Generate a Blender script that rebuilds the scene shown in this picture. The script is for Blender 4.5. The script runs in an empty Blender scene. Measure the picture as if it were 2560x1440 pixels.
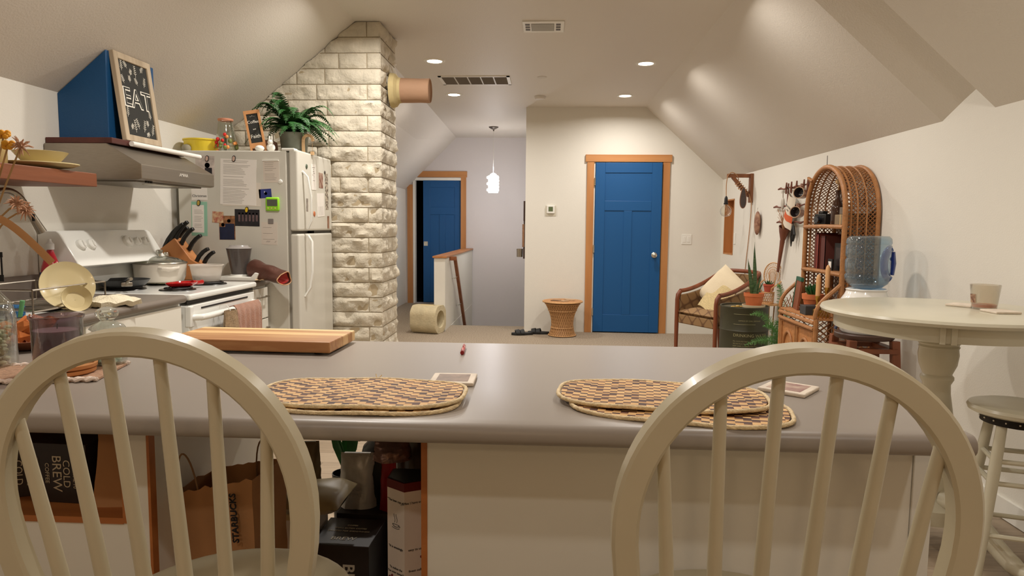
# brightness of the room's lamps, the added rear fill and the exposure
EXPOSURE = 0.32; WORLD = 0.02; CAN = 13.5; NEARL = 1.45; NEARR = 1.0; NEARB = 0.5; SPREAD = 165; REAR_FILL = 15.0; GLOW = 12.0; PGLOW = 4.0; PEND = 12.5
import bpy, math, random
from math import sin, cos, pi, radians as rad
from mathutils import Vector as V, Matrix, noise
scene = bpy.context.scene
COL = scene.collection
RND = random.Random(7)

# ---------------------------------------------------------------- camera, world, exposure, large lights
cam_data = bpy.data.cameras.new('camera'); cam = bpy.data.objects.new('camera', cam_data); COL.objects.link(cam)
cam_data.sensor_width = 36.0; cam_data.lens = 36.0 * 1701 / 2560; cam_data.clip_start = 0.02; cam_data.clip_end = 60
_p, _y, _r = rad(5.23), rad(3.0), rad(0.53)
_w = V((-sin(_y) * cos(_p), cos(_y) * cos(_p), -sin(_p))); _r0 = V((cos(_y), sin(_y), 0)); _u0 = _r0.cross(_w)
_cr = _r0 * cos(_r) + _u0 * sin(_r); _cu = -_r0 * sin(_r) + _u0 * cos(_r)
M = Matrix((( _cr.x, _cu.x, -_w.x, 0), (_cr.y, _cu.y, -_w.y, 0), (_cr.z, _cu.z, -_w.z, 1.28), (0, 0, 0, 1)))
cam.matrix_world = M
scene.camera = cam
scene.view_settings.view_transform = 'Standard'; scene.view_settings.look = 'None'
scene.view_settings.exposure = EXPOSURE; scene.view_settings.gamma = 1.0
scene.view_settings.use_curve_mapping = False
world = bpy.data.worlds.new('world'); scene.world = world; world.use_nodes = True
world.node_tree.nodes['Background'].inputs[0].default_value = (0.9, 0.85, 0.78, 1)
world.node_tree.nodes['Background'].inputs[1].default_value = WORLD

CAN_WARM = (1.0, 0.945, 0.875)
def lamp(name, kind, loc, energy, color, size=0.12, spread=180, rot=(0, 0, 0), parent=None):
    l = bpy.data.lights.new(name, kind); l.energy = energy; l.color = color
    if kind == 'AREA': l.shape = 'DISK'; l.size = size; l.spread = rad(spread)
    elif kind == 'POINT': l.shadow_soft_size = size
    elif kind == 'SPOT': l.shadow_soft_size = size; l.spot_size = rad(spread); l.spot_blend = 0.9
    o = bpy.data.objects.new(name, l); COL.objects.link(o); o.location = loc; o.rotation_euler = rot
    if parent: o.parent = parent
    return o
# added warm fill behind the camera, brightens the chairs and the island's front
lamp('warm_rear_fill', 'POINT', (-0.25, -1.9, 2.15), REAR_FILL, (1.0, 0.72, 0.44), 0.07)

# ---------------------------------------------------------------- materials
def lin(c):
    c = c / 255.0
    return c / 12.92 if c <= 0.04045 else ((c + 0.055) / 1.055) ** 2.4
def rgb(c): return (lin(c[0]), lin(c[1]), lin(c[2]), 1)
MATS = {}
def mat(name, col, rough=0.5, metal=0.0, noise=None, bump=None, trans=0.0, ior=1.45, emis=0.0, alpha=1.0, coat=0.0, col2=None, stretch=(1, 1, 1), sheen=0.0, sss=0.0, thin=False):
    """col: sRGB 0-255. noise=(scale, amount) brightness mottling or mix to col2; bump=(scale, strength)"""
    if name in MATS: return MATS[name]
    m = bpy.data.materials.new(name); m.use_nodes = True; nt = m.node_tree; N = nt.nodes; L = nt.links
    b = N['Principled BSDF']; c = rgb(col)
    b.inputs['Base Color'].default_value = c; b.inputs['Roughness'].default_value = rough; b.inputs['Metallic'].default_value = metal
    b.inputs['IOR'].default_value = ior; b.inputs['Transmission Weight'].default_value = trans; b.inputs['Alpha'].default_value = alpha
    b.inputs['Coat Weight'].default_value = coat; b.inputs['Sheen Weight'].default_value = sheen
    if sss: b.inputs['Subsurface Weight'].default_value = sss; b.inputs['Subsurface Scale'].default_value = 0.02
    if emis: b.inputs['Emission Color'].default_value = c; b.inputs['Emission Strength'].default_value = emis
    if noise or bump:
        tc = N.new('ShaderNodeTexCoord'); mp = N.new('ShaderNodeMapping'); mp.inputs['Scale'].default_value = stretch
        L.new(tc.outputs['Object'], mp.inputs['Vector'])
    if noise:
        n = N.new('ShaderNodeTexNoise'); n.inputs['Scale'].default_value = noise[0]; n.inputs['Detail'].default_value = 6
        L.new(mp.outputs[0], n.inputs['Vector'])
        r = N.new('ShaderNodeValToRGB'); a = noise[1]
        if col2 is not None: c0, c1 = c, rgb(col2)
        else:
            c0 = tuple(max(0, x * (1 - a)) for x in c[:3]) + (1,); c1 = tuple(min(1, x * (1 + a)) for x in c[:3]) + (1,)
        w = 0.25 if col2 is None else max(0.02, 0.25 * (1 - a))
        r.color_ramp.elements[0].position = 0.5 - w; r.color_ramp.elements[0].color = c0
        r.color_ramp.elements[1].position = 0.5 + w; r.color_ramp.elements[1].color = c1
        L.new(n.outputs['Fac'], r.inputs[0]); L.new(r.outputs[0], b.inputs['Base Color'])
    if bump:
        n2 = N.new('ShaderNodeTexNoise'); n2.inputs['Scale'].default_value = bump[0]; n2.inputs['Detail'].default_value = 4
        L.new(mp.outputs[0], n2.inputs['Vector'])
        bp = N.new('ShaderNodeBump'); bp.inputs['Strength'].default_value = bump[1]; bp.inputs['Distance'].default_value = 0.01
        L.new(n2.outputs['Fac'], bp.inputs['Height']); L.new(bp.outputs[0], b.inputs['Normal'])
    MATS[name] = m
    return m
def wood(name, c1, c2, rough=0.45, axis=0, scale=9.0, coat=0.0):
    """long grain along the given local axis"""
    s = [1, 1, 1]; s[axis] = 0.08
    m = mat(name, c1, rough, noise=(scale, 0.3), bump=(scale * 4, 0.08), col2=c2, stretch=tuple(x * 2.2 for x in s), coat=coat)
    return m
def glass(name, tint, rough=0.02, alpha_like=0.0):
    """clear or tinted solid-walled glass that lets light pass: mix of refraction-free transparency and gloss"""
    if name in MATS: return MATS[name]
    m = bpy.data.materials.new(name); m.use_nodes = True; nt = m.node_tree; N = nt.nodes; L = nt.links
    for x in list(N):
        if x.type == 'BSDF_PRINCIPLED': N.remove(x)
    out = N['Material Output']; t = N.new('ShaderNodeBsdfTransparent'); t.inputs[0].default_value = rgb(tint)
    g = N.new('ShaderNodeBsdfGlossy'); g.inputs['Roughness'].default_value = max(rough, 0.04)
    d = N.new('ShaderNodeBsdfDiffuse'); d.inputs[0].default_value = rgb(tint)
    lw = N.new('ShaderNodeLayerWeight'); lw.inputs[0].default_value = 0.35
    mx = N.new('ShaderNodeMixShader'); L.new(lw.outputs['Facing'], mx.inputs[0]); 
    mt = N.new('ShaderNodeMath'); mt.operation = 'MULTIPLY'; mt.inputs[1].default_value = 0.6; L.new(lw.outputs['Facing'], mt.inputs[0])
    ad = N.new('ShaderNodeMath'); ad.operation = 'ADD'; ad.inputs[1].default_value = 0.05; L.new(mt.outputs[0], ad.inputs[0])
    L.new(ad.outputs[0], mx.inputs[0])
    mx2 = N.new('ShaderNodeMixShader'); mx2.inputs[0].default_value = alpha_like
    L.new(t.outputs[0], mx2.inputs[1]); L.new(d.outputs[0], mx2.inputs[2])
    L.new(mx2.outputs[0], mx.inputs[1]); L.new(g.outputs[0], mx.inputs[2]); L.new(mx.outputs[0], out.inputs[0])
    MATS[name] = m
    return m

# ---------------------------------------------------------------- mesh builder
def frame(d, up=None):
    d = V(d).normalized()
    up = V(up) if up else (V((0, 0, 1)) if abs(d.z) < 0.95 else V((0, 1, 0)))
    a = up.cross(d)
    if a.length < 1e-6: a = V((1, 0, 0)).cross(d)
    a.normalize(); b = d.cross(a).normalized()
    return a, b
class MB:
    def __init__(s): s.v = []; s.f = []; s.m = []; s.cm = 0; s.xf = None
    def mati(s, i): s.cm = i; return s
    def xform(s, mtx): s.xf = mtx; return s
    def add(s, vs, fs):
        o = len(s.v)
        for p in vs:
            p = V(p)
            if s.xf is not None: p = s.xf @ p
            s.v.append(tuple(p))
        for f in fs: s.f.append(tuple(i + o for i in f)); s.m.append(s.cm)
        return s
    def box(s, c, d, rz=0, rot=None):
        x, y, z = d[0] / 2, d[1] / 2, d[2] / 2
        vs = [V((a * x, b * y, e * z)) for e in (-1, 1) for a, b in ((-1, -1), (1, -1), (1, 1), (-1, 1))]
        if rz: R = Matrix.Rotation(rz, 3, 'Z'); vs = [R @ v for v in vs]
        if rot is not None: vs = [rot @ v for v in vs]
        return s.add([v + V(c) for v in vs], [(3, 2, 1, 0), (4, 5, 6, 7), (0, 1, 5, 4), (1, 2, 6, 5), (2, 3, 7, 6), (3, 0, 4, 7)])
    def b2(s, a, b):
        return s.box([(a[i] + b[i]) / 2 for i in range(3)], [abs(b[i] - a[i]) for i in range(3)])
    def prism(s, pts, axis, a, b):
        """pts 2D polygon in the two other axes (order xyz minus axis), extruded from a to b"""
        def mk(p, t):
            l = [p[0], p[1]]; l.insert(axis, t); return tuple(l)
        n = len(pts)
        vs = [mk(p, a) for p in pts] + [mk(p, b) for p in pts]
        return s.add(vs, [tuple(range(n))[::-1], tuple(range(n, 2 * n))] + [(i, (i + 1) % n, n + (i + 1) % n, n + i) for i in range(n)])
    def lathe(s, prof, c=(0, 0, 0), n=32, axis=None, cap=True, sx=1, sy=1):
        """prof: list of (r, z)"""
        vs = []; fs = []
        R = Matrix.Identity(3)
        if axis is not None:
            a, b = frame(axis); d = V(axis).normalized(); R = Matrix((a, b, d)).transposed()
        for r, z in prof:
            for i in range(n):
                t = 2 * pi * i / n; vs.append(R @ V((r * cos(t) * sx, r * sin(t) * sy, z)) + V(c))
        for k in range(len(prof) - 1):
            for i in range(n):
                j = (i + 1) % n; fs.append((k * n + i, k * n + j, (k + 1) * n + j, (k + 1) * n + i))
        if cap:
            if prof[0][0] > 1e-5: fs.append(tuple(range(n))[::-1])
            if prof[-1][0] > 1e-5: q = (len(prof) - 1) * n; fs.append(tuple(range(q, q + n)))
        return s.add(vs, fs)
    def cyl(s, a, b, r, r2=None, n=16):
        d = V(b) - V(a)
        return s.lathe([(r, 0), (r if r2 is None else r2, d.length)], a, n, axis=d)
    def tube(s, pts, r, n=8, closed=False, up=None, prof=None):
        """r number or list; prof: 2D cross-section [(x,y)] scaled by 1 instead of a circle"""
        pts = [V(p) for p in pts]; m = len(pts); vs = []; fs = []
        cs = prof or [(cos(2 * pi * i / n), sin(2 * pi * i / n)) for i in range(n)]
        k = len(cs); pa = None
        for i in range(m):
            if closed: d = pts[(i + 1) % m] - pts[i - 1]
            else: d = pts[min(i + 1, m - 1)] - pts[max(i - 1, 0)]
            if d.length < 1e-9: d = V((0, 0, 1))
            if up is not None: a, b = frame(d, up)
            elif pa is None: a, b = frame(d)
            else:
                d.normalize(); a = pa - d * pa.dot(d); a = a.normalized() if a.length > 1e-6 else frame(d)[0]; b = d.cross(a)
            pa = a
            rr = 1 if prof else (r[i] if isinstance(r, (list, tuple)) else r)
            if prof and r is not None: rr = r[i] if isinstance(r, (list, tuple)) else r
            for x, y in cs: vs.append(pts[i] + a * (x * rr) + b * (y * rr))
        for i in range(m if closed else m - 1):
            i2 = (i + 1) % m
            for j in range(k):
                j2 = (j + 1) % k; fs.append((i * k + j, i * k + j2, i2 * k + j2, i2 * k + j))
        if not closed: fs.append(tuple(range(k))[::-1]); fs.append(tuple(range((m - 1) * k, m * k)))
        return s.add(vs, fs)
    def sph(s, c, r, n=16, m=10, sc=(1, 1, 1), z0=-1, z1=1):
        prof = []
        for k in range(m + 1):
            t = math.asin(z0) + (math.asin(z1) - math.asin(z0)) * k / m; prof.append((max(r * cos(t), 1e-6), r * sin(t) * sc[2]))
        return s.lathe(prof, c, n, sx=sc[0], sy=sc[1])
    def grid(s, fn, nu, nv, flip=False):
        vs = [fn(i / nu, j / nv) for j in range(nv + 1) for i in range(nu + 1)]
        w = nu + 1
        fs = [(j * w + i, j * w + i + 1, (j + 1) * w + i + 1, (j + 1) * w + i) for j in range(nv) for i in range(nu)]
        if flip: fs = [f[::-1] for f in fs]
        return s.add(vs, fs)
    def sheet(s, fn, nu, nv, th):
        """thick cloth: fn(u,v)->point; thickness along approx normal"""
        e = 1e-3
        def nrm(u, v):
            a = V(fn(min(u + e, 1), v)) - V(fn(max(u - e, 0), v)); b = V(fn(u, min(v + e, 1))) - V(fn(u, max(v - e, 0)))
            n = a.cross(b); return n.normalized() if n.length > 1e-12 else V((0, 0, 1))
        top = [V(fn(i / nu, j / nv)) for j in range(nv + 1) for i in range(nu + 1)]
        nn = [nrm(i / nu, j / nv) for j in range(nv + 1) for i in range(nu + 1)]
        w = nu + 1; q = len(top)
        vs = [p + n * th / 2 for p, n in zip(top, nn)] + [p - n * th / 2 for p, n in zip(top, nn)]
        fs = []
        for j in range(nv):
            for i in range(nu):
                a = j * w + i; fs.append((a, a + 1, a + w + 1, a + w)); fs.append((q + a + w, q + a + w + 1, q + a + 1, q + a))
        for i in range(nu):
            fs.append((i + 1, i, q + i, q + i + 1)); a = nv * w + i; fs.append((a, a + 1, q + a + 1, q + a))
        for j in range(nv):
            a = j * w; fs.append((a, a + w, q + a + w, q + a)); a = j * w + nu; fs.append((a + w, a, q + a, q + a + w))
        return s.add(vs, fs)
    def text(s, txt, origin, xdir, ydir, size, ext=0.0004, align='CENTER', bold=False, off=0.0):
        cu = bpy.data.curves.new('t', 'FONT'); cu.body = txt; cu.size = size; cu.extrude = ext; cu.align_x = align; cu.align_y = 'CENTER'; cu.resolution_u = 3
        cu.offset = off + (size * 0.02 if bold else 0)
        o = bpy.data.objects.new('t', cu); me = bpy.data.meshes.new_from_object(o)
        x = V(xdir).normalized(); y = V(ydir).normalized(); z = x.cross(y)
        s.add([V(origin) + x * v.co.x + y * v.co.y + z * (v.co.z + ext) for v in me.vertices], [tuple(p.vertices) for p in me.polygons])
        bpy.data.objects.remove(o); bpy.data.curves.remove(cu); bpy.data.meshes.remove(me)
        return s
    def build(s, name, m, parent=None, smooth=40, bevel=0.0, seg=2, loc=None, rz=None, sub=0):
        me = bpy.data.meshes.new(name); me.from_pydata(s.v, [], s.f)
        ms = m if isinstance(m, (list, tuple)) else [m]
        for x in ms: me.materials.append(x)
        if len(ms) > 1: me.polygons.foreach_set('material_index', s.m)
        me.validate(); me.update()
        if smooth: me.shade_smooth(); me.set_sharp_from_angle(angle=rad(smooth))
        o = bpy.data.objects.new(name, me); COL.objects.link(o)
        if parent: o.parent = parent
        if loc is not None: o.location = loc
        if rz is not None: o.rotation_euler = (0, 0, rz)
        if bevel:
            b = o.modifiers.new('bevel', 'BEVEL'); b.width = bevel; b.segments = seg; b.limit_method = 'ANGLE'; b.angle_limit = rad(40); b.harden_normals = False
        if sub: q = o.modifiers.new('sub', 'SUBSURF'); q.levels = sub; q.render_levels = sub
        return o
def tag(o, label, cat=None, group=None, kind=None):
    if label: o['label'] = label
    if cat: o['category'] = cat
    if group: o['group'] = group
    if kind: o['kind'] = kind
    return o
def thing(name, label, cat, loc=(0, 0, 0), rz=0, group=None):
    o = bpy.data.objects.new(name, None); COL.objects.link(o); o.empty_display_size = 0.05
    o.location = loc; o.rotation_euler = (0, 0, rz)
    return tag(o, label, cat, group)
def one(mb, name, m, label, cat, group=None, kind=None, **k): return tag(mb.build(name, m, None, **k), label, cat, group, kind)
def struct(mb, name, m, label=None, **k):
    o = mb.build(name, m, None, **k); o['kind'] = 'structure'
    if label: o['label'] = label
    o['category'] = name.rstrip('0123456789_').split('_')[0]
    return o
def copy_thing(o, loc=None, rz=None, label=None):
    c = o.copy(); COL.objects.link(c)
    if loc is not None: c.location = loc
    if rz is not None: c.rotation_euler = (0, 0, rz)
    if label: c['label'] = label
    for ch in list(o.children):
        d = ch.copy(); COL.objects.link(d); d.parent = c
        for g in ch.children:
            e = g.copy(); COL.objects.link(e); e.parent = d
    return c
def bez(p0, p1, p2, p3, n=12):
    o = []
    for i in range(n + 1):
        t = i / n; o.append(V(p0) * (1 - t) ** 3 + V(p1) * 3 * t * (1 - t) ** 2 + V(p2) * 3 * t * t * (1 - t) + V(p3) * t ** 3)
    return o
def spline(pts, n=6):
    pts = [V(p) for p in pts]; q = [pts[0] * 2 - pts[1]] + pts + [pts[-1] * 2 - pts[-2]]; o = []
    for i in range(1, len(q) - 2):
        for k in range(n):
            t = k / n
            o.append(0.5 * ((2 * q[i]) + (q[i + 1] - q[i - 1]) * t + (2 * q[i - 1] - 5 * q[i] + 4 * q[i + 1] - q[i + 2]) * t * t + (3 * q[i] - q[i - 1] - 3 * q[i + 1] + q[i + 2]) * t ** 3))
    return o + [pts[-1]]

# ---------------------------------------------------------------- shared materials
M_WALL = mat('wall_paint', (226, 222, 212), 0.75, bump=(130, 0.10))
M_CEIL = mat('ceiling_paint', (216, 209, 198), 0.55, bump=(110, 0.16))
M_CHASE = mat('deep_blue_paint', (20, 74, 120), 0.5, bump=(120, 0.12))
M_BLUE = mat('door_blue_paint', (16, 82, 138), 0.45)
M_FIR = wood('fir_trim', (196, 138, 84), (176, 118, 68), 0.45, 2, 5)
M_FIRX = wood('fir_trim_across', (196, 138, 84), (176, 118, 68), 0.45, 0, 5)
M_FIRY = wood('fir_trim_deep', (186, 126, 74), (166, 106, 58), 0.45, 1, 5)
M_WHITE = mat('white_paint', (232, 230, 222), 0.45)
M_ENAMEL = mat('white_enamel', (238, 238, 232), 0.18, coat=0.3)
M_BLACK = mat('black_plastic', (22, 21, 20), 0.4)
M_CHROME = mat('chrome', (210, 208, 200), 0.15, 1.0)
M_STEEL = mat('brushed_steel', (168, 160, 148), 0.32, 1.0, noise=(40, 0.08), stretch=(1, 0.1, 8))
M_LAM = mat('grey_laminate', (152, 142, 132), 0.36)
M_GREIGE = mat('chair_cream_paint', (204, 194, 166), 0.30, noise=(6, 0.05), coat=0.15)
M_GLASS = glass('clear_glass', (250, 252, 249))
M_TERRA = mat('terracotta', (200, 112, 66), 0.75, noise=(14, 0.1))
M_LEAF = mat('leaf_green', (48, 104, 44), 0.5, noise=(30, 0.3))
M_DARKLEAF = mat('deep_leaf_green', (34, 80, 38), 0.45, noise=(30, 0.3))
M_KRAFT = mat('kraft_paper', (176, 128, 84), 0.8, noise=(7, 0.1), bump=(14, 0.3))
M_RATTAN = mat('rattan', (168, 116, 70), 0.45, noise=(30, 0.2), bump=(90, 0.3))
M_RATTAND = mat('rattan_strip', (150, 100, 58), 0.5, noise=(40, 0.25))
M_INK = mat('black_ink', (28, 26, 28), 0.7)
M_CHALK = mat('chalk_white', (236, 232, 220), 0.9)
M_SLATE = mat('chalkboard', (44, 44, 40), 0.8)
M_PAPER = mat('white_paper', (236, 231, 224), 0.7)

# ---------------------------------------------------------------- the setting
def flat(name, polys, m, label=None):
    mb = MB()
    for p in polys: mb.add(p, [tuple(range(len(p)))])
    return struct(mb, name, m, label, smooth=0)
# carpet and vinyl floor
carpet = mat('carpet_beige', (190, 174, 152), 0.95, noise=(95, 0.35), bump=(120, 0.9), col2=(128, 112, 94))
XL, XR, ZC, YF, YB = -2.33, 2.054, 2.683, 8.24, -3.2
hx0, hx1, hy0, hy1 = -1.235, -0.28, 8.62, 11.05
def planks():
    m = bpy.data.materials.new('vinyl_planks'); m.use_nodes = True; N = m.node_tree.nodes; L = m.node_tree.links; b = N['Principled BSDF']
    tc = N.new('ShaderNodeTexCoord'); br = N.new('ShaderNodeTexBrick'); br.inputs['Scale'].default_value = 1
    br.inputs['Color1'].default_value = rgb((158, 140, 118)); br.inputs['Color2'].default_value = rgb((144, 126, 104)); br.inputs['Mortar'].default_value = rgb((112, 96, 78))
    br.inputs['Brick Width'].default_value = 1.2; br.inputs['Row Height'].default_value = 0.16; br.inputs['Mortar Size'].default_value = 0.002
    L.new(tc.outputs['Object'], br.inputs['Vector'])
    mp = N.new('ShaderNodeMapping'); mp.inputs['Scale'].default_value = (1.5, 22, 1); L.new(tc.outputs['Object'], mp.inputs['Vector'])
    n = N.new('ShaderNodeTexNoise'); n.inputs['Scale'].default_value = 2.0; n.inputs['Detail'].default_value = 6; L.new(mp.outputs[0], n.inputs['Vector'])
    mx = N.new('ShaderNodeMix'); mx.data_type = 'RGBA'; mx.blend_type = 'OVERLAY'; mx.inputs[0].default_value = 0.35
    L.new(br.outputs[0], mx.inputs[6]); L.new(n.outputs['Fac'], mx.inputs[7]); L.new(mx.outputs[2], b.inputs['Base Color']); b.inputs['Roughness'].default_value = 0.5
    return m
fl = MB().b2((-2.7, 5.35, -0.1), (XR + .1, hy0, 0)).b2((-2.7, hy0, -0.1), (hx0, hy1, 0)).b2((hx1, hy0, -0.1), (XR + .1, 11.2, 0)).mati(1).b2((-2.7, YB, -0.1), (XR + .1, 5.35, -0.004))
struct(fl, 'floor', [carpet, planks()], 'beige speckled carpet with pale plank flooring on the kitchen side', smooth=0)
# walls (real thickness)
struct(MB().b2((XR, YB, -0.1), (XR + .12, 7.70, 2.8)).b2((XR, 8.12, -0.1), (XR + .12, YF + .1, 2.8)).b2((XR, 7.70, -0.1), (XR + .12, 8.12, 0.98)).b2((XR, 7.70, 1.60), (XR + .12, 8.12, 2.8)), 'wall_right', M_WALL, 'cream knee wall on the right under the sloped ceiling', smooth=0)
struct(MB().b2((XL - .12, YB, -0.1), (XL, 11.2, 2.8)), 'wall_left', M_WALL, 'cream knee wall behind the stove and hood', smooth=0)
DX0, DX1, DZ = 0.535, 1.345, 2.045      # blue door opening
struct(MB().b2((hx1, YF, -0.1), (DX0, YF + .12, 2.8)).b2((DX1, YF, -0.1), (XR + .12, YF + .12, 2.8)).b2((DX0, YF, DZ), (DX1, YF + .12, 2.8)).b2((DX0, YF + .5, -0.1), (DX1, YF + .55, 2.8)), 'wall_far', M_WALL, 'cream end wall around the closed blue door', smooth=0)
struct(MB().b2((hx1 , YF + .12, -2.6), (hx1 + .12, 11.2, 2.8)), 'wall_stair_side', M_WALL, 'stairwell side wall', smooth=0)
EX0, EX1, EZ = -2.19, -1.42, 2.03       # far pocket door opening
M_WALLC = mat('stair_wall_paint', (214, 208, 206), 0.75, bump=(130, 0.1))
struct(MB().b2((XL, 11.05, -0.1), (EX0, 11.17, 2.8)).b2((EX1, 11.05, -2.6), (hx1 + .1, 11.17, 2.8)).b2((EX0, 11.05, EZ), (EX1, 11.17, 2.8)).b2((EX0, 11.05, -0.1), (EX1, 11.17, 0.0)), 'wall_stair_end', M_WALLC, 'pale grey wall at the end of the stairwell', smooth=0)
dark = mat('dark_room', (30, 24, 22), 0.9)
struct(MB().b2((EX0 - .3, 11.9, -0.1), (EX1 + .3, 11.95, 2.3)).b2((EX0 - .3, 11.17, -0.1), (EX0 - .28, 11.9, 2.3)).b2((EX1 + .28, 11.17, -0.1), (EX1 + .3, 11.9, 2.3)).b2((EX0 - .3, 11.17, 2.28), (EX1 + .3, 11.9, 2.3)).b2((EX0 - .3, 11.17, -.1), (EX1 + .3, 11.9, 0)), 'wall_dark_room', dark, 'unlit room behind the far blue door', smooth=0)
struct(MB().b2((XL - .12, YB - .12, -0.1), (XR + .12, YB, 2.8)), 'wall_back', mat('tan_back_wall', (190, 160, 122), .8), smooth=0)
struct(MB().b2((hx0 - .1, hy0 - .1, -2.6), (hx0, hy1, -0.1)).b2((hx0, hy0 - .1, -2.6), (hx1, hy0, -0.1)).b2((hx0, hy0, -2.65), (hx1, hy1, -2.6)), 'wall_stairwell_low', M_WALL, smooth=0)
# ceiling: flat centre, two slopes, groove in the right slope
def zr(x): return ZC - 0.905 * (x - 1.128)
CL = -1.36
TH = 0.06
ce = MB()
def slab(ps):
    n = len(ps); up = [(p[0], p[1], p[2] + TH) for p in ps]
    ce.add(list(ps) + up, [tuple(range(n)), tuple(range(n, 2 * n))[::-1]] + [((i + 1) % n, i, n + i, n + (i + 1) % n) for i in range(n)])
XM = CL - .14 * (YF + .06 - 5) / 6.1
slab([(CL, YB, ZC), (1.128, YB, ZC), (1.128, YF + .06, ZC), (XM, YF + .06, ZC), (CL, 5.0, ZC)])
slab([(XM, YF + .06, ZC), (hx1 + .06, YF + .06, ZC), (hx1 + .06, 11.1, ZC), (-1.5, 11.1, ZC)])
# left slope
def zl(x): return ZC - 0.818 * (CL - x)
slab([(XL - .05, YB, zl(XL - .05)), (CL, YB, ZC), (CL, 5.0, ZC), (XL - .05, 5.0, zl(XL - .05))])
def zl2(y): return (CL - .0 - (y - 5) / 6.1 * 0.14)
slab([(XL - .05, 5.0, zl(XL - .05)), (CL, 5.0, ZC), (-1.5, 11.1, ZC), (XL - .05, 11.1, 1.80)])
# right slope with groove
def strip(y0, d0, y1, d1):
    x0, x1 = 1.128, XR + .05
    slab([(x0, y0, zr(x0) + d0), (x1, y0, zr(x1) + d0), (x1, y1, zr(x1) + d1), (x0, y1, zr(x0) + d1)])
strip(YB, 0, 3.32, 0); strip(3.745, 0, YF + .06, 0)
strip(3.32, 0.0, 3.321, 0.11); strip(3.321, 0.11, 3.47, 0.115); strip(3.47, 0.115, 3.56, 0.08); strip(3.56, 0.08, 3.745, 0.0)
struct(ce, 'ceiling', M_CEIL, 'beige ceiling with flat centre and sloped sides', smooth=0)

# door and window trim of the near door
def casing(n, x0, x1, z, y, w=0.085, head=0.095, over=0.02, leftclip=None, label=None):
    t = 0.022
    mb = MB().b2((x0 - w, y - t, 0), (x0, y, z)).b2((x1, y - t, 0), (x1 + w, y, z))
    mb.mati(1)
    if leftclip:
        mb.prism([(leftclip, z), (x1 + w + over, z), (x1 + w + over, z + head), (leftclip + head, z + head)], 1, y - t * 1.3, y)
    else: mb.b2((x0 - w - over, y - t * 1.3, z), (x1 + w + over, y, z + head))
    struct(mb, n, [M_FIR, M_FIRX], label, smooth=0, bevel=0.002)
casing('trim_1', DX0, DX1, DZ, YF, 0.083, 0.085, label='warm wood casing round the near blue door')
mb = MB().b2((EX0 - .105, 11.028, 0), (EX0 - .015, 11.05, 1.93)).b2((EX1, 11.028, 0), (EX1 + .085, 11.05, EZ + .02)).mati(1).prism([(EX0 + .02, EZ + .02), (EX1 + .1, EZ + .02), (EX1 + .1, EZ + .115), (EX0 + .11, EZ + .115)], 1, 11.024, 11.05)
struct(mb, 'trim_2', [M_FIR, M_FIRX], 'warm wood casing round the far blue door, cut at the slope', smooth=0)
struct(MB().b2((EX0 - .012, 11.03, 0), (EX0 + .02, 11.16, EZ)).b2((EX0 - .012, 11.03, EZ - .03), (EX1, 11.16, EZ + .012)).b2((DX0, YF - .004, 0), (DX0 + .014, YF + .11, DZ)).b2((DX1 - .014, YF + .02, 0), (DX1, YF + .11, DZ)).b2((DX0, YF + .02, DZ - .014), (DX1, YF + .11, DZ)), 'trim_3', M_WHITE, 'white door jambs', smooth=0)

def panel_door(w, h, t=0.035):
    """shaker door, local x 0..w, y 0..t (front at y=0), z 0..h: one wide panel over two tall ones"""
    mb = MB(); s = 0.115; d = 0.009
    bars = [((0, 0), (s, h)), ((w - s, 0), (w, h)), ((s, h - s * 1.05), (w - s, h)), ((s, 0), (w - s, 0.21)), ((s, h * 0.72), (w - s, h * 0.72 + s)), ((w / 2 - s * 0.42, 0.21), (w / 2 + s * 0.42, h * 0.72))]
    for a, b in bars: mb.b2((a[0], 0, a[1]), (b[0], t, b[1]))
    mb.b2((s - .01, d, 0.2), (w - s + .01, t - .004, h - .1))
    return mb
d1 = thing('door_1', None, 'door', (DX0 + .018, YF - .02, 0.012), rad(-2.2)); d1['kind'] = 'structure'; d1['label'] = 'deep blue panelled door beside the wicker table'
panel_door(DX1 - DX0 - .03, DZ - .02).build('door_leaf', M_BLUE, d1, smooth=0, bevel=0.003)
kx = DX1 - DX0 - .03 - .07
kb = MB().lathe([(0.032, 0), (0.033, .004), (0.028, .008), (0.012, .012), (0.011, .03), (0.02, .036), (0.029, .05), (0.029, .06), (0.02, .068), (0.004, .071)], (kx, 0, 0.935), 24, axis=(0, -1, 0))
k = kb.build('door_knob', M_CHROME, d1); k['label'] = 'satin metal door knob'
MB().b2((DX1 - DX0 - .031, .006, .90), (DX1 - DX0 - .028, .03, .97)).build('latch_plate', M_CHROME, d1, smooth=0)
for z in (0.24, 1.0, 1.80):
    h = MB().cyl((-.004, -.004, z - .045), (-.004, -.004, z + .045), .006, n=10).b2((-.016, 0, z - .045), (.0, .003, z + .045)).build('hinge', M_CHROME, d1)
d2 = thing('door_2', None, 'door', (EX0 + .145, 11.085, 0.01)); d2['kind'] = 'structure'; d2['label'] = 'deep blue pocket door standing part open at the stair end'
panel_door(EX1 - EX0 - .14, EZ - .03).build('door_leaf', M_BLUE, d2, smooth=0, bevel=0.003)
MB().b2((.01, -.004, .93), (.075, .0, 1.0)).b2((.02, -.006, .94), (.028, -.003, .99)).b2((.058, -.006, .94), (.066, -.003, .99)).b2((.02, -.006, .982), (.066, -.003, .99)).build('pull_plate', M_CHROME, d2, smooth=0)

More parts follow.
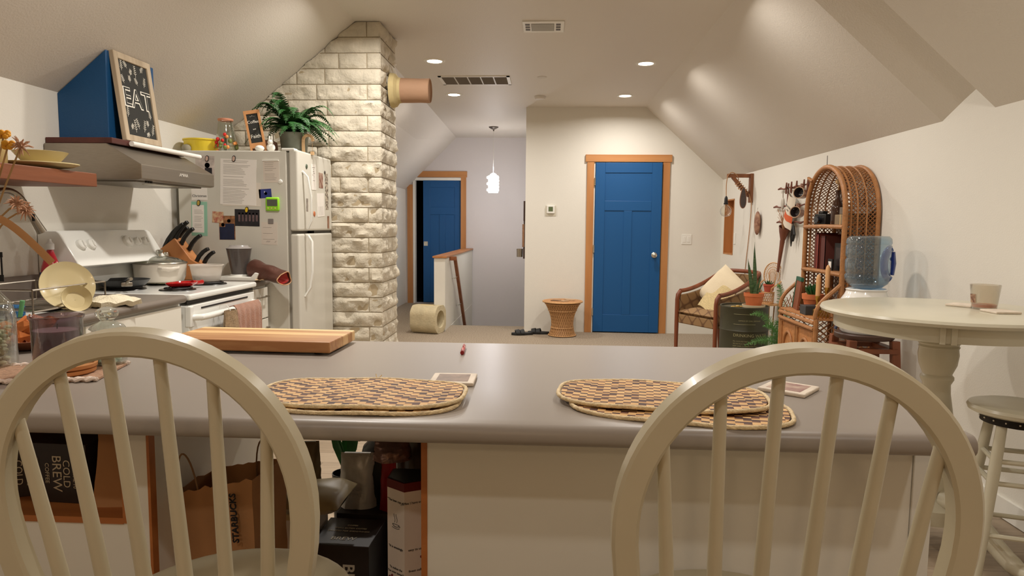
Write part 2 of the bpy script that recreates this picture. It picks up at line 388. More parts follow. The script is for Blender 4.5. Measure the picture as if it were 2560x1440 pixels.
# half wall round the stairs, with wood cap
hw = thing('stair_half_wall', 'low white half wall with a wood cap beside the stairwell', 'half wall', (-1.30, 8.12, 0))
MB().b2((-.068, 0, 0), (.066, 2.92, .885)).b2((.062, .50, -2.5), (.0695, 2.90, .0)).build('wall_body', M_WALL, hw, smooth=0)
MB().b2((-.085, -.018, .885), (.083, 2.92, .908)).build('wood_cap', M_FIRY, hw, smooth=0, bevel=.003)
hr = thing('handrail', 'sloping wooden handrail on metal brackets down the stairwell', 'handrail', (-1.165, 8.5, .867))
M_RAIL = wood('rail_wood', (150, 92, 54), (124, 70, 40), 0.4, 1, 6)
rail_pts = [(-.06, -.02, 0), (0, 0, 0), (.0, .52, -1.02)]
MB().tube([(0.0, 0.0, 0), (0, 1.3, -2.55 * .5 * 1.0)], None, prof=[(-.019, -.026), (.019, -.026), (.019, .026), (-.019, .026)]).b2((-.07, -.03, -.028), (.02, .012, .022)).build('rail', M_RAIL, hr, smooth=0, bevel=.004)
for t in (0.22, 0.62, 1.02):
    y = t; z = -t * 2.55 / 2.6
    MB().tube([(-.065, y, z - .05), (-.03, y, z - .055), (0, y, z - .03)], .005).cyl((-.068, y, z - .05), (-.06, y, z - .05), .016).build('bracket', M_CHROME, hr)

# wood-lined niche in the right wall (structure)
struct(MB().b2((XR - .002, 7.705, .985), (XR + .115, 7.722, 1.595)).b2((XR - .002, 8.098, .985), (XR + .115, 8.115, 1.595)).b2((XR - .002, 7.705, .975), (XR + .115, 8.115, .99)).b2((XR - .002, 7.705, 1.588), (XR + .115, 8.115, 1.602)).b2((XR + .10, 7.705, .985), (XR + .118, 8.115, 1.595)), 'trim_4', M_FIR, 'wood lining of the narrow wall niche', smooth=0)
M_BASE = M_WHITE
struct(MB().b2((XR - .014, YB, 0), (XR, 5.3, .09)), 'baseboard_right', M_BASE, 'white baseboard under the right wall', smooth=0)

# vent chase over the hood
one(MB().prism([(XL, 1.675), (-2.085, 1.675), (-2.085, zl(-2.085) - .004), (XL, zl(XL) - .004)], 1, 3.17, 3.56), 'vent_chase', M_CHASE, 'deep blue boxed vent chase rising from the hood to the ceiling', 'vent chase', smooth=0, bevel=.003)

# stone chimney
def chimney():
    x0, x1, y0, y1 = -2.30, -1.18, 4.80, 5.29
    root = thing('stone_chimney', 'cream split-stone chimney rising beside the refrigerator', 'chimney', (0, 0, 0))
    stone = mat('split_limestone', (206, 197, 178), 0.9, noise=(9, 0.16), bump=(38, 0.9))
    mortar = mat('chimney_mortar', (176, 160, 132), 0.95, noise=(20, 0.15))
    cut = lambda x, z: z <= zl(x) - 0.004 if x < CL else z <= ZC
    # mortar core: polygon clipped by slope
    MB().prism([(x0, 0), (x1 - .012, 0), (x1 - .012, ZC - .004), (CL, ZC - .004), (x0, zl(x0) - .004)], 1, y0 + .012, y1).build('mortar_core', mortar, root, smooth=0)
    mb = MB(); h = 0.107; r = random.Random(3)
    def block(P0, U, Nn, w, hh, seed, amp=.013):
        nu, nv = max(3, int(w / .022)), 5
        vs = []; rows = []
        for j in range(nv + 1):
            for i in range(nu + 1):
                u = i / nu; v = j / nv; e = min(u, 1 - u) * w; g = min(v, 1 - v) * hh
                edge = min(1, min(e, g) / .006)
                q = P0 + U * (u * w) + V((0, 0, v * hh)); n = noise.fractal(q * 13 + V((seed, 0, 0)), .8, 2.0, 3)
                vs.append(q + Nn * (-.008 + edge * (.010 + amp * 2.3 * n)))
        wv = nu + 1
        f = [(j * wv + i, j * wv + i + 1, (j + 1) * wv + i + 1, (j + 1) * wv + i) for j in range(nv) for i in range(nu)]
        # trim by ceiling slope
        keep = []
        for ff in f:
            c = sum((vs[k] for k in ff), V()) / 4
            if all(vs[k].z <= (zl(vs[k].x) if vs[k].x < CL else ZC) - .002 for k in ff): keep.append(ff)
            else:
                zs = [min(vs[k].z, (zl(vs[k].x) if vs[k].x < CL else ZC) - .003) for k in ff]
                if max(zs) - min(vs[k].z for k in ff) > .002 and min(vs[k].z for k in ff) < (zl(c.x) if c.x < CL else ZC): keep.append(ff)
        for ff in keep:
            for k in ff: vs[k].z = min(vs[k].z, (zl(vs[k].x) if vs[k].x < CL else ZC) - .003)
        mb.add(vs, keep)
    # courses measured downward from the ceiling
    k = 0; zt = ZC
    while zt > 0.05:
        zb = zt - h; g = .006
        x = x1; first = True
        lens = [0.10] if k % 2 == 0 else [0.36 + r.random() * .04]
        while x > x0:
            w = (lens.pop(0) if lens else r.choice((.28, .36, .42, .20)))
            w = min(w, x - x0)
            if w < .03: break
            block(V((x - w + g / 2, y0, zb + g / 2)), V((1, 0, 0)), V((0, -1, 0)), w - g, h - g, k * 7.1 + x, .006 + .010 * min(1, k / 12))
            x -= w
        y = y0; lens = [0.16] if k % 2 else [0.34]
        while y < y1 - .01:
            w = lens.pop(0) if lens else .4
            w = min(w, y1 - y)
            block(V((x1, y + g / 2, zb + g / 2)), V((0, 1, 0)), V((1, 0, 0)), w - g, h - g, k * 3.3 + y, .010)
            y += w
        zt = zb; k += 1
    mb.build('stone_courses', stone, root, smooth=60)
    # tape line / soot at the top
chimney()
vp_ = thing('vent_pipe', 'stub vent pipe wrapped in brown paper out of the chimney', 'pipe', (-1.17, 5.06, 2.262))
pp = []
MB().lathe([(.089, 0), (.088, .1), (.086, .2), (.088, .268), (.083, .272), (.078, .255), (.078, .26), (.01, .262)], (.02, 0, 0), 28, axis=(1, 0, -.01)).build('paper_wrap', mat('pipe_paper', (172, 136, 108), .75, noise=(5, .08), bump=(12, .5)), vp_, smooth=50)
MB().lathe([(.125, -.005), (.118, .03), (.092, .05), (.09, .07)], (.01, 0, 0), 28, axis=(1, 0, 0)).build('collar', mat('yellowed_plaster', (196, 178, 130), .9, noise=(12, .15)), vp_)

# ---------------------------------------------------------------- ceiling fixtures
M_GLOW = mat('lamp_lens', (255, 236, 214), 0.5, emis=GLOW)
def can(x, y, label, on=CAN, group='recessed ceiling lights'):
    t = thing('ceiling_light', label, 'ceiling light', (x, y, ZC), group=group)
    MB().lathe([(.062, -.001), (.066, -.006), (.086, -.007), (.092, 0)], n=36, cap=False).build('trim_ring', M_WHITE, t)
    MB().lathe([(.001, -.004), (.063, -.004)], n=36, cap=False).build('lens', M_GLOW, t)
    l = lamp('can_light', 'AREA', (0, 0, -.012), on, CAN_WARM, .12, SPREAD, parent=t)
for x, y, s in ((-.996, 5.95, 'left ceiling light nearer the chimney, above the long vent'), (-1.035, 7.45, 'left ceiling light of the far pair, past the long vent'), (.819, 6.06, 'right ceiling light nearer the camera, over the carpet'), (.804, 7.52, 'right ceiling light of the far pair, in front of the near blue door')):
    can(x, y, s)
for x, y, e, w in ((-.99, 4.1, CAN * NEARL, 'in front of the refrigerator'), (.82, 4.2, CAN * NEARR, 'near the wicker shelf'), (-.95, 2.5, CAN * NEARL, 'over the sink run'), (.84, 2.2, CAN * NEARR * .7, 'near the round table'), (-.95, -.6, CAN * NEARB, 'behind the left chair'), (1.10, .0, CAN * NEARB, 'behind the right chair')):
    can(x, y, 'recessed ceiling light out of view, ' + w, e, 'ceiling lights outside the view')
v = thing('ceiling_vent', 'small square white ceiling register with side louvres', 'vent', (-.054, 4.95, ZC))
MB().b2((-.145, -.13, -.008), (.145, .13, 0)).build('frame', M_WHITE, v, smooth=0, bevel=.003)
M_VD = mat('vent_dark', (96, 90, 84), .6)
sl = MB().b2((-.085, -.085, -.0095), (.075, .085, -.0085))
for i in range(3):
    for x in (-.115, .10, ): sl.b2((x - .012 + .0, -.085 + i * .06, -.0095), (x + .02, -.045 + i * .06, -.0085))
sl.build('louvres', M_VD, v, smooth=0)
mb = MB()
for i in range(16): mb.b2((-.083, -.08 + i * .0107, -.0115), (.073, -.078 + i * .0107, -.0095))
mb.build('slats', M_WHITE, v, smooth=0)
v = thing('ceiling_vent', 'long ceiling return grille divided into five bays', 'vent', (-.725, 6.73, ZC))
mb = MB().b2((-.34, -.19, -.008), (.34, -.165, 0)).b2((-.34, .165, -.008), (.34, .19, 0)).b2((-.34, -.19, -.008), (-.31, .19, 0)).b2((.31, -.19, -.008), (.34, .19, 0))
for i in range(1, 5): mb.b2((-.31 + i * .124 - .006, -.17, -.008), (-.31 + i * .124 + .006, .17, 0))
mb.build('frame', M_WHITE, v, smooth=0)
mb = MB().b2((-.32, -.175, -.001), (.32, .175, .0))
for i in range(24): mb.box((0, -.165 + i * .0143, -.005), (.62, .010, .0016), rot=Matrix.Rotation(.7, 3, 'X'))
mb.build('slats', mat('grille_grey', (150, 142, 134), .5), v, smooth=0)
one(MB().lathe([(.062, 0), (.062, -.012), (.05, -.03), (.02, -.034), (.001, -.034)], (-.11, 7.56, ZC), 28, cap=False), 'smoke_detector', mat('detector_white', (214, 208, 200), .5), 'round white smoke detector between the far ceiling lights', 'smoke detector')
one(MB().lathe([(.045, 0), (.045, -.003), (.001, -.004)], (-.08, 6.6, ZC), 24, cap=False), 'ceiling_plate', mat('plate_paint', (206, 199, 188), .6), 'flat round cover plate on the ceiling right of the long vent', 'cover plate')

# pendant over the stairs
p = thing('pendant_lamp', 'bright pendant lamp with a slatted white shade over the stairwell', 'pendant lamp', (-.80, 9.85, ZC))
MB().lathe([(.07, 0), (.068, -.012), (.04, -.028), (.012, -.04), (.008, -.06)], n=24, cap=False).build('canopy', mat('canopy_metal', (120, 112, 104), .35, .8), p)
MB().cyl((0, 0, -.05), (0, 0, -.66), .003, n=6).build('cord', M_WHITE, p)
gl = mat('glowing_shade', (255, 246, 238), .6, emis=PGLOW)
mb = MB()
for i in range(5):
    z = -.70 - i * .044; r_ = .088 if i % 2 == 0 else .078
    mb.lathe([(r_ * .9, z), (r_, z - .004), (r_, z - .030), (r_ * .9, z - .034)], ((.006, 0, 0) if i % 2 else (-.006, 0, 0)), 24, cap=False)
mb.lathe([(.072, -.69), (.072, -.93)], n=20, cap=False)
mb.build('lamp_shade', gl, p)
MB().lathe([(.02, -.655), (.05, -.672), (.05, -.69)], n=20, cap=False).build('shade_cap', M_WHITE, p)
lamp('pendant_light', 'POINT', (0, 0, -1.02), PEND, (.92, .93, 1.0), .08, parent=p)
lamp('pendant_uplight', 'POINT', (0, 0, -.60), PEND * .25, (.92, .93, 1.0), .04, parent=p)

# wall controls
t = thing('thermostat', 'white wall thermostat with a small green display', 'thermostat', (.025, YF, 1.478))
MB().b2((-.062, -.004, -.078), (.062, 0, .05)).build('back_plate', mat('plate_cream', (214, 208, 190), .6), t, smooth=0, bevel=.002)
MB().b2((-.048, -.026, -.048), (.048, -.004, .05)).build('housing', M_WHITE, t, smooth=0, bevel=.006)
MB().b2((-.026, -.028, -.022), (.026, -.0255, .032)).build('display', mat('lcd_green', (92, 104, 72), .3), t, smooth=0)
t = thing('light_switch', 'white double light switch right of the near blue door', 'light switch', (1.648, YF, 1.137))
MB().b2((-.06, -.006, -.06), (.06, 0, .06)).build('cover_plate', M_WHITE, t, smooth=0, bevel=.003)
for x in (-.024, .024): MB().b2((x - .017, -.009, -.034), (x + .017, -.005, .034)).build('rocker', M_WHITE, t, smooth=0, bevel=.001)
t = thing('wall_rack', 'dark wooden coat rack on the stairwell corner with a metal cup', 'rack', (hx1 - .002, 8.36, .88))
dw = wood('dark_stained', (70, 46, 34), (48, 30, 24), .5, 2, 8)
MB().b2((-.022, -.05, 0), (0, .18, .13)).b2((-.022, -.05, .46), (0, .18, .70)).b2((-.02, -.02, .13), (-.004, .02, .46)).build('board', dw, t, smooth=0)
MB().b2((-.035, -.04, .14), (-.008, .02, .42)).build('hanging_strap', mat('strap_tan', (150, 112, 84), .7, noise=(20, .3)), t, smooth=0, bevel=.004)
MB().lathe([(.001, 0), (.036, 0), (.038, .1), (.034, .1), (.033, .005), (.001, .005)], (-.065, -.02, .02), 20).build('metal_cup', M_STEEL, t)

# ---------------------------------------------------------------- island
IZ = 0.914; IY0, IY1, IX1 = 1.215, 2.10, 0.765; PY = 1.40
IX0 = -1.68
isl = thing('kitchen_island', 'white kitchen island with a grey laminate bar top and an open shelf bay', 'island', (0, 0, 0))
def rounded_top():
    mb = MB(); r = .019; t = .040; prof = []
    # profile in (y,z): front bullnose, back small radius
    pts = [(IY1, IZ - t), (IY0 + r, IZ - t)]
    for k in range(9):
        a = -pi / 2 - pi * k / 8; pts.append((IY0 + r + r * cos(a) * 1.0, IZ - t / 2 + (t / 2) * sin(a)))
    pts.append((IY0 + .045, IZ)); pts.append((IY1 - .01, IZ)); pts.append((IY1, IZ - .006))
    mb.prism([(y, z) for y, z in pts], 0, IX0, IX1)
    return mb
rounded_top().build('bar_top', M_LAM, isl, smooth=35)
M_PANEL = mat('panel_white', (232, 228, 216), 0.4)
BX0, BX1 = -.865, -.252
mb = MB().b2((BX1, PY, .10), (IX1 - .012, PY + .018, IZ - .04)).b2((IX1 - .03, PY + .018, .0), (IX1 - .012, IY1 - .06, IZ - .04)).b2((BX1, IY1 - .08, .10), (IX1 - .03, IY1 - .06, IZ - .04)).b2((BX1 + .012, PY + .05, 0), (IX1 - .05, IY1 - .1, .10)).b2((BX1 + .002, PY + .018, .1), (BX1 + .018, IY1 - .08, IZ - .04))
mb.build('cabinet_body', M_PANEL, isl, smooth=0)
MB().b2((IX1 - .011, PY - .005, 0), (IX1 + .030, PY + .03, IZ - .04)).build('corner_post', M_WHITE, isl, smooth=0, bevel=.002)
# left cabinet with cubby opening  x -1.35..-.925, z .635..IZ-.04
CX1 = -.925; CZ = .632
mb = MB().b2((IX0, PY, .05), (BX0, PY + .018, CZ - .012)).b2((CX1 + .012, PY, CZ - .012), (BX0, PY + .018, IZ - .04)).b2((IX0, PY, CZ), (-1.62, PY + .018, IZ - .04))
mb.b2((BX0 - .018, PY + .018, .05), (BX0 - .002, IY1 - .06, IZ - .04)).b2((IX0, IY1 - .08, .05), (BX0 - .018, IY1 - .06, IZ - .04))
mb.build('left_cabinet_body', M_PANEL, isl, smooth=0)
M_EDGE = wood('birch_edge', (186, 116, 60), (166, 98, 48), .5, 0, 8)
MB().b2((CX1, PY - .004, CZ - .012), (CX1 + .013, PY + .35, IZ - .04)).b2((-1.62, PY - .004, CZ - .014), (CX1, PY + .35, CZ)).b2((-1.62, PY + .35, CZ), (CX1, PY + .36, IZ - .04)).build('cubby_lining', M_EDGE, isl, smooth=0)
MB().b2((BX0 - .002, PY - .002, .05), (BX0 + .004, PY + .02, IZ - .04)).build('edge_band', M_EDGE, isl, smooth=0)
MB().b2((BX1 - .012, PY - .002, .05), (BX1 + .001, PY + .30, IZ - .04)).build('edge_band', M_EDGE, isl, smooth=0)
SZ = .20
MB().b2((BX0, PY, SZ - .018), (BX1 - .012, IY1, SZ)).build('shelf', M_PANEL, isl, smooth=0)

# ---------------------------------------------------------------- bow-back bar chairs
def chair(loc, rz, label):
    """local: seat centre at origin xy, sitter faces +Y, back at -Y (towards the camera)"""
    t = thing('bow_back_chair', label, 'chair', loc, rz, 'cream bow-back bar chairs')
    sh = .64
    def P(a, side=None):  # bow: a in 0..1 along the hoop
        pass
    # hoop in the plane of the leaning back
    base = V((0, -.165, sh)); top = V((0, -.235, 1.131))
    H = top.z - base.z
    pts = []
    n = 48
    for i in range(n + 1):
        s_ = -1 + 2 * i / n
        ang = s_ * pi / 2 * 1.36
        # superelliptic hoop, wide at shoulder, drawn in towards the seat
        x = .2035 * sin(ang)
        if abs(ang) <= pi / 2: z = .54 + .46 * cos(ang) ** .96
        else: z = .54 - (abs(ang) - pi / 2) / (pi / 2 * .36) * .54
        if abs(ang) > pi / 2:
            q = (abs(ang) - pi / 2) / (pi / 2 * .36); x = math.copysign(.2035 - .070 * q ** 1.8, ang)
        zz = base.z + H * z; yy = base.y + (top.y - base.y) * z
        pts.append(V((x, yy, zz)))
    prof = [(-.0165, -.011), (-.0125, -.0145), (.0125, -.0145), (.0165, -.011), (.0165, .011), (.0125, .0145), (-.0125, .0145), (-.0165, .011)]
    # orient section: a = in-plane, b = depth
    mb = MB(); nrm = (pts[n // 2 + 1] - pts[n // 2 - 1]).cross(V((0, top.y - base.y, H))).normalized()
    vs = []; k = len(prof)
    for i, p in enumerate(pts):
        d = (pts[min(i + 1, n)] - pts[max(i - 1, 0)]).normalized(); a = nrm.cross(d).normalized()
        for x, y in prof: vs.append(p + a * x + nrm * y)
    fs = [(i * k + j, i * k + (j + 1) % k, (i + 1) * k + (j + 1) % k, (i + 1) * k + j) for i in range(n) for j in range(k)]
    fs += [tuple(range(k))[::-1], tuple(range(n * k, n * k + k))]
    mb.add(vs, fs).build('bow', M_GREIGE, t, smooth=38)
    # spindles
    tops = [-.163, -.098, -.033, .033, .098, .163]
    for i, xt in enumerate(tops):
        # height where the hoop has that x (inner)
        best = min((p for p in pts if p.z > base.z + H * .55), key=lambda p: abs(p.x - xt))
        zt = best.z - .008; f = (zt - base.z) / H
        yb = base.y + (top.y - base.y) * f
        xb = xt * .80
        a = V((xb, base.y + .012, sh - .01)); b = V((xt, yb, zt))
        pth = [a.lerp(b, q) for q in (0, .25, .5, .75, 1)]
        MB().tube(pth, [.0085, .0105, .0095, .0085, .0075], n=12).build('spindle', M_GREIGE, t)
    # saddle seat
    def seat(u, v):
        x = (u - .5); y = (v - .5); return x, y
    mb = MB(); prof = [(.001, 0), (.155, -.004), (.193, 0.003), (.203, .0), (.206, -.012), (.195, -.032), (.001, -.034)]
    mb.lathe(prof[::-1], (0, .02, sh + .0), 40, sy=.98, cap=False)
    mb.build('seat', M_GREIGE, t)
    MB().lathe([(.10, -.07), (.11, -.034)], (0, .03, sh), 24).build('swivel_plate', M_BLACK, t)
    feet = []
    for sx, sy in ((-1, -1), (1, -1), (1, 1), (-1, 1)):
        a = V((sx * .105, .03 + sy * .105, sh - .06)); b = V((sx * .21, .03 + sy * .21, 0))
        pth = [a.lerp(b, q) for q in (0, .3, .5, .8, 1)]
        MB().tube(pth, [.02, .022, .018, .021, .015], n=12).build('leg', M_GREIGE, t); feet.append((a, b))
    for h in (.22, .40):
        for i in range(4):
            a = feet[i]; b = feet[(i + 1) % 4]; q = 1 - h / (sh - .06)
            if h > .3 and i % 2: continue
            MB().tube([a[0].lerp(a[1], q), b[0].lerp(b[1], q)], .010, n=10).build('stretcher', M_GREIGE, t)
    return t
chair((-.527, 1.050, 0), rad(2), 'cream bow-back chair in the left foreground, in front of the open shelf bay')
chair((.303, 1.025, 0), 0, 'cream bow-back chair in the right foreground, in front of the blank white panel')

# ---------------------------------------------------------------- things on the island
def plank_board():
    m = bpy.data.materials.new('acacia_board'); m.use_nodes = True; N = m.node_tree.nodes; L = m.node_tree.links; b = N['Principled BSDF']
    tc = N.new('ShaderNodeTexCoord'); sp = N.new('ShaderNodeSeparateXYZ'); L.new(tc.outputs['Object'], sp.inputs[0])
    ml = N.new('ShaderNodeMath'); ml.operation = 'MULTIPLY'; ml.inputs[1].default_value = 24; L.new(sp.outputs[1], ml.inputs[0])
    f = N.new('ShaderNodeMath'); f.operation = 'FLOOR'; L.new(ml.outputs[0], f.inputs[0])
    w = N.new('ShaderNodeTexWhiteNoise'); w.noise_dimensions = '1D'; L.new(f.outputs[0], w.inputs['W'])
    r = N.new('ShaderNodeValToRGB'); r.color_ramp.interpolation = 'LINEAR'
    r.color_ramp.elements[0].color = rgb((172, 118, 72)); r.color_ramp.elements[1].color = rgb((242, 206, 152)); e = r.color_ramp.elements.new(.5); e.color = rgb((222, 180, 124))
    mp = N.new('ShaderNodeMapping'); mp.inputs['Scale'].default_value = (3, 45, 20); L.new(tc.outputs['Object'], mp.inputs['Vector'])
    n = N.new('ShaderNodeTexNoise'); n.inputs['Scale'].default_value = 1.6; n.inputs['Detail'].default_value = 5; L.new(mp.outputs[0], n.inputs['Vector'])
    ad = N.new('ShaderNodeMath'); ad.operation = 'MULTIPLY_ADD'; ad.inputs[1].default_value = .9; ad.inputs[2].default_value = -.45; L.new(n.outputs['Fac'], ad.inputs[0])
    a2 = N.new('ShaderNodeMath'); a2.operation = 'ADD'; L.new(ad.outputs[0], a2.inputs[0]); L.new(w.outputs['Value'], a2.inputs[1]); L.new(a2.outputs[0], r.inputs[0])
    L.new(r.outputs[0], b.inputs['Base Color']); b.inputs['Roughness'].default_value = .42
    return m
cb = thing('cutting_board', 'thick striped wooden cutting board at the back of the island top', 'cutting board', (-.845, 1.965, IZ), rad(-2))
MB().b2((-.245, -.112, .006), (.245, .112, .038)).build('board', plank_board(), cb, smooth=0, bevel=.004)
for x in (-.2, .2):
    for y in (-.08, .08): MB().lathe([(.012, 0), (.012, .006)], (x, y, 0), 12).build('foot', M_BLACK, cb)
pen = thing('pen', 'red translucent pen lying near the back edge of the island', 'pen', (-.243, 1.955, IZ + .006), rad(94))
red = mat('red_plastic', (196, 30, 24), .15, coat=.5)
MB().lathe([(.003, -.06), (.0055, -.055), (.0055, .045), (.004, .05)], axis=(1, 0, 0), n=12).build('barrel', red, pen)
MB().lathe([(.0059, -.062), (.0059, -.035)], axis=(1, 0, 0), n=12).build('cap_end', mat('red_dark', (150, 16, 20), .2), pen)
MB().b2((-.0, -.0015, .005), (.045, .0015, .007)).build('clip', red, pen, smooth=0)

def mat_weave():
    m = bpy.data.materials.new('palm_weave'); m.use_nodes = True; N = m.node_tree.nodes; L = m.node_tree.links; b = N['Principled BSDF']
    tc = N.new('ShaderNodeTexCoord'); sp = N.new('ShaderNodeSeparateXYZ'); L.new(tc.outputs['Object'], sp.inputs[0])
    def math_(op, a, v=None, c=None):
        x = N.new('ShaderNodeMath'); x.operation = op
        for i, q in enumerate((a, v, c)):
            if q is None: continue
            if isinstance(q, (int, float)): x.inputs[i].default_value = q
            else: L.new(q, x.inputs[i])
        return x.outputs[0]
    row = math_('FLOOR', math_('MULTIPLY', sp.outputs[1], 112))
    half = math_('MULTIPLY', row, .0)
    cx = math_('ADD', math_('MULTIPLY', sp.outputs[0], 66), half)
    col = math_('FLOOR', cx)
    zig = math_('PINGPONG', math_('ADD', col, 0.0), 9)
    k = math_('MODULO', math_('ADD', math_('ADD', zig, row), 399), 3)
    dark0 = math_('LESS_THAN', k, 0.6)
    dark1 = math_('LESS_THAN', k, 1.1)
    w = N.new('ShaderNodeTexWhiteNoise'); w.noise_dimensions = '2D'; cb_ = N.new('ShaderNodeCombineXYZ'); L.new(col, cb_.inputs[0]); L.new(row, cb_.inputs[1]); L.new(cb_.outputs[0], w.inputs['Vector'])
    pick = math_('GREATER_THAN', w.outputs['Value'], .70); dark = math_('ADD', math_('MULTIPLY', dark1, pick), math_('MULTIPLY', dark0, math_('SUBTRACT', 1, pick)))
    a = N.new('ShaderNodeMix'); a.data_type = 'RGBA'; L.new(w.outputs['Value'], a.inputs[0]); a.inputs[6].default_value = rgb((226, 184, 124)); a.inputs[7].default_value = rgb((198, 148, 90))
    d = N.new('ShaderNodeMix'); d.data_type = 'RGBA'; L.new(w.outputs['Value'], d.inputs[0]); d.inputs[6].default_value = rgb((112, 64, 36)); d.inputs[7].default_value = rgb((62, 34, 26))
    mx = N.new('ShaderNodeMix'); mx.data_type = 'RGBA'; L.new(dark, mx.inputs[0]); L.new(a.outputs[2], mx.inputs[6]); L.new(d.outputs[2], mx.inputs[7])
    L.new(mx.outputs[2], b.inputs['Base Color']); b.inputs['Roughness'].default_value = .65
    fr = math_('ABSOLUTE', math_('SUBTRACT', math_('FRACT', math_('MULTIPLY', sp.outputs[1], 112)), .5)); fr2 = math_('ABSOLUTE', math_('SUBTRACT', math_('FRACT', cx), .5))
    hgt = math_('SUBTRACT', 1, math_('POWER', math_('MAXIMUM', fr, fr2), 3))
    bp = N.new('ShaderNodeBump'); bp.inputs['Strength'].default_value = .8; bp.inputs['Distance'].default_value = .004; L.new(hgt, bp.inputs['Height']); L.new(bp.outputs[0], b.inputs['Normal'])
    return m
M_WEAVE = mat_weave(); M_ROPE = mat('palm_rope', (232, 208, 164), .65, noise=(90, .2), bump=(160, .6))
def placemat(x, y, z, rz, label, warp=0.0, seed=0, L_=.215, W_=.118):
    t = thing('placemat', label, 'placemat', (x, y, z), rz, 'oval woven palm placemats')
    def outline(a, s=1):
        c, q = cos(a), sin(a)
        return (L_ * s * math.copysign(abs(c) ** .70, c), W_ * s * math.copysign(abs(q) ** .62, q))
    def hz(x_, y_): return .004 + warp * max(0, (x_ / L_)) ** 2 + warp * .4 * max(0, -x_ / L_) ** 2 + .0012 * sin(x_ * 30 + seed)
    n = 64; mb = MB(); vs = [(0, 0, hz(0, 0) + .003)]; fs = []
    for r_ in (.35, .7, .97):
        for i in range(n):
            a = 2 * pi * i / n; x_, y_ = outline(a, r_); vs.append((x_, y_, hz(x_, y_) + .003))
    for i in range(n):
        j = (i + 1) % n; fs.append((0, 1 + i, 1 + j))
        for k in range(2): fs.append((1 + k * n + i, 1 + (k + 1) * n + i, 1 + (k + 1) * n + j, 1 + k * n + j))
    q = len(vs); vs += [(v[0], v[1], v[2] - .005) for v in vs]; fs += [tuple(i + q for i in f[::-1]) for f in fs]
    for i in range(n):
        j = (i + 1) % n; a = 1 + 2 * n; fs.append((a + j, a + i, q + a + i, q + a + j))
    mb.add(vs, fs).build('woven_field', M_WEAVE, t, smooth=50)
    rp = [(*outline(2 * pi * i / 120, 1), 0) for i in range(120)]; rp = [(a, b, hz(a, b) + .0006) for a, b, _ in rp]
    MB().tube(rp, [.0042 + .0005 * (i % 2) for i in range(120)], n=8, closed=True).build('rope_rim', M_ROPE, t, smooth=70)
    if seed == 1:
        MB().tube([(0.0, W_, .006), (-.004, W_ + .008, .016)], .0012, n=5).tube([(.002, W_, .006), (.010, W_ + .006, .014)], .0012, n=5).build('loose_straw', M_ROPE, t)
    return t
placemat(-.392, 1.378, IZ, rad(-1), 'lower woven placemat of the left pair on the island', 0, 0)
placemat(-.385, 1.392, IZ + .0085, rad(.5), 'upper woven placemat of the left pair on the island', .001, 1)
placemat(.268, 1.366, IZ, rad(-13), 'lower woven placemat of the right pair, skewed', 0, 2)
placemat(.242, 1.424, IZ + .0085, rad(-8), 'upper woven placemat of the right pair on the island', .003, 3)
def coaster(x, y, z, rz, label, img, group='tumbled stone coasters', s=.052):
    t = thing('coaster', label, 'coaster', (x, y, z), rz, group)
    MB().b2((-s, -s, 0), (s, s, .009)).build('stone_tile', mat('travertine', (222, 208, 190), .6, noise=(30, .12), bump=(60, .4)), t, smooth=0, bevel=.003, seg=2)
    if img: MB().b2((-s * .72, -s * .72, .009), (s * .72, s * .72, .0094)).build('printed_picture', img, t, smooth=0)
    return t
coaster(-.218, 1.565, IZ, rad(1), 'stone coaster with a grey-brown picture beside the left placemats', mat('sepia_picture', (132, 108, 90), .5, noise=(45, .35)))
coaster(.548, 1.545, IZ, rad(-38), 'stone coaster with a faint pink and green picture behind the right chair', mat('floral_picture', (200, 176, 156), .5, noise=(35, .3), col2=(150, 110, 104)))

# woven table mat with candle, jar, jug at left
tm = thing('table_mat', 'braided pink and white runner mat under the candle', 'mat', (-1.20, 1.545, IZ), rad(13))
def mf(u, v):
    return ((u - .5) * .30, (v - .5) * .19, .004 + .0012 * sin(u * 60) * cos(v * 40))
MB().sheet(mf, 40, 16, .005).build('woven_field', mat('jute_pink', (206, 164, 134), .9, noise=(40, .3), bump=(120, .8), stretch=(1, 6, 1)), tm)
M_BRAID = mat('braid_white', (232, 214, 200), .8, noise=(80, .15))
for y, ph in ((-.09, 0), (-.098, pi), (.09, 0), (.098, pi)):
    pth = [(-.152 + .304 * i / 90, y + .004 * sin(i * .9 + ph), .006 + .0025 * cos(i * .9 + ph)) for i in range(91)]
    MB().tube(pth, .0042, n=6).build('braided_edge', M_BRAID, tm)
M_TRAYW = wood('tray_wood', (202, 140, 84), (176, 112, 62), .45, 0, 6)
for i, (x, y, z, r_, lb) in enumerate(((-1.155, 1.535, IZ + .0075, .074, 'lower round wooden tray under the purple candle'), (-1.150, 1.54, IZ + .0185, .070, 'upper round wooden tray directly under the purple candle'))):
    one(MB().lathe([(.001, 0), (r_ - .004, 0), (r_, .003), (r_ + .001, .0108), (r_ - .006, .0108), (r_ - .009, .006), (.001, .006)], (x, y, z), 48, cap=False), 'wooden_tray', M_TRAYW, lb, 'tray', 'round wooden trays')
cd = thing('jar_candle', 'large candle in a purple-grey glass jar on the wooden trays', 'candle', (-1.165, 1.545, IZ + .026))
M_PGLASS = glass('plum_glass', (212, 200, 208), .05)
MB().lathe([(.001, 0), (.044, 0), (.052, .01), (.0535, .108), (.0575, .113), (.0575, .118), (.0535, .119), (.0515, .113), (.0505, .012), (.042, .004), (.001, .004)], n=40, cap=False).build('glass_jar', M_PGLASS, cd)
MB().lathe([(.001, .005), (.042, .005), (.0498, .013), (.0500, .084), (.001, .086)], n=40, cap=False).build('wax', mat('plum_wax', (150, 126, 124), .5, sss=.15), cd)
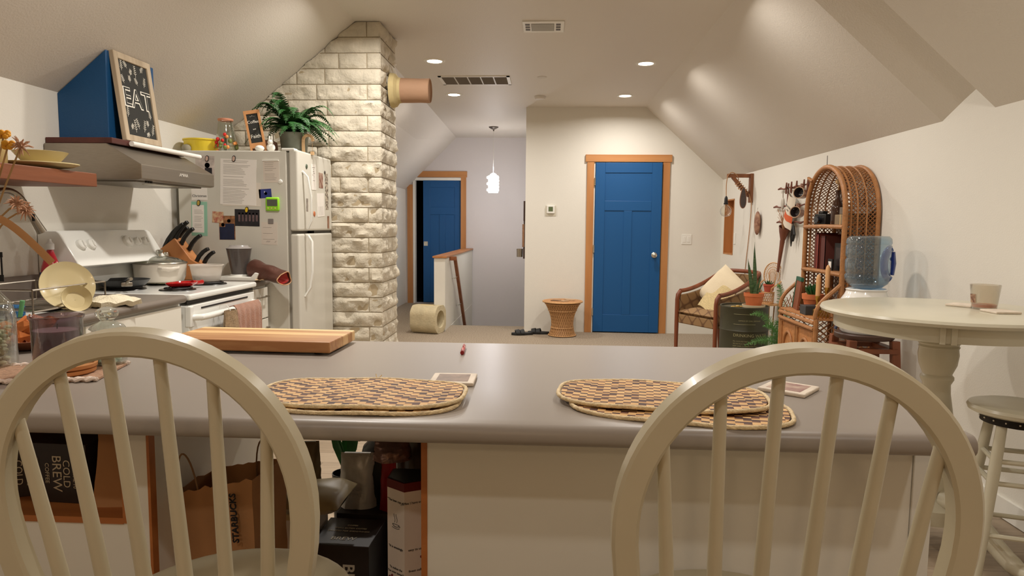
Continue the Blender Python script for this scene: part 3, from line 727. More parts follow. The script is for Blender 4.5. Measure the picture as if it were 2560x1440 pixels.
MB().tube([(0, 0, .085), (.001, 0, .098)], .0012, n=6).build('wick', M_BLACK, cd)
jr = thing('apothecary_jar', 'clear glass jar with a round knobbed lid and mint candies', 'jar', (-1.115, 1.655, IZ + .008))
MB().lathe([(.001, 0), (.038, 0), (.042, .005), (.042, .07), (.036, .082), (.036, .086), (.034, .086), (.034, .081), (.040, .068), (.040, .006), (.001, .003)], n=36, cap=False).build('glass_body', M_GLASS, jr)
M_CRY = mat('pressed_glass', (236, 240, 232), .05, trans=.85, ior=1.35)
MB().lathe([(.038, .086), (.042, .089), (.036, .098), (.020, .105), (.014, .109), (.018, .114), (.026, .122), (.027, .130), (.022, .138), (.010, .143), (.001, .144)], n=28, cap=False).build('knob_lid', M_CRY, jr, smooth=60)
r = random.Random(4); mb = MB()
for k in range(60):
    z = .008 + .0095 * (k // 14); a = r.random() * 6.28; q = .029 * math.sqrt(r.random())
    ax = (r.random() - .5, r.random() - .5, r.random() * .6 + .1)
    mb.lathe([(.001, -.003), (.0065, -.0028), (.0075, 0), (.0065, .0028), (.001, .003)], (q * cos(a), q * sin(a), z + r.random() * .004), 12, axis=ax, cap=False)
o = mb.build('mints', mat('mint_candy', (206, 226, 210), .5), jr); o['kind'] = 'stuff'
# big clear jug, half out of frame, with dried bouquet
jug = thing('glass_jug', 'tall clear glass jug at the left edge, holding pebbles', 'jug', (-1.405, 1.60, IZ))
MB().lathe([(.001, 0), (.068, 0), (.075, .01), (.075, .125), (.068, .16), (.045, .19), (.024, .215), (.022, .25), (.026, .252), (.026, .256), (.020, .256), (.019, .215), (.042, .186), (.065, .158), (.0725, .124), (.0725, .012), (.001, .004)], n=40, cap=False).build('glass_body', M_GLASS, jug)
r = random.Random(9); mb = MB()
for k in range(110):
    a = r.random() * 6.28; q = .062 * math.sqrt(r.random())
    mb.sph((q * cos(a), q * sin(a), .012 + r.random() * .085), .008 + r.random() * .004, 8, 5, (1, .8, .6))
o = mb.build('pebbles', mat('pebble_olive', (150, 144, 112), .6, noise=(20, .35), col2=(204, 196, 168)), jug); o['kind'] = 'stuff'
bq = thing('dried_bouquet', 'dried flower stems with yellow blooms standing in the glass jug', 'dried flowers', (-1.405, 1.60, IZ + .02))
mb = MB(); ends = [(.125, -.03, .525), (.10, -.05, .475), (.155, -.03, .52), (.13, -.02, .385), (.06, -.02, .50), (.11, .03, .37), (.05, .05, .56)]
for e in ends: mb.tube(bez((0, 0, .02), (.0, 0, .25), (e[0] * .4, e[1] * .4, .36), e, 10), [.0022] * 11, n=5)
mb.build('stems', mat('dry_stem', (170, 138, 92), .8), bq)
M_YEL = mat('dry_yellow', (226, 160, 40), .7, noise=(60, .3)); M_PINKDRY = mat('dry_pink', (196, 152, 122), .85, noise=(60, .3))
r = random.Random(2)
for k, e in enumerate(ends):
    mb = MB(); yel = k in (0, 1, 6)
    if yel:
        for q in range(9):
            a = q * 2.4; mb.sph((e[0] + .008 * cos(a), e[1] + .008 * sin(a), e[2] + .005 * sin(q)), .007, 8, 5)
    else:
        for q in range(46):
            d = V((r.gauss(0, 1), r.gauss(0, 1), r.gauss(0.4, 1))).normalized(); L0 = .012 + r.random() * .018
            mb.tube([V(e), V(e) + d * L0 * .6 + V((0, 0, .004)), V(e) + d * L0], [.0011, .0018, .0006], n=4)
    mb.build('flower_head', M_YEL if yel else M_PINKDRY, bq)
lf = MB().tube(bez((-.02, -.02, .20), (.03, -.03, .42), (.08, -.02, .38), (.195, .0, .245), 16), 1, prof=[(-.009, 0), (0, .0015), (.009, 0), (0, -.0015)])
lf.build('dry_leaf', mat('dry_leaf_tan', (196, 146, 96), .6), bq)
# bowl with dry orange leaves
bw = thing('leaf_bowl', 'shallow bowl of orange dried leaves behind the jug', 'bowl', (-1.49, 1.86, IZ))
MB().lathe([(.03, 0), (.05, .004), (.085, .03), (.082, .031), (.048, .008), (.001, .006)], n=28, cap=False).build('bowl', mat('brown_bowl', (120, 70, 44), .5), bw)
r = random.Random(5); mb = MB()
for k in range(26):
    c = V((r.gauss(0, .035), r.gauss(0, .03), .025 + r.random() * .055)); ax = V((r.gauss(0, 1), r.gauss(0, 1), r.gauss(0, .6))).normalized(); a, b = frame(ax)
    L0 = .025 + r.random() * .02
    mb.add([c - a * L0, c - b * L0 * .5 + ax * .004, c + a * L0, c + b * L0 * .5 + ax * .006, c + ax * .010], [(0, 1, 4), (1, 2, 4), (2, 3, 4), (3, 0, 4), (4, 1, 0)])
o = mb.build('dried_leaves', mat('orange_leaf', (206, 120, 58), .6, noise=(20, .3)), bw, smooth=0); o['kind'] = 'stuff'

# ---------------------------------------------------------------- things in the cubby and on the island's open shelf
M_BOX = mat('coffee_box_brown', (44, 32, 28), .45)
def coffee_box(name, loc, size, rz, label, lines, cat='box'):
    t = thing(name, label, cat, loc, rz, 'dark brown coffee boxes')
    x, y, z = size
    MB().b2((-x / 2, -y / 2, 0), (x / 2, y / 2, z)).build('carton', M_BOX, t, smooth=0, bevel=.0015)
    return t
b = coffee_box('coffee_box', (-1.112, 1.565, CZ), (.135, .20, .140), rad(-3), 'dark coffee box in the cubby, COLD BREW on its front turned sideways', None)
y0 = -.1005
mb = MB()
mb.text('BREW', (-.006, y0, .07), (0, 0, -1), (1, 0, 0), .032); mb.text('COLD', (.018, y0, .07), (0, 0, -1), (1, 0, 0), .024)
mb.text('VARIETAL 70', (.038, y0, .07), (0, 0, -1), (1, 0, 0), .012); mb.text('STARBUCKS', (.050, y0, .07), (0, 0, -1), (1, 0, 0), .009); mb.text('COFFEE', (-.030, y0, .07), (0, 0, -1), (1, 0, 0), .014)
mb.build('lettering', mat('print_cream', (206, 196, 176), .6), b, smooth=0)
MB().b2((-.060, y0, .035), (-.050, y0 - .0005, .105)).build('printed_band', mat('print_grey', (92, 84, 76), .6), b, smooth=0)
b = coffee_box('coffee_box', (-1.275, 1.57, CZ), (.13, .18, .125), rad(20), 'dark coffee box turned at an angle at the cubby left, EW lettering', None)
MB().text('CUTTING EDGE', (.030, -.0905, .07), (0, 0, -1), (1, 0, 0), .012).text('BREW', (.045, -.0905, .06), (0, 0, -1), (1, 0, 0), .026).text('COLD', (.010, -.0905, .06), (0, 0, -1), (1, 0, 0), .022).build('lettering', mat('print_cream', (206, 196, 176), .6), b, smooth=0)
def paper_bag(name, loc, rz, w, d, h, label, torn=0.01, m=None, seed=1, lean=0.0, pinch=False):
    t = thing(name, label, 'bag', loc, rz)
    mb = MB(); r = random.Random(seed)
    per = []
    nx, ny = 14, 6
    for i in range(nx): per.append((-w / 2 + w * i / nx, -d / 2))
    for i in range(ny): per.append((w / 2, -d / 2 + d * i / ny))
    for i in range(nx): per.append((w / 2 - w * i / nx, d / 2))
    for i in range(ny): per.append((-w / 2, d / 2 - d * i / ny))
    n = len(per); nz = 12; vs = []
    for k in range(nz + 1):
        q = k / nz
        for (x, y) in per:
            top = h * (1 + torn * (r.random() - .5)) if k == nz else h
            sy = (1 - .75 * q) if pinch else (1 - .10 * sin(pi * q))
            cx = x * (1 - .02 * sin(q * 5 + y * 20)) + lean * q + .004 * noise.noise(V((x * 9, y * 9, q * 5 + seed)))
            zt = top * q
            if not pinch: zt += q ** 3 * .05 * (x / w)       # the rim rises to one side
            vs.append((cx, y * sy + .006 * noise.noise(V((x * 12, q * 6, seed))) , zt))
    fs = [(k * n + i, k * n + (i + 1) % n, (k + 1) * n + (i + 1) % n, (k + 1) * n + i) for k in range(nz) for i in range(n)]
    q = len(vs); vs += [(x * .985, y * .98, max(z, .002)) for x, y, z in vs]; fs += [tuple(i + q for i in f[::-1]) for f in fs]
    for i in range(n): j = (i + 1) % n; fs.append((nz * n + i, nz * n + j, q + nz * n + j, q + nz * n + i))
    fs.append(tuple(range(n))[::-1]); fs.append(tuple(range(q, q + n)))
    mb.add(vs, fs).build('paper_body', m or M_KRAFT, t, smooth=30)
    return t
paper_bag('paper_bag', (-.984, 1.50, CZ), rad(4), .09, .10, .225, 'plain brown paper bag leaning at the right of the cubby', seed=3, pinch=True)
pb = paper_bag('paper_shopping_bag', (-.760, 1.56, SZ), rad(-6), .205, .16, .475, 'large brown paper shopping bag with black lettering running up its side, on the open shelf', torn=.02, seed=8)
MB().text('STARBUCKS', (.062, -.0870, .408), (-.06, 0, 1), (-1, 0, -.06), .0215, ext=.0012, off=.0004).build('lettering', M_INK, pb, smooth=0)
MB().tube(bez((-.088, -.066, .42), (-.105, -.07, .60), (-.05, -.07, .57), (-.035, -.068, .42), 16), .0022, n=6).build('twisted_handle', mat('paper_cord', (150, 116, 82), .8), pb)
MB().tube(bez((.035, .066, .39), (.01, .07, .6), (.08, .07, .58), (.075, .068, .40), 16), .0022, n=6).build('twisted_handle', MATS['paper_cord'], pb)
# white shoe box + tan packet on it
wb = thing('white_box', 'low white box with small writing under a tan packet', 'box', (-.60, 1.80, SZ))
MB().b2((-.12, -.09, 0), (-.035, .10, .295)).build('carton', M_PAPER, wb, smooth=0, bevel=.001)
MB().text('~', (-.07, -.0905, .17), (1, 0, 0), (0, 0, 1), .05).text('ROASTED', (-.072, -.0905, .10), (1, 0, 0), (0, 0, 1), .012).build('lettering', M_INK, wb, smooth=0)
MB().b2((-.121, -.091, .295), (-.034, .101, .312)).build('lid', mat('lid_yellowed', (206, 190, 150), .6), wb, smooth=0)
def pillow_mesh(w, d, h, seed=0, pts=14, wr=.006):
    mb = MB()
    def f(u, v, s):
        x = (u - .5) * w; y = (v - .5) * d; e = (max(0, 1 - abs(2 * u - 1) ** 3) * max(0, 1 - abs(2 * v - 1) ** 3)) ** .5
        return (x, y, s * h / 2 * e + wr * noise.noise(V((x * 14, y * 14, seed + s))))
    mb.grid(lambda u, v: f(u, v, 1), pts, pts).grid(lambda u, v: f(u, v, -1), pts, pts, flip=True)
    return mb
one(pillow_mesh(.17, .19, .055, 3), 'bean_packet', mat('tan_foil', (150, 132, 94), .4, noise=(8, .15)), 'flat tan coffee packet lying on the white box', 'packet', loc=(-.618, 1.76, SZ + .345))
def pouch(loc, rz, w, h, d, m, label, name='coffee_pouch', tilt=0):
    t = thing(name, label, 'coffee bag', loc, rz)
    mb = MB(); nu, nv = 14, 16
    def f(u, v, s):
        x = (u - .5) * w * (1 - .12 * v); e = (1 - abs(2 * u - 1) ** 4) * (1 - v ** 2.2) ** .8
        return (x + .003 * noise.noise(V((u * 6, v * 8, s))), s * (d / 2 * e + .001) + .004 * noise.noise(V((u * 7, v * 9, w))), h * v)
    mb.grid(lambda u, v: f(u, v, -1), nu, nv).grid(lambda u, v: f(u, v, 1), nu, nv, flip=True)
    mb.build('foil_body', m, t)
    MB().b2((-w * .36, -.006, h * .93), (w * .36, .006, h)).build('top_seal', m, t, smooth=0, bevel=.002)
    return t
M_FOIL = mat('silver_foil', (190, 186, 180), .35, .2, noise=(10, .2), bump=(14, .5))
b = coffee_box('coffee_box', (-.545, 1.805, SZ), (.165, .17, .225), rad(-2), 'black coffee box on the open shelf with COLD BREW printed on its front', None)
MB().text('COLD', (-.018, -.0855, .115), (0, 0, -1), (1, 0, 0), .045, bold=True).text('BREW', (.026, -.0855, .115), (0, 0, -1), (1, 0, 0), .045, bold=True).text('BREW', (.0, -.045, .2255), (1, 0, 0), (0, 1, 0), .026).text('CRAFTED FOR SMOOTHNESS', (0, .0, .2255), (1, 0, 0), (0, 1, 0), .009).text('SMALL BATCH COFFEE', (0, .018, .2255), (1, 0, 0), (0, 1, 0), .009).text('COFFEE', (0, .036, .2255), (1, 0, 0), (0, 1, 0), .009).build('lettering', MATS['print_cream'], b, smooth=0)
one(MB().b2((-.11, -.05, 0), (.14, .085, .235)), 'dark_crate', mat('dark_carton', (36, 28, 24), .6), 'dark carton behind the black coffee box carrying the bags', 'box', loc=(-.50, 1.95, SZ), smooth=0, bevel=.002)
po = pouch((-.560, 1.955, SZ + .236), rad(2), .112, .165, .055, M_FOIL, 'silver foil coffee bag standing in the middle of the shelf')
MB().text('DECAF', (0, -.0285, .060), (1, 0, 0), (0, 0, 1), .016).text('ROAST', (0, -.0285, .042), (1, 0, 0), (0, 0, 1), .016).build('lettering', mat('print_white', (200, 196, 188), .6), po, smooth=0)
pouch((-.455, 1.94, SZ + .236), rad(-30), .08, .20, .05, mat('red_foil', (150, 22, 24), .35, .3), 'red foil coffee bag leaning behind the tall white carton')
pouch((-.69, 1.86, SZ + .312), rad(10), .10, .15, .05, mat('olive_foil', (112, 98, 70), .35, .3, noise=(9, .3)), 'olive crumpled coffee bag behind the tan packet')
pouch((-.385, 1.66, SZ + .49), rad(20), .10, .05, .07, mat('mauve_foil', (140, 112, 104), .25, .5, noise=(20, .3), bump=(20, .6)), 'crinkled pinkish foil bag top over the tall carton')
kt = thing('kettle', 'round black kettle behind the coffee bags', 'kettle', (-.475, 2.045, SZ + .236))
MB().lathe([(.08, 0), (.10, .03), (.105, .10), (.09, .16), (.05, .20), (.001, .21)], n=32, cap=False).build('body', M_BLACK, kt)
MB().box((.0, 0, .215), (.05, .05, .04)).build('lid_knob', M_BLACK, kt, smooth=0, bevel=.006)
# press coffee-maker carton (tall hexagonal white with quotes)
ap = thing('coffee_press_carton', 'tall white carton with coffee quotes and cup drawings at the shelf right', 'carton', (-.3085, 1.505, SZ), rad(0))
pts = [(-.052, -.01), (-.006, -.042), (.044, -.016), (.044, .05), (-.052, .05)]
MB().prism(pts, 2, 0, .50).build('carton', mat('carton_white', (222, 210, 198), .45), ap, smooth=0)
MB().prism([(x * 1.01, y * 1.01) for x, y in pts], 2, .482, .502).build('red_rim', mat('rim_red', (96, 20, 18), .5), ap, smooth=0)
MB().prism([(x * .92, y * .92) for x, y in pts], 2, .495, .5045).build('lid_inside', M_BLACK, ap, smooth=0)
lx = V((.046, -.032, 0)).normalized(); rx = V((.05, .026, 0)).normalized(); ln = V((-.032, -.046, 0)).normalized() * .0006; rn = V((.026, -.05, 0)).normalized() * .0006
cl = V((-.029, -.026, 0)) + ln; cr_ = V((.019, -.029, 0)) + rn; Z_ = V((0, 0, 1))
mb = MB()
for z, a, b_ in ((.455, '"The best cup of', 'coffee I have ever had."'), (.345, '"It is amazingly', 'easy to use."'), (.295, '"It makes the', 'finest coffee'), (.285, "I've ever tasted.\"", ''), (.245, '"I purchased the', 'AeroPress and'), (.235, 'the results are', 'magnificent'), (.225, 'I can retire my', 'French press,'), (.215, 'vacuum brewer,', 'drip makers'), (.205, 'and all the', 'others."'), (.150, '"Fastest way', 'to make a'), (.140, 'cup I know', 'of coffee."')):
    mb.text(a, cl + Z_ * z, lx, Z_, .0078, .0002); 
    if b_: mb.text(b_, cr_ + Z_ * z, rx, Z_, .0078, .0002)
def cup_drawing(c, x):
    c = V(c)
    mb.tube([c + x * (.010 * cos(a)) + Z_ * (.006 * sin(a)) for a in [pi + pi * k / 10 for k in range(11)]] + [c + x * .010, c - x * .010], .0006, n=4)
    mb.tube([c + x * (.010 + .004 * sin(pi * k / 6)) + Z_ * (-.001 - .004 * k / 6) for k in range(7)], .0006, n=4)
    mb.tube([c + x * (-.012 + .024 * k / 8) + Z_ * (-.008 - .002 * sin(pi * k / 8)) for k in range(9)], .0006, n=4)
    for q in (-.004, .003): mb.tube([c + x * (q + .002 * sin(k)) + Z_ * (.004 + k * .004) for k in range(6)], .0005, n=4)
cup_drawing(cl + Z_ * .40, lx); cup_drawing(cr_ + Z_ * .165, rx)
mb.build('printed_quotes', M_INK, ap, smooth=0)
mb = MB()
for c, x in ((cr_ + rx * .016 + Z_ * .325, rx), (cl - lx * .016 + Z_ * .27, lx)):
    for q in ((-.005, 0), (.003, .005), (.003, -.005)): mb.sph(c + x * q[0] + Z_ * q[1], .0032, 8, 6)
mb.build('printed_beans', mat('bean_red', (110, 26, 22), .5), ap)
dj = thing('dark_canister', 'dark translucent canister at the back right of the shelf', 'canister', (-.335, 1.72, SZ))
MB().lathe([(.05, 0), (.055, .01), (.055, .56), (.045, .60), (.04, .64)], n=24).build('body', mat('smoked_plastic', (58, 46, 38), .15), dj)
# artificial greenery at shelf back
gp = thing('leafy_plant', 'small green plant with pale buds behind the silver bag', 'plant', (-.63, 2.055, SZ))
MB().lathe([(.03, 0), (.04, .30), (.038, .30), (.028, .01)], n=20).build('vase', M_BLACK, gp)
r = random.Random(12); mb = MB(); m2 = MB()
for k in range(9):
    a = r.random() * 6.28; tip = V((.055 * cos(a), .035 * sin(a), .45 + r.random() * .045)); c = V((0, 0, .29)); d = (tip - c); sd = d.cross(V((0, 1, .2))).normalized() * .011
    mb.add([c, c + d * .5 + sd, tip, c + d * .5 - sd, c + d * .5 + V((0, .003, .0))], [(0, 1, 4), (1, 2, 4), (2, 3, 4), (3, 0, 4)])
for k in range(12): m2.sph((.045 + r.gauss(0, .018), r.gauss(0, .01), .46 + r.gauss(0, .02)), .006, 8, 5)
mb.build('foliage', M_LEAF, gp, smooth=0); m2.build('buds', mat('bud_cream', (214, 190, 150), .6), gp)

# ---------------------------------------------------------------- kitchen run along the left wall
KZ = 0.94
WX = XL
sc = thing('sink_cabinet', 'white base cabinet run with a grey counter and sink on the left', 'cabinet', (0, 0, 0))
MB().b2((WX + .01, YB + 2.4, .10), (-1.735, 3.095, KZ - .04)).b2((WX + .01, YB + 2.4, 0), (-1.80, 3.095, .10)).build('body', M_WHITE, sc, smooth=0)
for y0, y1 in ((2.42, 3.09), (1.90, 2.41), (1.2, 1.89)):
    d = MB().b2((-1.735, y0 + .004, .12), (-1.716, y1 - .004, KZ - .05)).build('door', mat('shaker_white', (228, 224, 212), .4), sc, smooth=0, bevel=.002)
SX0, SX1, SY0, SY1 = -2.20, -1.86, 2.02, 2.74
def ct(mb, x0, x1, y0, y1, hole=None):
    if hole:
        hx0_, hx1_, hy0_, hy1_ = hole
        mb.b2((x0, y0, KZ - .038), (x1, hy0_, KZ)).b2((x0, hy1_, KZ - .038), (x1, y1, KZ)).b2((x0, hy0_, KZ - .038), (hx0_, hy1_, KZ)).b2((hx1_, hy0_, KZ - .038), (x1, hy1_, KZ))
    else: mb.b2((x0, y0, KZ - .038), (x1, y1, KZ))
    return mb
mb = MB(); ct(mb, WX + .002, -1.72, YB + 2.4, 3.11, (SX0, SX1, SY0, SY1)); mb.tube([(-1.72, YB + 2.4, KZ - .019), (-1.72, 3.11, KZ - .019)], .019, n=20)
mb.b2((WX + .004, YB + 2.4, KZ), (WX + .018, 2.97, KZ + .10))
mb.build('countertop', mat('counter_taupe', (122, 112, 102), .35), sc, smooth=40)
M_SINK = mat('sink_black', (38, 36, 33), .5)
mb = MB().b2((SX0, SY0, KZ - .2), (SX1, SY1, KZ - .19)).b2((SX0 - .006, SY0, KZ - .2), (SX0, SY1, KZ + .003)).b2((SX1, SY0, KZ - .2), (SX1 + .006, SY1, KZ + .003)).b2((SX0, SY0 - .006, KZ - .2), (SX1, SY0, KZ + .003)).b2((SX0, SY1, KZ - .2), (SX1, SY1 + .006, KZ + .003))
mb.b2((SX0, 2.36, KZ - .19), (SX1, 2.38, KZ - .02))
mb.build('sink_basin', M_SINK, sc, smooth=0, bevel=.002)
# faucet
fa = thing('faucet', 'brushed metal pull-down kitchen faucet behind the sink', 'faucet', (-2.265, 2.50, KZ), rad(0))
MB().lathe([(.03, 0), (.028, .01), (.018, .02), (.016, .08)], n=24).build('base', M_STEEL, fa)
arc = bez((0, 0, .06), (.0, .0, .42), (.04, .22, .56), (.07, .27, .40), 24)
MB().tube(arc, .0125, n=16).build('spout', M_STEEL, fa)
d = (arc[-1] - arc[-3]).normalized(); a = arc[-1]
MB().tube([a - d * .005, a + d * .03, a + d * .08, a + d * .12], [.0135, .0145, .017, .0195], n=20).build('spray_head', M_STEEL, fa)
MB().b2((-.004, -.004, 0), (.004, .004, .03)).build('spray_button', M_BLACK, fa, smooth=0, loc=tuple(a + d * .05 + V((.012, -.012, -.015))))
MB().tube([(0, -.015, .05), (.0, -.05, .06), (.0, -.09, .085)], [.007, .006, .005]).build('lever', M_STEEL, fa)
# dish soap
so = thing('dish_soap_bottle', 'clear bottle of red dish soap with a blue and white label', 'bottle', (-2.215, 2.92, KZ))
MB().lathe([(.001, 0), (.042, 0), (.048, .012), (.048, .09), (.044, .13), (.030, .17), (.018, .20), (.014, .215)], n=28, sx=1, sy=.62, cap=False).build('body', mat('red_soap', (206, 40, 56), .1, trans=.35, coat=.6), so)
MB().lathe([(.015, .215), (.017, .218), (.017, .24), (.008, .25), (.006, .262), (.001, .263)], n=20, cap=False).build('cap', mat('cap_clear', (226, 226, 226), .3), so)
MB().b2((-.030, -.0315, .045), (.030, -.0295, .115)).build('label_panel', mat('label_blue', (36, 44, 84), .4), so, smooth=0, bevel=.004)
MB().text('AJAX', (0, -.032, .083), (1, 0, 0), (0, 0, 1), .022, bold=True).build('lettering', mat('print_pale', (226, 226, 230), .5), so, smooth=0)
# dish rack with plates
dr = thing('dish_rack', 'wire and wood dish rack standing over the sink', 'dish rack', (-1.985, 2.52, KZ + .004))
mb = MB()
for x in (-.15, .15):
    mb.tube([(x, -.20, .0), (x, -.20, .09), (x, .20, .09), (x, .20, .0)], .004, n=6)
for y in (-.2, .2): mb.tube([(-.15, y, .09), (.15, y, .09)], .004, n=6)
for i in range(9): mb.tube([(-.15, -.16 + i * .04, .012), (.15, -.16 + i * .04, .012)], .0025, n=6)
for x in (-.15, .15): mb.tube([(x, -.2, .012), (x, .2, .012)], .0035, n=6)
mb.build('wire_frame', M_STEEL, dr)
M_CREAMW = mat('cream_glaze', (212, 196, 152), .2, coat=.2)
def dish(loc, r_, name, label, tiltx, rz, deep=.02):
    o = MB().lathe([(.001, .004), (r_ * .52, .004), (r_ * .56, 0), (r_ * .60, 0), (r_ * .64, .006), (r_ * .80, deep * .5), (r_, deep), (r_ * 1.01, deep + .003), (r_, deep + .006), (r_ * .8, deep * .5 + .006), (r_ * .62, .011), (.001, .010)], n=56, cap=False)
    ob = o.build(name, M_CREAMW, None); ob.location = loc; ob.rotation_euler = (tiltx, 0, rz)
    return tag(ob, label, 'plate' if 'plate' in name else 'bowl', 'cream crockery drying in the rack')
dish((-1.885, 2.56, KZ + .085), .096, 'dinner_plate', 'large cream plate standing in the dish rack', rad(72), rad(52))
dish((-1.825, 2.52, KZ + .035), .052, 'small_bowl', 'small cream bowl leaning in front of the large plate', rad(68), rad(52), .03)
us = thing('slotted_spatula', 'black slotted spatula standing at the left of the dish rack', 'spatula', (-2.06, 2.42, KZ + .02), rad(15))
mb = MB()
for i in range(5): mb.b2((-.032 + i * .0145, -.002, .12), (-.026 + i * .0145, .002, .185))
mb.b2((-.034, -.002, .185), (.034, .002, .205)).b2((-.034, -.002, .095), (.034, .002, .12)).build('blade', M_BLACK, us, smooth=0, bevel=.001)
MB().tube([(0, 0, .10), (0, .004, .04), (0, .01, -.10)], [.008, .006, .007]).build('handle', M_BLACK, us)
bs = thing('dish_brush', 'green handled dish brush standing in the sink', 'brush', (-1.91, 2.34, KZ - .06))
MB().tube([(0, 0, -.02), (.01, .0, .06), (.022, .0, .115)], [.006, .007, .008], n=10).build('handle', mat('green_plastic', (112, 176, 120), .3), bs)
MB().lathe([(.02, -.04), (.024, -.02), (.012, -.015)], n=16).build('brush_head', M_WHITE, bs)
one(MB().box((0, 0, 0), (.085, .055, .05)), 'sponge', mat('blue_sponge', (52, 104, 150), .9, noise=(90, .2), bump=(200, .8)), 'blue sponge at the back of the sink', 'sponge', loc=(-2.02, 2.44, KZ + .0), smooth=0, bevel=.008)
def cl(u, v):
    x = (u - .5) * .17; y = (v - .5) * .12
    return (x, y, .020 + .022 * (1 - abs(2 * u - 1) ** 2) * (1 - abs(2 * v - 1) ** 2) + .008 * noise.noise(V((u * 5, v * 5, 1))) + .004 * sin(u * 14 + v * 6))
one(MB().sheet(cl, 26, 18, .022), 'dish_cloth', mat('cloth_cream', (226, 216, 190), .95, bump=(150, .5)), 'crumpled cream dish cloth on the counter beside the bowls', 'cloth', loc=(-1.765, 2.66, KZ - .008), rz=rad(66))

# ---------------------------------------------------------------- range
rg = thing('kitchen_range', 'white electric range with coil burners and a tilted knob panel', 'stove', (0, 0, 0))
RY0, RY1, RX = 3.135, 3.875, -1.725
MB().b2((WX + .02, RY0, .0), (RX - .03, RY1, KZ - .012)).build('body', M_ENAMEL, rg, smooth=0, bevel=.003)
MB().b2((WX + .05, RY0 - .004, KZ - .03), (RX + .028, RY1 + .004, KZ)).build('cooktop', M_ENAMEL, rg, smooth=0, bevel=.010, seg=3)
MB().b2((RX - .03, RY0 + .006, KZ - .048), (RX + .006, RY1 - .006, KZ - .034)).build('vent_gap', M_BLACK, rg, smooth=0)
od = MB().b2((RX - .03, RY0 + .006, .24), (RX + .016, RY1 - .006, KZ - .055)).build('oven_door', M_ENAMEL, rg, smooth=0, bevel=.006)
MB().b2((RX + .0165, RY0 + .11, .40), (RX + .019, RY1 - .11, .66)).build('oven_window', mat('oven_glass', (30, 28, 26), .08), od, smooth=0, bevel=.001)
MB().b2((RX + .0165, RY0 + .12, KZ - .082), (RX + .0185, RY1 - .10, KZ - .074)).build('door_slot', M_BLACK, od, smooth=0)
hb = MB().tube([(RX + .016, RY0 + .03, KZ - .115), (RX + .055, RY0 + .05, KZ - .115), (RX + .06, RY0 + .10, KZ - .115), (RX + .06, RY1 - .10, KZ - .115), (RX + .055, RY1 - .05, KZ - .115), (RX + .016, RY1 - .03, KZ - .115)], .016, n=12).build('door_handle', M_ENAMEL, od)
MB().b2((RX - .005, RY0 + .004, KZ - .16), (RX + .025, RY0 + .036, KZ - .06)).build('handle_bracket', M_ENAMEL, od, smooth=0, bevel=.004)
MB().b2((RX - .03, RY0 + .006, .03), (RX + .012, RY1 - .006, .225)).build('warming_drawer', M_ENAMEL, rg, smooth=0, bevel=.006)
# backguard: sloped face
GY0, GY1 = 2.99, 3.70
def bgx(z): return -2.215 + (1.235 - z) / (1.235 - 1.085) * .075
bg = MB().prism([(WX + .004, KZ + .0005), (WX + .075, KZ + .0005), (WX + .075, 1.055), (bgx(1.075) + .004, 1.075), (bgx(1.075), 1.085), (-2.222, 1.228), (-2.236, 1.238), (WX + .004, 1.238)], 1, GY0, GY1)
bgo = bg.build('backguard', M_ENAMEL, rg, smooth=30, bevel=.004)
sl_ = V((.075, 0, -.150)).normalized(); nn_ = V((.150, 0, .075)).normalized()
def gp_(y, q, off=0):  # q 0 top..1 bottom on sloped face
    return V((-2.222, y, 1.228)) + sl_ * (.160 * q) + nn_ * off
def knob(y, q, r_, nm='burner_knob'):
    MB().lathe([(r_ * 1.15, .0), (r_ * 1.1, .004), (r_ * .95, .006), (r_ * .9, .022), (r_ * .75, .026), (.001, .027)], gp_(y, q, .0), 28, axis=nn_, cap=False).box(gp_(y, q, .024), (.010, .010, .001)).build(nm, M_ENAMEL, bgo)
    MB().tube([gp_(y, q - .09, .030), gp_(y, q + .09, .030)], .004, n=8).build('knob_ridge', M_ENAMEL, bgo)
for y in (3.075, 3.145): knob(y, .42, .027)
knob(3.44, .36, .034, 'oven_knob')
for y in (3.52, 3.59): knob(y, .38, .025)
R_ = Matrix((sl_, V((0, 1, 0)), nn_)).transposed().to_3x3()
def gbox(y0, y1, q0, q1, h0, h1):
    mb = MB(); c = [gp_(y, q, h) for h in (h0, h1) for y, q in ((y0, q1), (y1, q1), (y1, q0), (y0, q0))]
    return mb.add(c, [(3, 2, 1, 0), (4, 5, 6, 7), (0, 1, 5, 4), (1, 2, 6, 5), (2, 3, 7, 6), (3, 0, 4, 7)])
gbox(3.235, 3.375, .12, .72, .0, .0015).build('clock_panel', mat('panel_grey', (186, 184, 176), .4), bgo, smooth=0)
gbox(3.262, 3.345, .26, .56, .0015, .0025).build('display_bezel', M_WHITE, bgo, smooth=0)
gbox(3.280, 3.322, .32, .52, .0025, .0032).build('clock_display', mat('lcd_lit_green', (20, 96, 40), .3, emis=.35), bgo, smooth=0)
mb = gbox(3.205, 3.211, .16, .24, 0, .001); q = gbox(3.215, 3.221, .62, .70, 0, .001); mb.add(q.v, q.f)
mb.build('indicator_lamp', M_BLACK, bgo, smooth=0)
MB().text('Kenmore', gp_(3.115, .80, .0005), (0, 1, 0), -sl_, .013, .0003).build('maker_name', mat('print_grey2', (110, 96, 90), .5), bgo, smooth=0)
mb = MB()
for y in (3.075, 3.145, 3.44, 3.52, 3.59):
    mb.text('OFF', gp_(y, .13, .0005), (0, 1, 0), -sl_, .006, .0002)
mb.text('OVEN', gp_(3.21, .10, .0005), (0, 1, 0), -sl_, .006, .0002).text('ON', gp_(3.218, .80, .0005), (0, 1, 0), -sl_, .006, .0002)
mb.build('dial_marks', MATS['print_grey2'], bgo, smooth=0)
M_COIL = mat('coil_black', (30, 28, 27), .5)
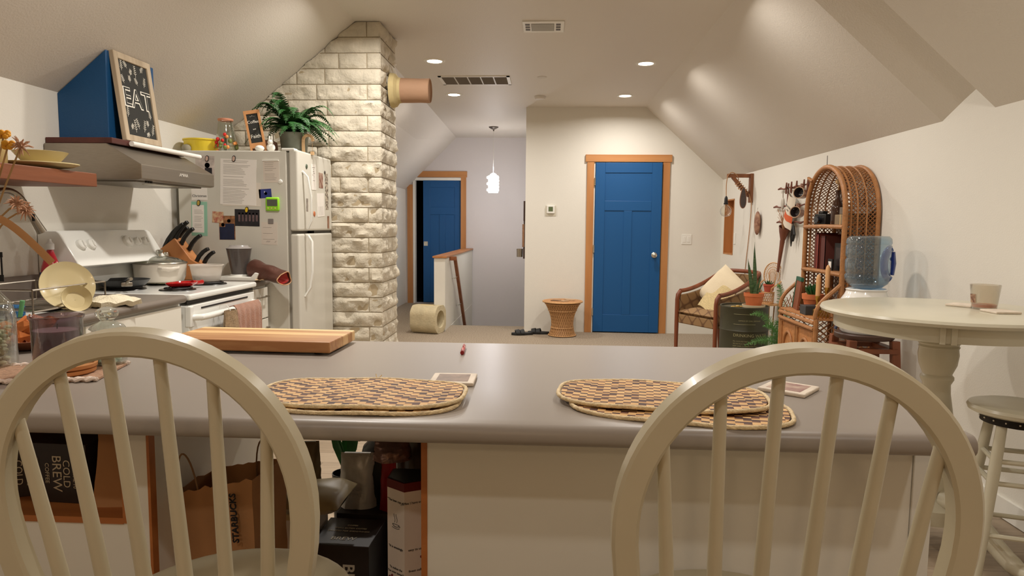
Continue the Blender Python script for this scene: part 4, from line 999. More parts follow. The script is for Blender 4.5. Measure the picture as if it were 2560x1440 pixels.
def burner(x, y, r_):
    b = MB().lathe([(r_ * .35, KZ + .0005), (r_ + .004, KZ + .0035), (r_ + .014, KZ + .005), (r_ + .017, KZ + .001)], (x, y, 0), 40, cap=False).build('drip_pan', mat('drip_pan_dark', (44, 42, 40), .3, .6), rg)
    pts = []; T = 4.3
    for i in range(130):
        a = 2 * pi * T * i / 129; q = r_ * .16 + (r_ * .84) * i / 129; pts.append((x + q * cos(a), y + q * sin(a), KZ + .010))
    MB().tube(pts, .0042, n=6).build('coil', M_COIL, b)
burner(-2.15, 3.33, .088); burner(-1.875, 3.345, .07); burner(-2.15, 3.68, .07); burner(-1.90, 3.69, .088)

# things on the range
pan = thing('frying_pan', 'dark non-stick frying pan seen handle-on, on the near back burner', 'pan', (-2.15, 3.33, KZ + .0145), rad(0))
MB().lathe([(.001, 0), (.085, 0), (.105, .012), (.122, .036), (.124, .037), (.120, .037), (.102, .015), (.083, .004), (.001, .004)], n=48, cap=False).build('bowl', mat('pan_grey', (52, 52, 52), .42), pan)
hd = V((.10, -.118, 0)).normalized()
MB().box(hd * .118 + V((0, 0, .020)), (.05, .016, .022), rz=math.atan2(hd.y, hd.x) + pi / 2).build('rivet_plate', M_STEEL, pan, bevel=.004)
MB().tube([hd * .118 + V((0, 0, .024)), hd * .15 + V((0, 0, .038)), hd * .21 + V((0, 0, .052)), hd * .26 + V((0, 0, .056))], [.008, .007, .009, .008], n=12).build('handle', M_CHROME, pan)
do = thing('dutch_oven', 'white casserole pot with a glass lid on the far back burner', 'pot', (-2.13, 3.63, KZ + .0145))
M_POT = mat('pot_cream', (226, 218, 204), .2, coat=.3)
MB().lathe([(.001, 0), (.100, 0), (.118, .008), (.128, .03), (.134, .098), (.136, .104), (.130, .104), (.126, .03), (.001, .006)], n=48, cap=False).build('pot_body', M_POT, do)
for sx, sy in ((.75, -.66), (-.75, .66)):
    c = V((sx, sy, 0)).normalized(); s_ = V((-c.y, c.x, 0))
    MB().tube([c * .130 + s_ * -.05 + V((0, 0, .085)), c * .150 + s_ * -.04 + V((0, 0, .082)), c * .158 + V((0, 0, .078)), c * .150 + s_ * .04 + V((0, 0, .082)), c * .130 + s_ * .05 + V((0, 0, .085))], [.008, .009, .010, .009, .008], n=10).build('side_handle', M_POT, do)
ld = MB().lathe([(.134, .104), (.130, .108), (.118, .117), (.09, .130), (.05, .140), (.001, .143)], n=44, cap=False).build('glass_lid', glass('lid_glass', (196, 198, 188), .08, .12), do)
MB().lathe([(.136, .101), (.139, .105), (.136, .110), (.131, .108)], n=44, cap=False).build('steel_rim', M_STEEL, ld)
MB().lathe([(.009, .140), (.008, .155), (.018, .165), (.019, .172), (.012, .178), (.001, .179)], n=20, cap=False).build('lid_knob', M_CHROME, ld)
sr = thing('spoon_rest', 'glossy red spoon rest on the near front burner', 'spoon rest', (-1.865, 3.36, KZ + .0145), rad(70))
def srf(u, v):
    a = 2 * pi * u; w = .052 + .016 * cos(a); x = .088 * cos(a) * v; y = w * sin(a) * v
    return (x, y, .022 * v ** 4 + .001)
MB().sheet(srf, 40, 8, .004).build('tray', mat('red_glaze', (170, 22, 24), .12, coat=.6), sr)
MB().tube([(.07, 0, .018), (.11, 0, .014), (.135, 0, .016)], [.012, .011, .012], n=10).build('handle', MATS['red_glaze'], sr)
tb = thing('plastic_tub', 'frosted clear plastic tub on the far front burner', 'tub', (-1.905, 3.70, KZ + .0145))
M_FROST = mat('frosted_plastic', (222, 214, 204), .3, alpha=.55)
MB().lathe([(.001, 0), (.066, 0), (.070, .004), (.086, .088), (.093, .090), (.093, .094), (.084, .094), (.0675, .005), (.001, .003)], n=40, cap=False).build('tub_body', M_FROST, tb)
MB().lathe([(.001, .003), (.067, .004), (.0725, .035), (.001, .035)], n=36, cap=False).build('contents', mat('tub_contents', (206, 198, 190), .3), tb)
# items behind range / on the small counter by the fridge
sm = thing('drawer_cabinet', 'narrow white drawer cabinet with grey counter between range and refrigerator', 'cabinet', (0, 0, 0))
MB().b2((WX + .01, 3.885, .08), (-1.745, 4.105, KZ - .04)).b2((WX + .01, 3.885, 0), (-1.80, 4.105, .08)).build('body', M_WHITE, sm, smooth=0)
MB().b2((WX + .002, 3.882, KZ - .038), (-1.735, 4.108, KZ)).tube([(-1.735, 3.882, KZ - .019), (-1.735, 4.108, KZ - .019)], .019, n=20).build('countertop', MATS['counter_taupe'], sm, smooth=40)
for z0, z1 in ((.705, .89), (.515, .697), (.30, .507), (.09, .292)):
    dd = MB().b2((-1.745, 3.892, z0), (-1.726, 4.098, z1)).build('drawer', MATS['shaker_white'], sm, smooth=0, bevel=.002)
    zc = z0 + (z1 - z0) * .72
    MB().tube([(-1.722, 3.93, zc), (-1.700, 3.935, zc), (-1.700, 4.055, zc), (-1.722, 4.06, zc)], .0045, n=8).build('bar_handle', M_STEEL, dd)
kb_ = thing('knife_block', 'slanted tan wooden knife block with black handled knives', 'knife block', (-2.185, 3.975, KZ)); kb_.scale = (1.25, 1.0, 1.25)
M_KB = wood('block_wood', (196, 134, 82), (176, 112, 62), .5, 2, 6)
MB().prism([(-.045, 0), (.10, 0), (.10, .075), (.055, .10), (-.02, .20), (-.115, .13)], 1, -.05, .05).build('block', M_KB, kb_, smooth=0, bevel=.004)
r = random.Random(6)
kd = V((.095, 0, .0)); ax = V((.55, -.05, .80)).normalized()
for i, (x, z, y, L0, cv) in enumerate(((-.085, .155, -.03, .135, .02), (-.055, .175, -.03, .13, .02), (-.03, .19, -.028, .12, .02), (-.085, .155, .03, .12, .02), (-.055, .175, .03, .11, .02), (-.005, .175, -.02, .105, .02), (.02, .15, .01, .10, .02), (.065, .088, -.02, .10, .025), (.085, .078, .02, .09, .02))):
    a = V((x, y, z - .01)); d = (ax + V((r.random() * .1 - .05 + i * .02, r.random() * .12 - .06, 0))).normalized(); sd = V((-d.z, 0, d.x))
    pth = [a + d * (L0 * q) - sd * (cv * (q - .5) ** 2 * 2 - cv * .3) for q in (0, .15, .4, .7, .9, 1)]
    MB().tube(pth, 1, prof=[(-.008, -.012), (.008, -.012), (.008, .012), (-.008, .012)], up=(0, 1, 0)).build('knife_handle', M_BLACK, kb_, smooth=0, bevel=.004)
gr = thing('grinder_hopper', 'grey translucent coffee grinder hopper full of grounds', 'grinder', (-1.855, 4.0, KZ))
MB().lathe([(.055, 0), (.06, .01), (.058, .03), (.045, .035)], n=28).build('white_base', M_WHITE, gr)
MB().prism([(-.11, 0), (.13, 0), (.15, .045), (.125, .05), (.10, .022), (-.09, .026)], 1, -.075, .06).build('scoop_tray', M_WHITE, gr, smooth=0, bevel=.004)
MB().lathe([(.001, .03), (.044, .03), (.072, .185), (.074, .19), (.070, .19), (.043, .034), (.001, .034)], n=32, cap=False).build('hopper', mat('smoke_clear', (96, 88, 84), .15, alpha=.75), gr)
MB().lathe([(.001, .034), (.042, .035), (.066, .172), (.001, .176)], n=32, cap=False).build('coffee_grounds', mat('grounds', (84, 72, 64), .9, noise=(160, .3), bump=(200, .6)), gr)
MB().lathe([(.074, .190), (.060, .196), (.052, .208), (.001, .210)], n=28, cap=False).build('lid', mat('lid_smoke', (150, 144, 140), .2), gr)
br_ = thing('foil_coffee_bag', 'brown foil coffee bag lying on its side with a red lined open mouth', 'bag', (-1.715, 3.99, KZ + .045), rad(-22))
mb = MB()
def bagf(u, v):
    a = 2 * pi * u; q = v; rx = .075 * (1 + .0 * q); x = -.06 + .24 * q
    y = (.055 + .008 * sin(3 * a + q * 4)) * cos(a); z = (.042 - .006 * q) * sin(a) + .012 * noise.noise(V((cos(a), sin(a), q * 4))) * (1 if sin(a) > -.3 else .2) + .035 * max(0, sin(a)) * (1 - q) - .03 * q * q
    return (x, y, z)
mb.sheet(bagf, 40, 16, .003)
bgm = mb.build('foil_body', mat('brown_foil', (92, 58, 48), .35, .35, noise=(6, .2), bump=(18, .5)), br_)
pts = [bagf(i / 40, 1) for i in range(40)]
MB().tube(pts, .0028, n=6, closed=True).build('folded_rim', mat('rim_tan', (196, 152, 110), .6, noise=(40, .3)), br_)
MB().add([bagf(i / 40, .93) for i in range(40)] + [(.10, 0, -.02)], [(i, (i + 1) % 40, 40) for i in range(40)]).build('red_lining', mat('red_lining', (190, 60, 56), .35), br_)
one(MB().sheet(lambda u, v: ((u - .5) * .05, (v - .5) * .09, .012 * sin(u * 9) * v), 14, 8, .0015), 'paper_packet', mat('packet_cream', (226, 196, 156), .7, noise=(60, .3)), 'small crumpled cream packet at the grinder foot', 'packet', loc=(-1.712, 3.95, KZ + .008), rz=.4)
pm = thing('pepper_mill', 'small steel topped mill behind the white pot', 'pepper mill', (-2.255, 3.915, KZ))
MB().lathe([(.022, 0), (.022, .10), (.019, .105), (.020, .14), (.014, .165), (.001, .17)], n=20, cap=False).build('body', M_CHROME, pm)
tbx = thing('tea_tin', 'small pale yellow tin with black letters against the wall', 'tin', (-2.285, 3.88, KZ), rad(35))
MB().b2((-.035, -.02, 0), (.035, .02, .145)).build('tin_body', mat('pale_yellow', (222, 214, 150), .5), tbx, smooth=0, bevel=.003)
MB().text('MINT', (0, -.0205, .115), (1, 0, 0), (0, 0, 1), .014, bold=True).text('TEA', (0, -.0205, .09), (1, 0, 0), (0, 0, 1), .018, bold=True).build('lettering', M_INK, tbx, smooth=0)
ctw = thing('salt_jar', 'small glass jar with a gold lid beside the knife block', 'jar', (-2.035, 4.05, KZ))
MB().lathe([(.001, 0), (.02, 0), (.022, .05), (.02, .06)], n=18, cap=False).build('glass_body', M_GLASS, ctw)
MB().lathe([(.021, .058), (.021, .075), (.001, .078)], n=18, cap=False).build('lid', mat('brass', (200, 160, 80), .25, 1), ctw)
# towels on the oven handle
HX, HZ = RX + .06, KZ - .115
def towel(y0, y1, l0, l1, nm, m, label, fold=5, amp=.006, cat='towel'):
    def f(u, v):
        y = y0 + (y1 - y0) * u; s_ = v * (l0 + l1 + .06); w = amp * sin(u * fold * pi * 2) * min(1, abs(s_ - l0) * 8)
        if s_ < l0: return (HX - .022 - w * .3, y, HZ - (l0 - s_))
        if s_ < l0 + .06:
            a = pi * (s_ - l0) / .06; return (HX - .022 * cos(a), y, HZ + .022 * sin(a))
        return (HX + .022 + w + .004, y + .01 * (s_ - l0 - .06) * sin(u * 3), HZ - (s_ - l0 - .06))
    return one(MB().sheet(f, 46, 30, .004), nm, m, label, cat)
towel(3.50, 3.80, .22, .42, 'dish_towel', mat('towel_brown', (176, 128, 104), .95, noise=(24, .12), bump=(260, .7), sheen=.3), 'brown terry dish towel hanging over the oven handle')
om = thing('oven_mitt', 'brown quilted oven mitt with a yellow patterned cuff on the oven handle', 'oven mitt', (HX + .035, 3.40, HZ + .005))
def mitt(u, v, s):
    w = (.055 + .03 * sin(min(1, v * 1.3) * pi * .55)) ; y = (u - .5) * 2 * w; e = (1 - abs(2 * u - 1) ** 3) ** .5
    return (s * (.016 * e + .002) + .0015 * sin(u * 40) * sin(v * 26) * (1 if s > 0 else 0), y + .018 * v, -.30 * v + .004)
MB().grid(lambda u, v: mitt(u, v * .62, 1), 24, 30, True).grid(lambda u, v: mitt(u, v * .62, -1), 24, 30).build('quilted_body', mat('mitt_taupe', (158, 134, 104), .95, noise=(26, .25), bump=(60, .6)), om)
MB().grid(lambda u, v: mitt(u, .60 + v * .35, 1.1), 20, 8, True).grid(lambda u, v: mitt(u, .60 + v * .35, -1.1), 20, 8).build('printed_cuff', mat('cuff_yellow', (222, 206, 160), .9, noise=(50, .5), col2=(214, 160, 60)), om)
MB().tube([(.0, .0, .0), (-.02, .0, .03), (-.055, .0, .028), (-.06, 0, -.01)], .0022, n=6).build('hanging_loop', M_WHITE, om)

# ---------------------------------------------------------------- hood
hd_ = thing('range_hood', 'brushed steel range hood with a sloped front, under a dark wood board', 'range hood', (0, 0, 0))
HY0, HY1 = 3.06, 3.74
prof = [(WX + .005, 1.475), (-1.885, 1.475), (-1.865, 1.480), (-1.865, 1.545), (-2.03, 1.640), (WX + .005, 1.640)]
MB().prism(prof, 1, HY0, HY1).build('steel_body', mat('hood_steel', (150, 142, 130), .36, .85, noise=(30, .06), stretch=(1, .1, 6)), hd_, smooth=0, bevel=.003)
MB().b2((WX + .06, HY0 + .04, 1.468), (-1.92, HY1 - .04, 1.476)).build('grease_filter', mat('filter_steel', (130, 124, 114), .3, .9, bump=(300, .5)), hd_, smooth=0)
MB().text('AMANA', (-1.8635, 3.42, 1.520), (0, 1, 0), (0, 0, 1), .022, .0005, bold=True).build('maker_name', mat('badge_silver', (220, 214, 204), .3, .3), hd_, smooth=0)
mb = MB()
for i in range(3): mb.cyl((-1.90 , 3.15 + i * .02, 1.466), (-1.90, 3.15 + i * .02, 1.476), .006, n=12)
mb.build('buttons', M_BLACK, hd_)
MB().b2((-2.0, 3.28, 1.466), (-1.94, 3.50, 1.469)).build('hood_lamp', mat('hood_lens', (206, 204, 186), .3), hd_, smooth=0)
hbz = 1.642
one(MB().b2((WX + .003, 3.075, hbz), (-2.01, 3.70, hbz + .026)), 'hood_board', wood('dark_red_board', (92, 44, 34), (70, 32, 26), .5, 1, 6), 'dark red-brown board lying on top of the range hood', 'board', smooth=0, bevel=.002)
rp_ = thing('rolling_pin', 'long white roll lying along the front of the hood top', 'roll', (-1.995, 3.47, hbz + .012))
MB().cyl((0, -.27, 0), (0, .37, 0), .0125, n=20).build('roll_body', M_PAPER, rp_)
MB().cyl((0, .37, 0), (0, .378, 0), .011, n=20).build('end_plug', M_BLACK, rp_)
# EAT sign leaning on the chase
es = thing('chalkboard_sign', 'tall framed chalkboard reading EAT leaning on the blue vent chase', 'sign', (-2.025, 3.345, hbz + .027))
ES_H = .425; ew = .150
th = rad(7)
es.rotation_euler = (0, -th, 0)
WG = wood('weathered_frame', (196, 178, 152), (168, 150, 124), .7, 2, 9)
mb = MB().b2((-.012, -ew, 0), (.012, -ew + .032, ES_H)).b2((-.012, ew - .032, 0), (.012, ew, ES_H)).b2((-.012, -ew + .03, 0), (.012, ew - .03, .032)).b2((-.012, -ew + .03, ES_H - .032), (.012, ew - .03, ES_H))
mb.build('frame', WG, es, smooth=0, bevel=.003)
MB().b2((-.006, -ew + .03, .03), (.004, ew - .03, ES_H - .03)).build('chalk_panel', M_SLATE, es, smooth=0)
mb = MB(); X_ = .0046
mb.text('EAT', (X_, 0, ES_H * .50), (0, 1, 0), (0, 0, 1), .130, .0006, off=.0035)
mb.mati(1).text('EAT', (X_ + .0014, .002, ES_H * .503), (0, 1, 0), (0, 0, 1), .130, .0004, off=-.0015)
mb.mati(0)
r = random.Random(8)
def sprig(y, z, L0, a):
    d = V((0, cos(a), sin(a))); s_ = V((0, -sin(a), cos(a)))
    mb.tube([V((X_ + .001, y, z)), V((X_ + .001, y, z)) + d * L0], .0010, n=4)
    for k in range(5):
        p = V((X_ + .001, y, z)) + d * (L0 * (.2 + .18 * k))
        for sg in (-1, 1):
            e = p + (d * .6 + s_ * sg) * (.013 - .001 * k); m_ = (p + e) / 2 
            mb.tube([p, m_, e], [.0004, .0015, .0004], n=4)
for (y, z, L0, a) in ((-.095, .34, .05, 1.5), (-.05, .36, .035, 2.2), (-.03, .33, .03, 1.2), (.015, .33, .055, 1.6), (.06, .36, .04, .9), (.075, .29, .05, 1.3), (-.09, .28, .04, 1.9), (-.04, .295, .03, 1.6), (.02, .29, .035, 2.0), (-.10, .12, .05, 1.4), (-.085, .06, .03, 1.0), (-.05, .05, .06, 1.6), (-.02, .07, .05, 1.9), (.02, .06, .06, 1.3), (.055, .09, .03, 1.5), (.085, .05, .06, 1.2), (.09, .13, .04, 1.7), (.035, .04, .03, .6)): sprig(y, z, L0, a)
mb.build('chalk_drawing', [M_CHALK, M_SLATE], es, smooth=0)
# floating shelf with crockery
one(MB().b2((WX + .002, 1.55, 1.432), (-1.97, 2.90, 1.490)), 'floating_shelf', wood('walnut_shelf', (134, 78, 46), (108, 60, 36), .5, 1, 6), 'thick red-brown wooden shelf on the wall left of the hood', 'shelf', smooth=0, bevel=.003)
M_CR = mat('cream_matte', (206, 190, 142), .45)
one(MB().lathe([(.001, 0), (.05, 0), (.055, .004), (.11, .012), (.135, .022), (.135, .026), (.108, .018), (.05, .008), (.001, .008)], n=48, cap=False), 'serving_plate', M_CR, 'cream plate on the wooden shelf under the bowl', 'plate', loc=(-2.075, 2.71, 1.491))
one(MB().lathe([(.001, .004), (.04, .004), (.045, 0), (.05, .003), (.085, .045), (.098, .062), (.094, .063), (.08, .045), (.045, .009), (.001, .009)], n=48, cap=False), 'serving_bowl', M_CR, 'cream bowl resting on the plate on the wooden shelf', 'bowl', loc=(-2.075, 2.71, 1.500))
aj = thing('amber_jar', 'cloudy amber glass jar at the left edge of the wooden shelf', 'jar', (-2.13, 2.52, 1.491))
MB().lathe([(.001, 0), (.05, 0), (.055, .01), (.055, .10), (.05, .11), (.052, .118), (.048, .118), (.046, .11), (.05, .1), (.05, .012), (.001, .006)], n=32, cap=False).build('glass_body', mat('cloudy_amber', (206, 180, 120), .25, trans=.4), aj)

# ---------------------------------------------------------------- refrigerator
FY0, FY1, FZ = 4.12, 4.765, 1.722
FXB, FXF = -2.285, -1.600
fr = thing('refrigerator', 'white top-freezer refrigerator covered in papers and magnets', 'refrigerator', (0, 0, 0))
M_FR = mat('fridge_white', (210, 207, 196), .32, bump=(300, .05))
MB().b2((FXB, FY0, .03), (FXF, FY1, FZ)).build('cabinet', M_FR, fr, smooth=0, bevel=.006)
DF = -1.53
ud = MB().b2((FXF + .014, FY0 + .002, 1.236), (DF, FY1 - .002, FZ + .008)).build('freezer_door', M_FR, fr, smooth=0, bevel=.012, seg=3)
ld_ = MB().b2((FXF + .014, FY0 + .002, .08), (DF, FY1 - .002, 1.218)).build('fridge_door', M_FR, fr, smooth=0, bevel=.012, seg=3)
MB().b2((FXF - .002, FY0 + .012, .06), (FXF + .016, FY1 - .012, FZ - .01)).build('door_gasket', mat('gasket_grey', (150, 146, 136), .6), fr, smooth=0)
MB().b2((FXF - .0, FY0 + .30, 1.218), (DF - .01, FY1 - .02, 1.236)).build('hinge_gap', M_BLACK, fr, smooth=0)
MB().b2((FXF - .03, FY0 + .0, FZ), (DF - .02, FY0 + .06, FZ + .016)).build('top_hinge', M_WHITE, fr, smooth=0, bevel=.004)
MB().tube([(DF, FY0 + .08, 1.605), (DF + .03, FY0 + .085, 1.57), (DF + .045, FY0 + .10, 1.45), (DF + .045, FY0 + .10, 1.30), (DF + .02, FY0 + .10, 1.245)], 1, prof=[(-.012, -.006), (.012, -.006), (.012, .006), (-.012, .006)]).build('freezer_handle', M_ENAMEL, ud, bevel=.003)
MB().tube([(DF + .02, FY0 + .10, 1.21), (DF + .045, FY0 + .10, 1.17), (DF + .045, FY0 + .10, .98), (DF + .035, FY0 + .095, .88), (DF, FY0 + .085, .82)], 1, prof=[(-.012, -.006), (.012, -.006), (.012, .006), (-.012, .006)]).build('fridge_handle', M_ENAMEL, ld_, bevel=.003)
# things stuck on the near side (facing -Y)
SY = FY0 - .0002
def side(x0, z0, x1, z1, nm, m, label, cat, rz=0, t=.0012, group=None, off=0.0):
    cx, cz = (x0 + x1) / 2, (z0 + z1) / 2; w, h = abs(x1 - x0), abs(z1 - z0)
    o = MB().b2((-w / 2, -t, -h / 2), (w / 2, 0, h / 2)).build(nm, m, None, smooth=0); o.location = (cx, SY - off, cz); o.rotation_euler = (0, rad(rz), 0)
    return tag(o, label, cat, group)
def lines(parent, w, h, n, x0=None, wob=.3, th=.0018, seed=1, y=-.0016):
    r = random.Random(seed); mb = MB()
    for i in range(n):
        z = h / 2 - (i + .8) * h / (n + .6); L0 = w * (.9 - wob * r.random())
        if r.random() < .12: continue
        mb.b2((-w / 2 + w * .05, y - .0002, z - th / 2), (-w / 2 + w * .05 + L0 * .9, y, z + th / 2))
    return mb.build('printed_lines', mat('print_faint', (150, 142, 134), .8), parent, smooth=0)
o = side(-2.015, 1.392, -1.79, 1.67, 'letter_sheet', M_PAPER, 'large white printed letter, upper sheets on the refrigerator side', 'paper', 2, off=.001, group='papers on the refrigerator side'); lines(o, .21, .27, 30, seed=3)
o = side(-2.005, 1.385, -1.765, 1.53, 'letter_sheet', mat('paper_cream', (222, 214, 202), .7), 'second printed sheet peeking out below the large letter', 'paper', 1, group='papers on the refrigerator side')
o = side(-1.745, 1.53, -1.645, 1.665, 'notepad_sheet', mat('paper_pinkish', (214, 204, 192), .7), 'faint printed card with a white clip bar near the refrigerator door', 'paper', -1); lines(o, .09, .12, 10, seed=5)
MB().b2((-.052, -.006, .062), (.048, -.001, .069)).build('clip_bar', M_WHITE, o, smooth=0)
o = side(-1.765, 1.15, -1.665, 1.288, 'notepad_sheet', mat('paper_pinkish', (214, 204, 192), .7), 'white list sheet under the small grey square magnet', 'paper', 1); lines(o, .09, .13, 3, seed=6)
MB().tube([(-.02, -.0016, -.055), (-.012, -.0016, -.045)], .0006, n=4).tube([(-.012, -.0016, -.055), (-.004, -.0016, -.045)], .0006, n=4).tube([(-.004, -.0016, -.055), (.004, -.0016, -.045)], .0006, n=4).tube([(.034, -.0016, -.055), (.042, -.0016, -.045)], .0006, n=4).build('pen_strokes', M_INK, o)
o = side(-2.20, 1.42, -2.10, 1.56, 'greeting_card', M_PAPER, 'white card behind the hood corner with script lettering', 'card', 0)
MB().text('Christmas', (.0, -.0016, -.045), (1, 0, 0), (0, 0, 1), .022, .0002).build('lettering', M_INK, o, smooth=0)
o = side(-2.17, 1.545, -2.05, 1.69, 'family_photo', mat('photo_pale', (196, 184, 176), .4, noise=(30, .3)), 'photo of a dark haired person in black behind the hood corner', 'photo', 2)
mb = MB().b2((.0, -.002, -.06), (.045, -.0012, .0)).lathe([(.001, -.002), (.016, -.002)], (.015, 0, .015), 14, axis=(0, 1, 0)); mb.build('pictured_people', mat('photo_black', (34, 30, 34), .5), o, smooth=0)
o = side(-2.205, 1.20, -2.105, 1.41, 'recipe_card', mat('mint_paper', (150, 200, 176), .7), 'mint green card behind the knife handles', 'card', 1)
q_ = MB().b2((-.045, -.002, -.085), (.03, -.0014, .085)).build('inner_sheet', M_PAPER, o, smooth=0); lines(o, .07, .12, 12, seed=9, y=-.0022)
o = side(-2.072, 1.282, -2.003, 1.35, 'floral_card', mat('floral_print', (214, 190, 150), .6, noise=(45, .4), col2=(176, 90, 76)), 'small floral card left of the couple photo', 'card', 3, off=.0012)
o = side(-2.031, 1.178, -1.93, 1.325, 'couple_photo', mat('photo_autumn', (172, 122, 84), .4, noise=(26, .5), col2=(96, 62, 40)), 'upright photo of two people in dark clothes on the refrigerator side', 'photo', 0)
mb = MB().b2((-.012, -.002, -.073), (.045, -.0013, .025)).b2((-.048, -.002, -.073), (-.012, -.0013, .005)); mb.build('pictured_bodies', mat('photo_navy', (30, 38, 66), .5, noise=(30, .2)), o, smooth=0)
mb = MB()
for x, z in ((.012, .042), (-.026, .018)): mb.lathe([(.001, -.0022), (.011, -.0022)], (x, 0, z), 14, axis=(0, 1, 0))
mb.build('pictured_faces', mat('photo_skin', (190, 140, 112), .6), o, smooth=0)
o = side(-1.931, 1.262, -1.775, 1.365, 'group_photo', mat('photo_dark', (40, 38, 42), .4, noise=(30, .4)), 'wide dark photo of a group of people on the refrigerator side', 'photo', 1)
mb = MB(); r = random.Random(5)
for k in range(6):
    x = -.055 + k * .022; mb.b2((x, -.002, -.03 + r.random() * .01), (x + .012, -.0013, .018)); mb.lathe([(.001, -.0022), (.005, -.0022)], (x + .006, 0, .026), 10, axis=(0, 1, 0))
mb.build('pictured_people', mat('photo_greyish', (104, 84, 86), .5, noise=(50, .4)), o, smooth=0)
o = side(-1.775, 1.435, -1.697, 1.49, 'blue_photo', mat('photo_blue', (52, 62, 130), .4), 'small blue photo card with a bird above the green timer', 'photo', -4)
MB().lathe([(.001, -.002), (.009, -.002)], (.004, 0, 0), 10, axis=(0, 1, 0)).b2((-.006, -.002, .004), (.0, -.0014, .014)).build('pictured_bird', mat('photo_white', (200, 204, 220), .5), o, smooth=0)
ti = thing('kitchen_timer', 'lime green kitchen timer with a grey display', 'timer', (-1.688, SY, 1.398))
MB().b2((-.043, -.018, -.042), (.043, 0, .042)).build('housing', mat('lime_green', (148, 214, 50), .35), ti, bevel=.012, seg=3)
MB().b2((-.031, -.0195, -.012), (.033, -.017, .028)).build('display', mat('timer_lcd', (92, 96, 84), .25), ti, smooth=0)
for i in range(3): MB().lathe([(.005, 0), (.005, .003), (.001, .004)], (-.025 + i * .022, -.018, -.026), 12, axis=(0, -1, 0), cap=False).build('button', mat('button_pale', (206, 196, 110), .4), ti)
def magnet(x, z, col, label, rz=-8):
    t = thing('magnet_clip', label, 'magnet', (x, SY - .003, z), 0, 'oval bottle-shaped magnets'); t.rotation_euler = (0, rad(-rz), 0)
    MB().lathe([(.001, .004), (.0115, .004), (.012, 0)], (0, 0, 0), 20, axis=(0, -1, 0), sy=1, sx=1, cap=False)
    k = MB(); pts = [(.011 * cos(a) * 1, .019 * math.copysign(abs(sin(a)) ** .7, sin(a))) for a in [2 * pi * i / 20 for i in range(20)]]
    k.prism(pts, 1, -.004, 0).build('rim', M_INK, t, smooth=0)
    MB().prism([(x_ * .72, z_ * .78) for x_, z_ in pts], 1, -.005, -.0038).build('face', mat(f'magnet_{col[0]}', col, .4), t, smooth=0)
magnet(-1.925, 1.672, (206, 176, 160), 'pale oval magnet holding the large letter')
magnet(-2.093, 1.672, (206, 120, 70), 'orange oval magnet above the hood corner photo')
magnet(-2.155, 1.402, (190, 160, 70), 'dark gold oval magnet on the mint card')
magnet(-1.853, 1.362, (226, 190, 40), 'yellow oval magnet at the top of the group photo')
one(MB().lathe([(.001, .008), (.012, .006), (.014, 0)], (-1.640, SY, 1.535), 18, axis=(0, -1, 0), cap=False), 'round_magnet', M_WHITE, 'round white magnet at the lower corner of the clipped card', 'magnet')
one(MB().b2((-1.722, SY - .005, 1.277), (-1.688, SY, 1.308)), 'square_magnet', mat('magnet_grey', (130, 124, 120), .5), 'small grey square magnet above the list sheet', 'magnet', smooth=0, bevel=.003)
# things on the doors (facing +X)
DXs = DF + .0004
def front(y0, z0, y1, z1, nm, m, label, cat, rz=0, t=.0012):
    w, h = abs(y1 - y0), abs(z1 - z0)
    o = MB().b2((0, -w / 2, -h / 2), (t, w / 2, h / 2)).build(nm, m, None, smooth=0); o.location = (DXs, (y0 + y1) / 2, (z0 + z1) / 2); o.rotation_euler = (rad(rz), 0, 0)
    return tag(o, label, cat)
o = front(4.355, 1.50, 4.44, 1.665, 'door_note', M_PAPER, 'tall white note on the freezer door beside the handle', 'paper', 2)
mb = MB(); r = random.Random(1)
for k in range(8): mb.b2((.0012, -.03 + r.random() * .03, .06 - k * .012), (.0016, .0 + r.random() * .03, .063 - k * .012))
mb.build('printed_lines', MATS['print_faint'], o, smooth=0)
o = front(4.50, 1.52, 4.58, 1.62, 'painted_picture', mat('picture_rose', (176, 150, 132), .6, noise=(30, .4), col2=(120, 72, 60)), 'small faded rose coloured picture on the freezer door', 'picture')
o = front(4.46, 1.33, 4.60, 1.485, 'paper_cutout', M_PAPER, 'white hand-shaped paper cutout low on the freezer door', 'paper', 3)
mb = MB()
for k in range(4): mb.b2((.0012, -.045 + k * .026, -.07), (.0016, -.041 + k * .026, -.01))
mb.build('drawn_lines', MATS['print_faint'], o, smooth=0)
for y, z, s_, c, lb in ((4.27, 1.64, .016, (70, 84, 66), 'small dark green oval magnet near the freezer handle'), (4.40, 1.345, .018, (186, 104, 60), 'orange round magnet below the tall note'), (4.62, 1.63, .012, (60, 50, 44), 'small black magnet topping the photo strip')):
    one(MB().lathe([(.001, .004), (s_ * .8, .004), (s_, 0)], (DXs, y, z), 18, axis=(1, 0, 0), cap=False), 'door_magnet', mat(f'dmag{c[0]}', c, .4), lb, 'magnet')
o = front(4.625, 1.38, 4.685, 1.625, 'photo_strip', mat('strip_mixed', (206, 196, 178), .5, noise=(60, .6), col2=(70, 50, 44)), 'long patterned paper strip at the far side of the freezer door', 'paper', 1)
o = front(4.66, 1.25, 4.70, 1.335, 'photo_magnet', mat('photo_brown', (150, 112, 90), .5, noise=(40, .5)), 'tiny brown photo at the lower far corner of the freezer door', 'photo')
o = front(4.255, 1.36, 4.285, 1.44, 'door_magnet_strip', mat('strip_grey', (140, 130, 120), .5, noise=(60, .5)), 'narrow grey patterned magnet behind the freezer handle', 'magnet')

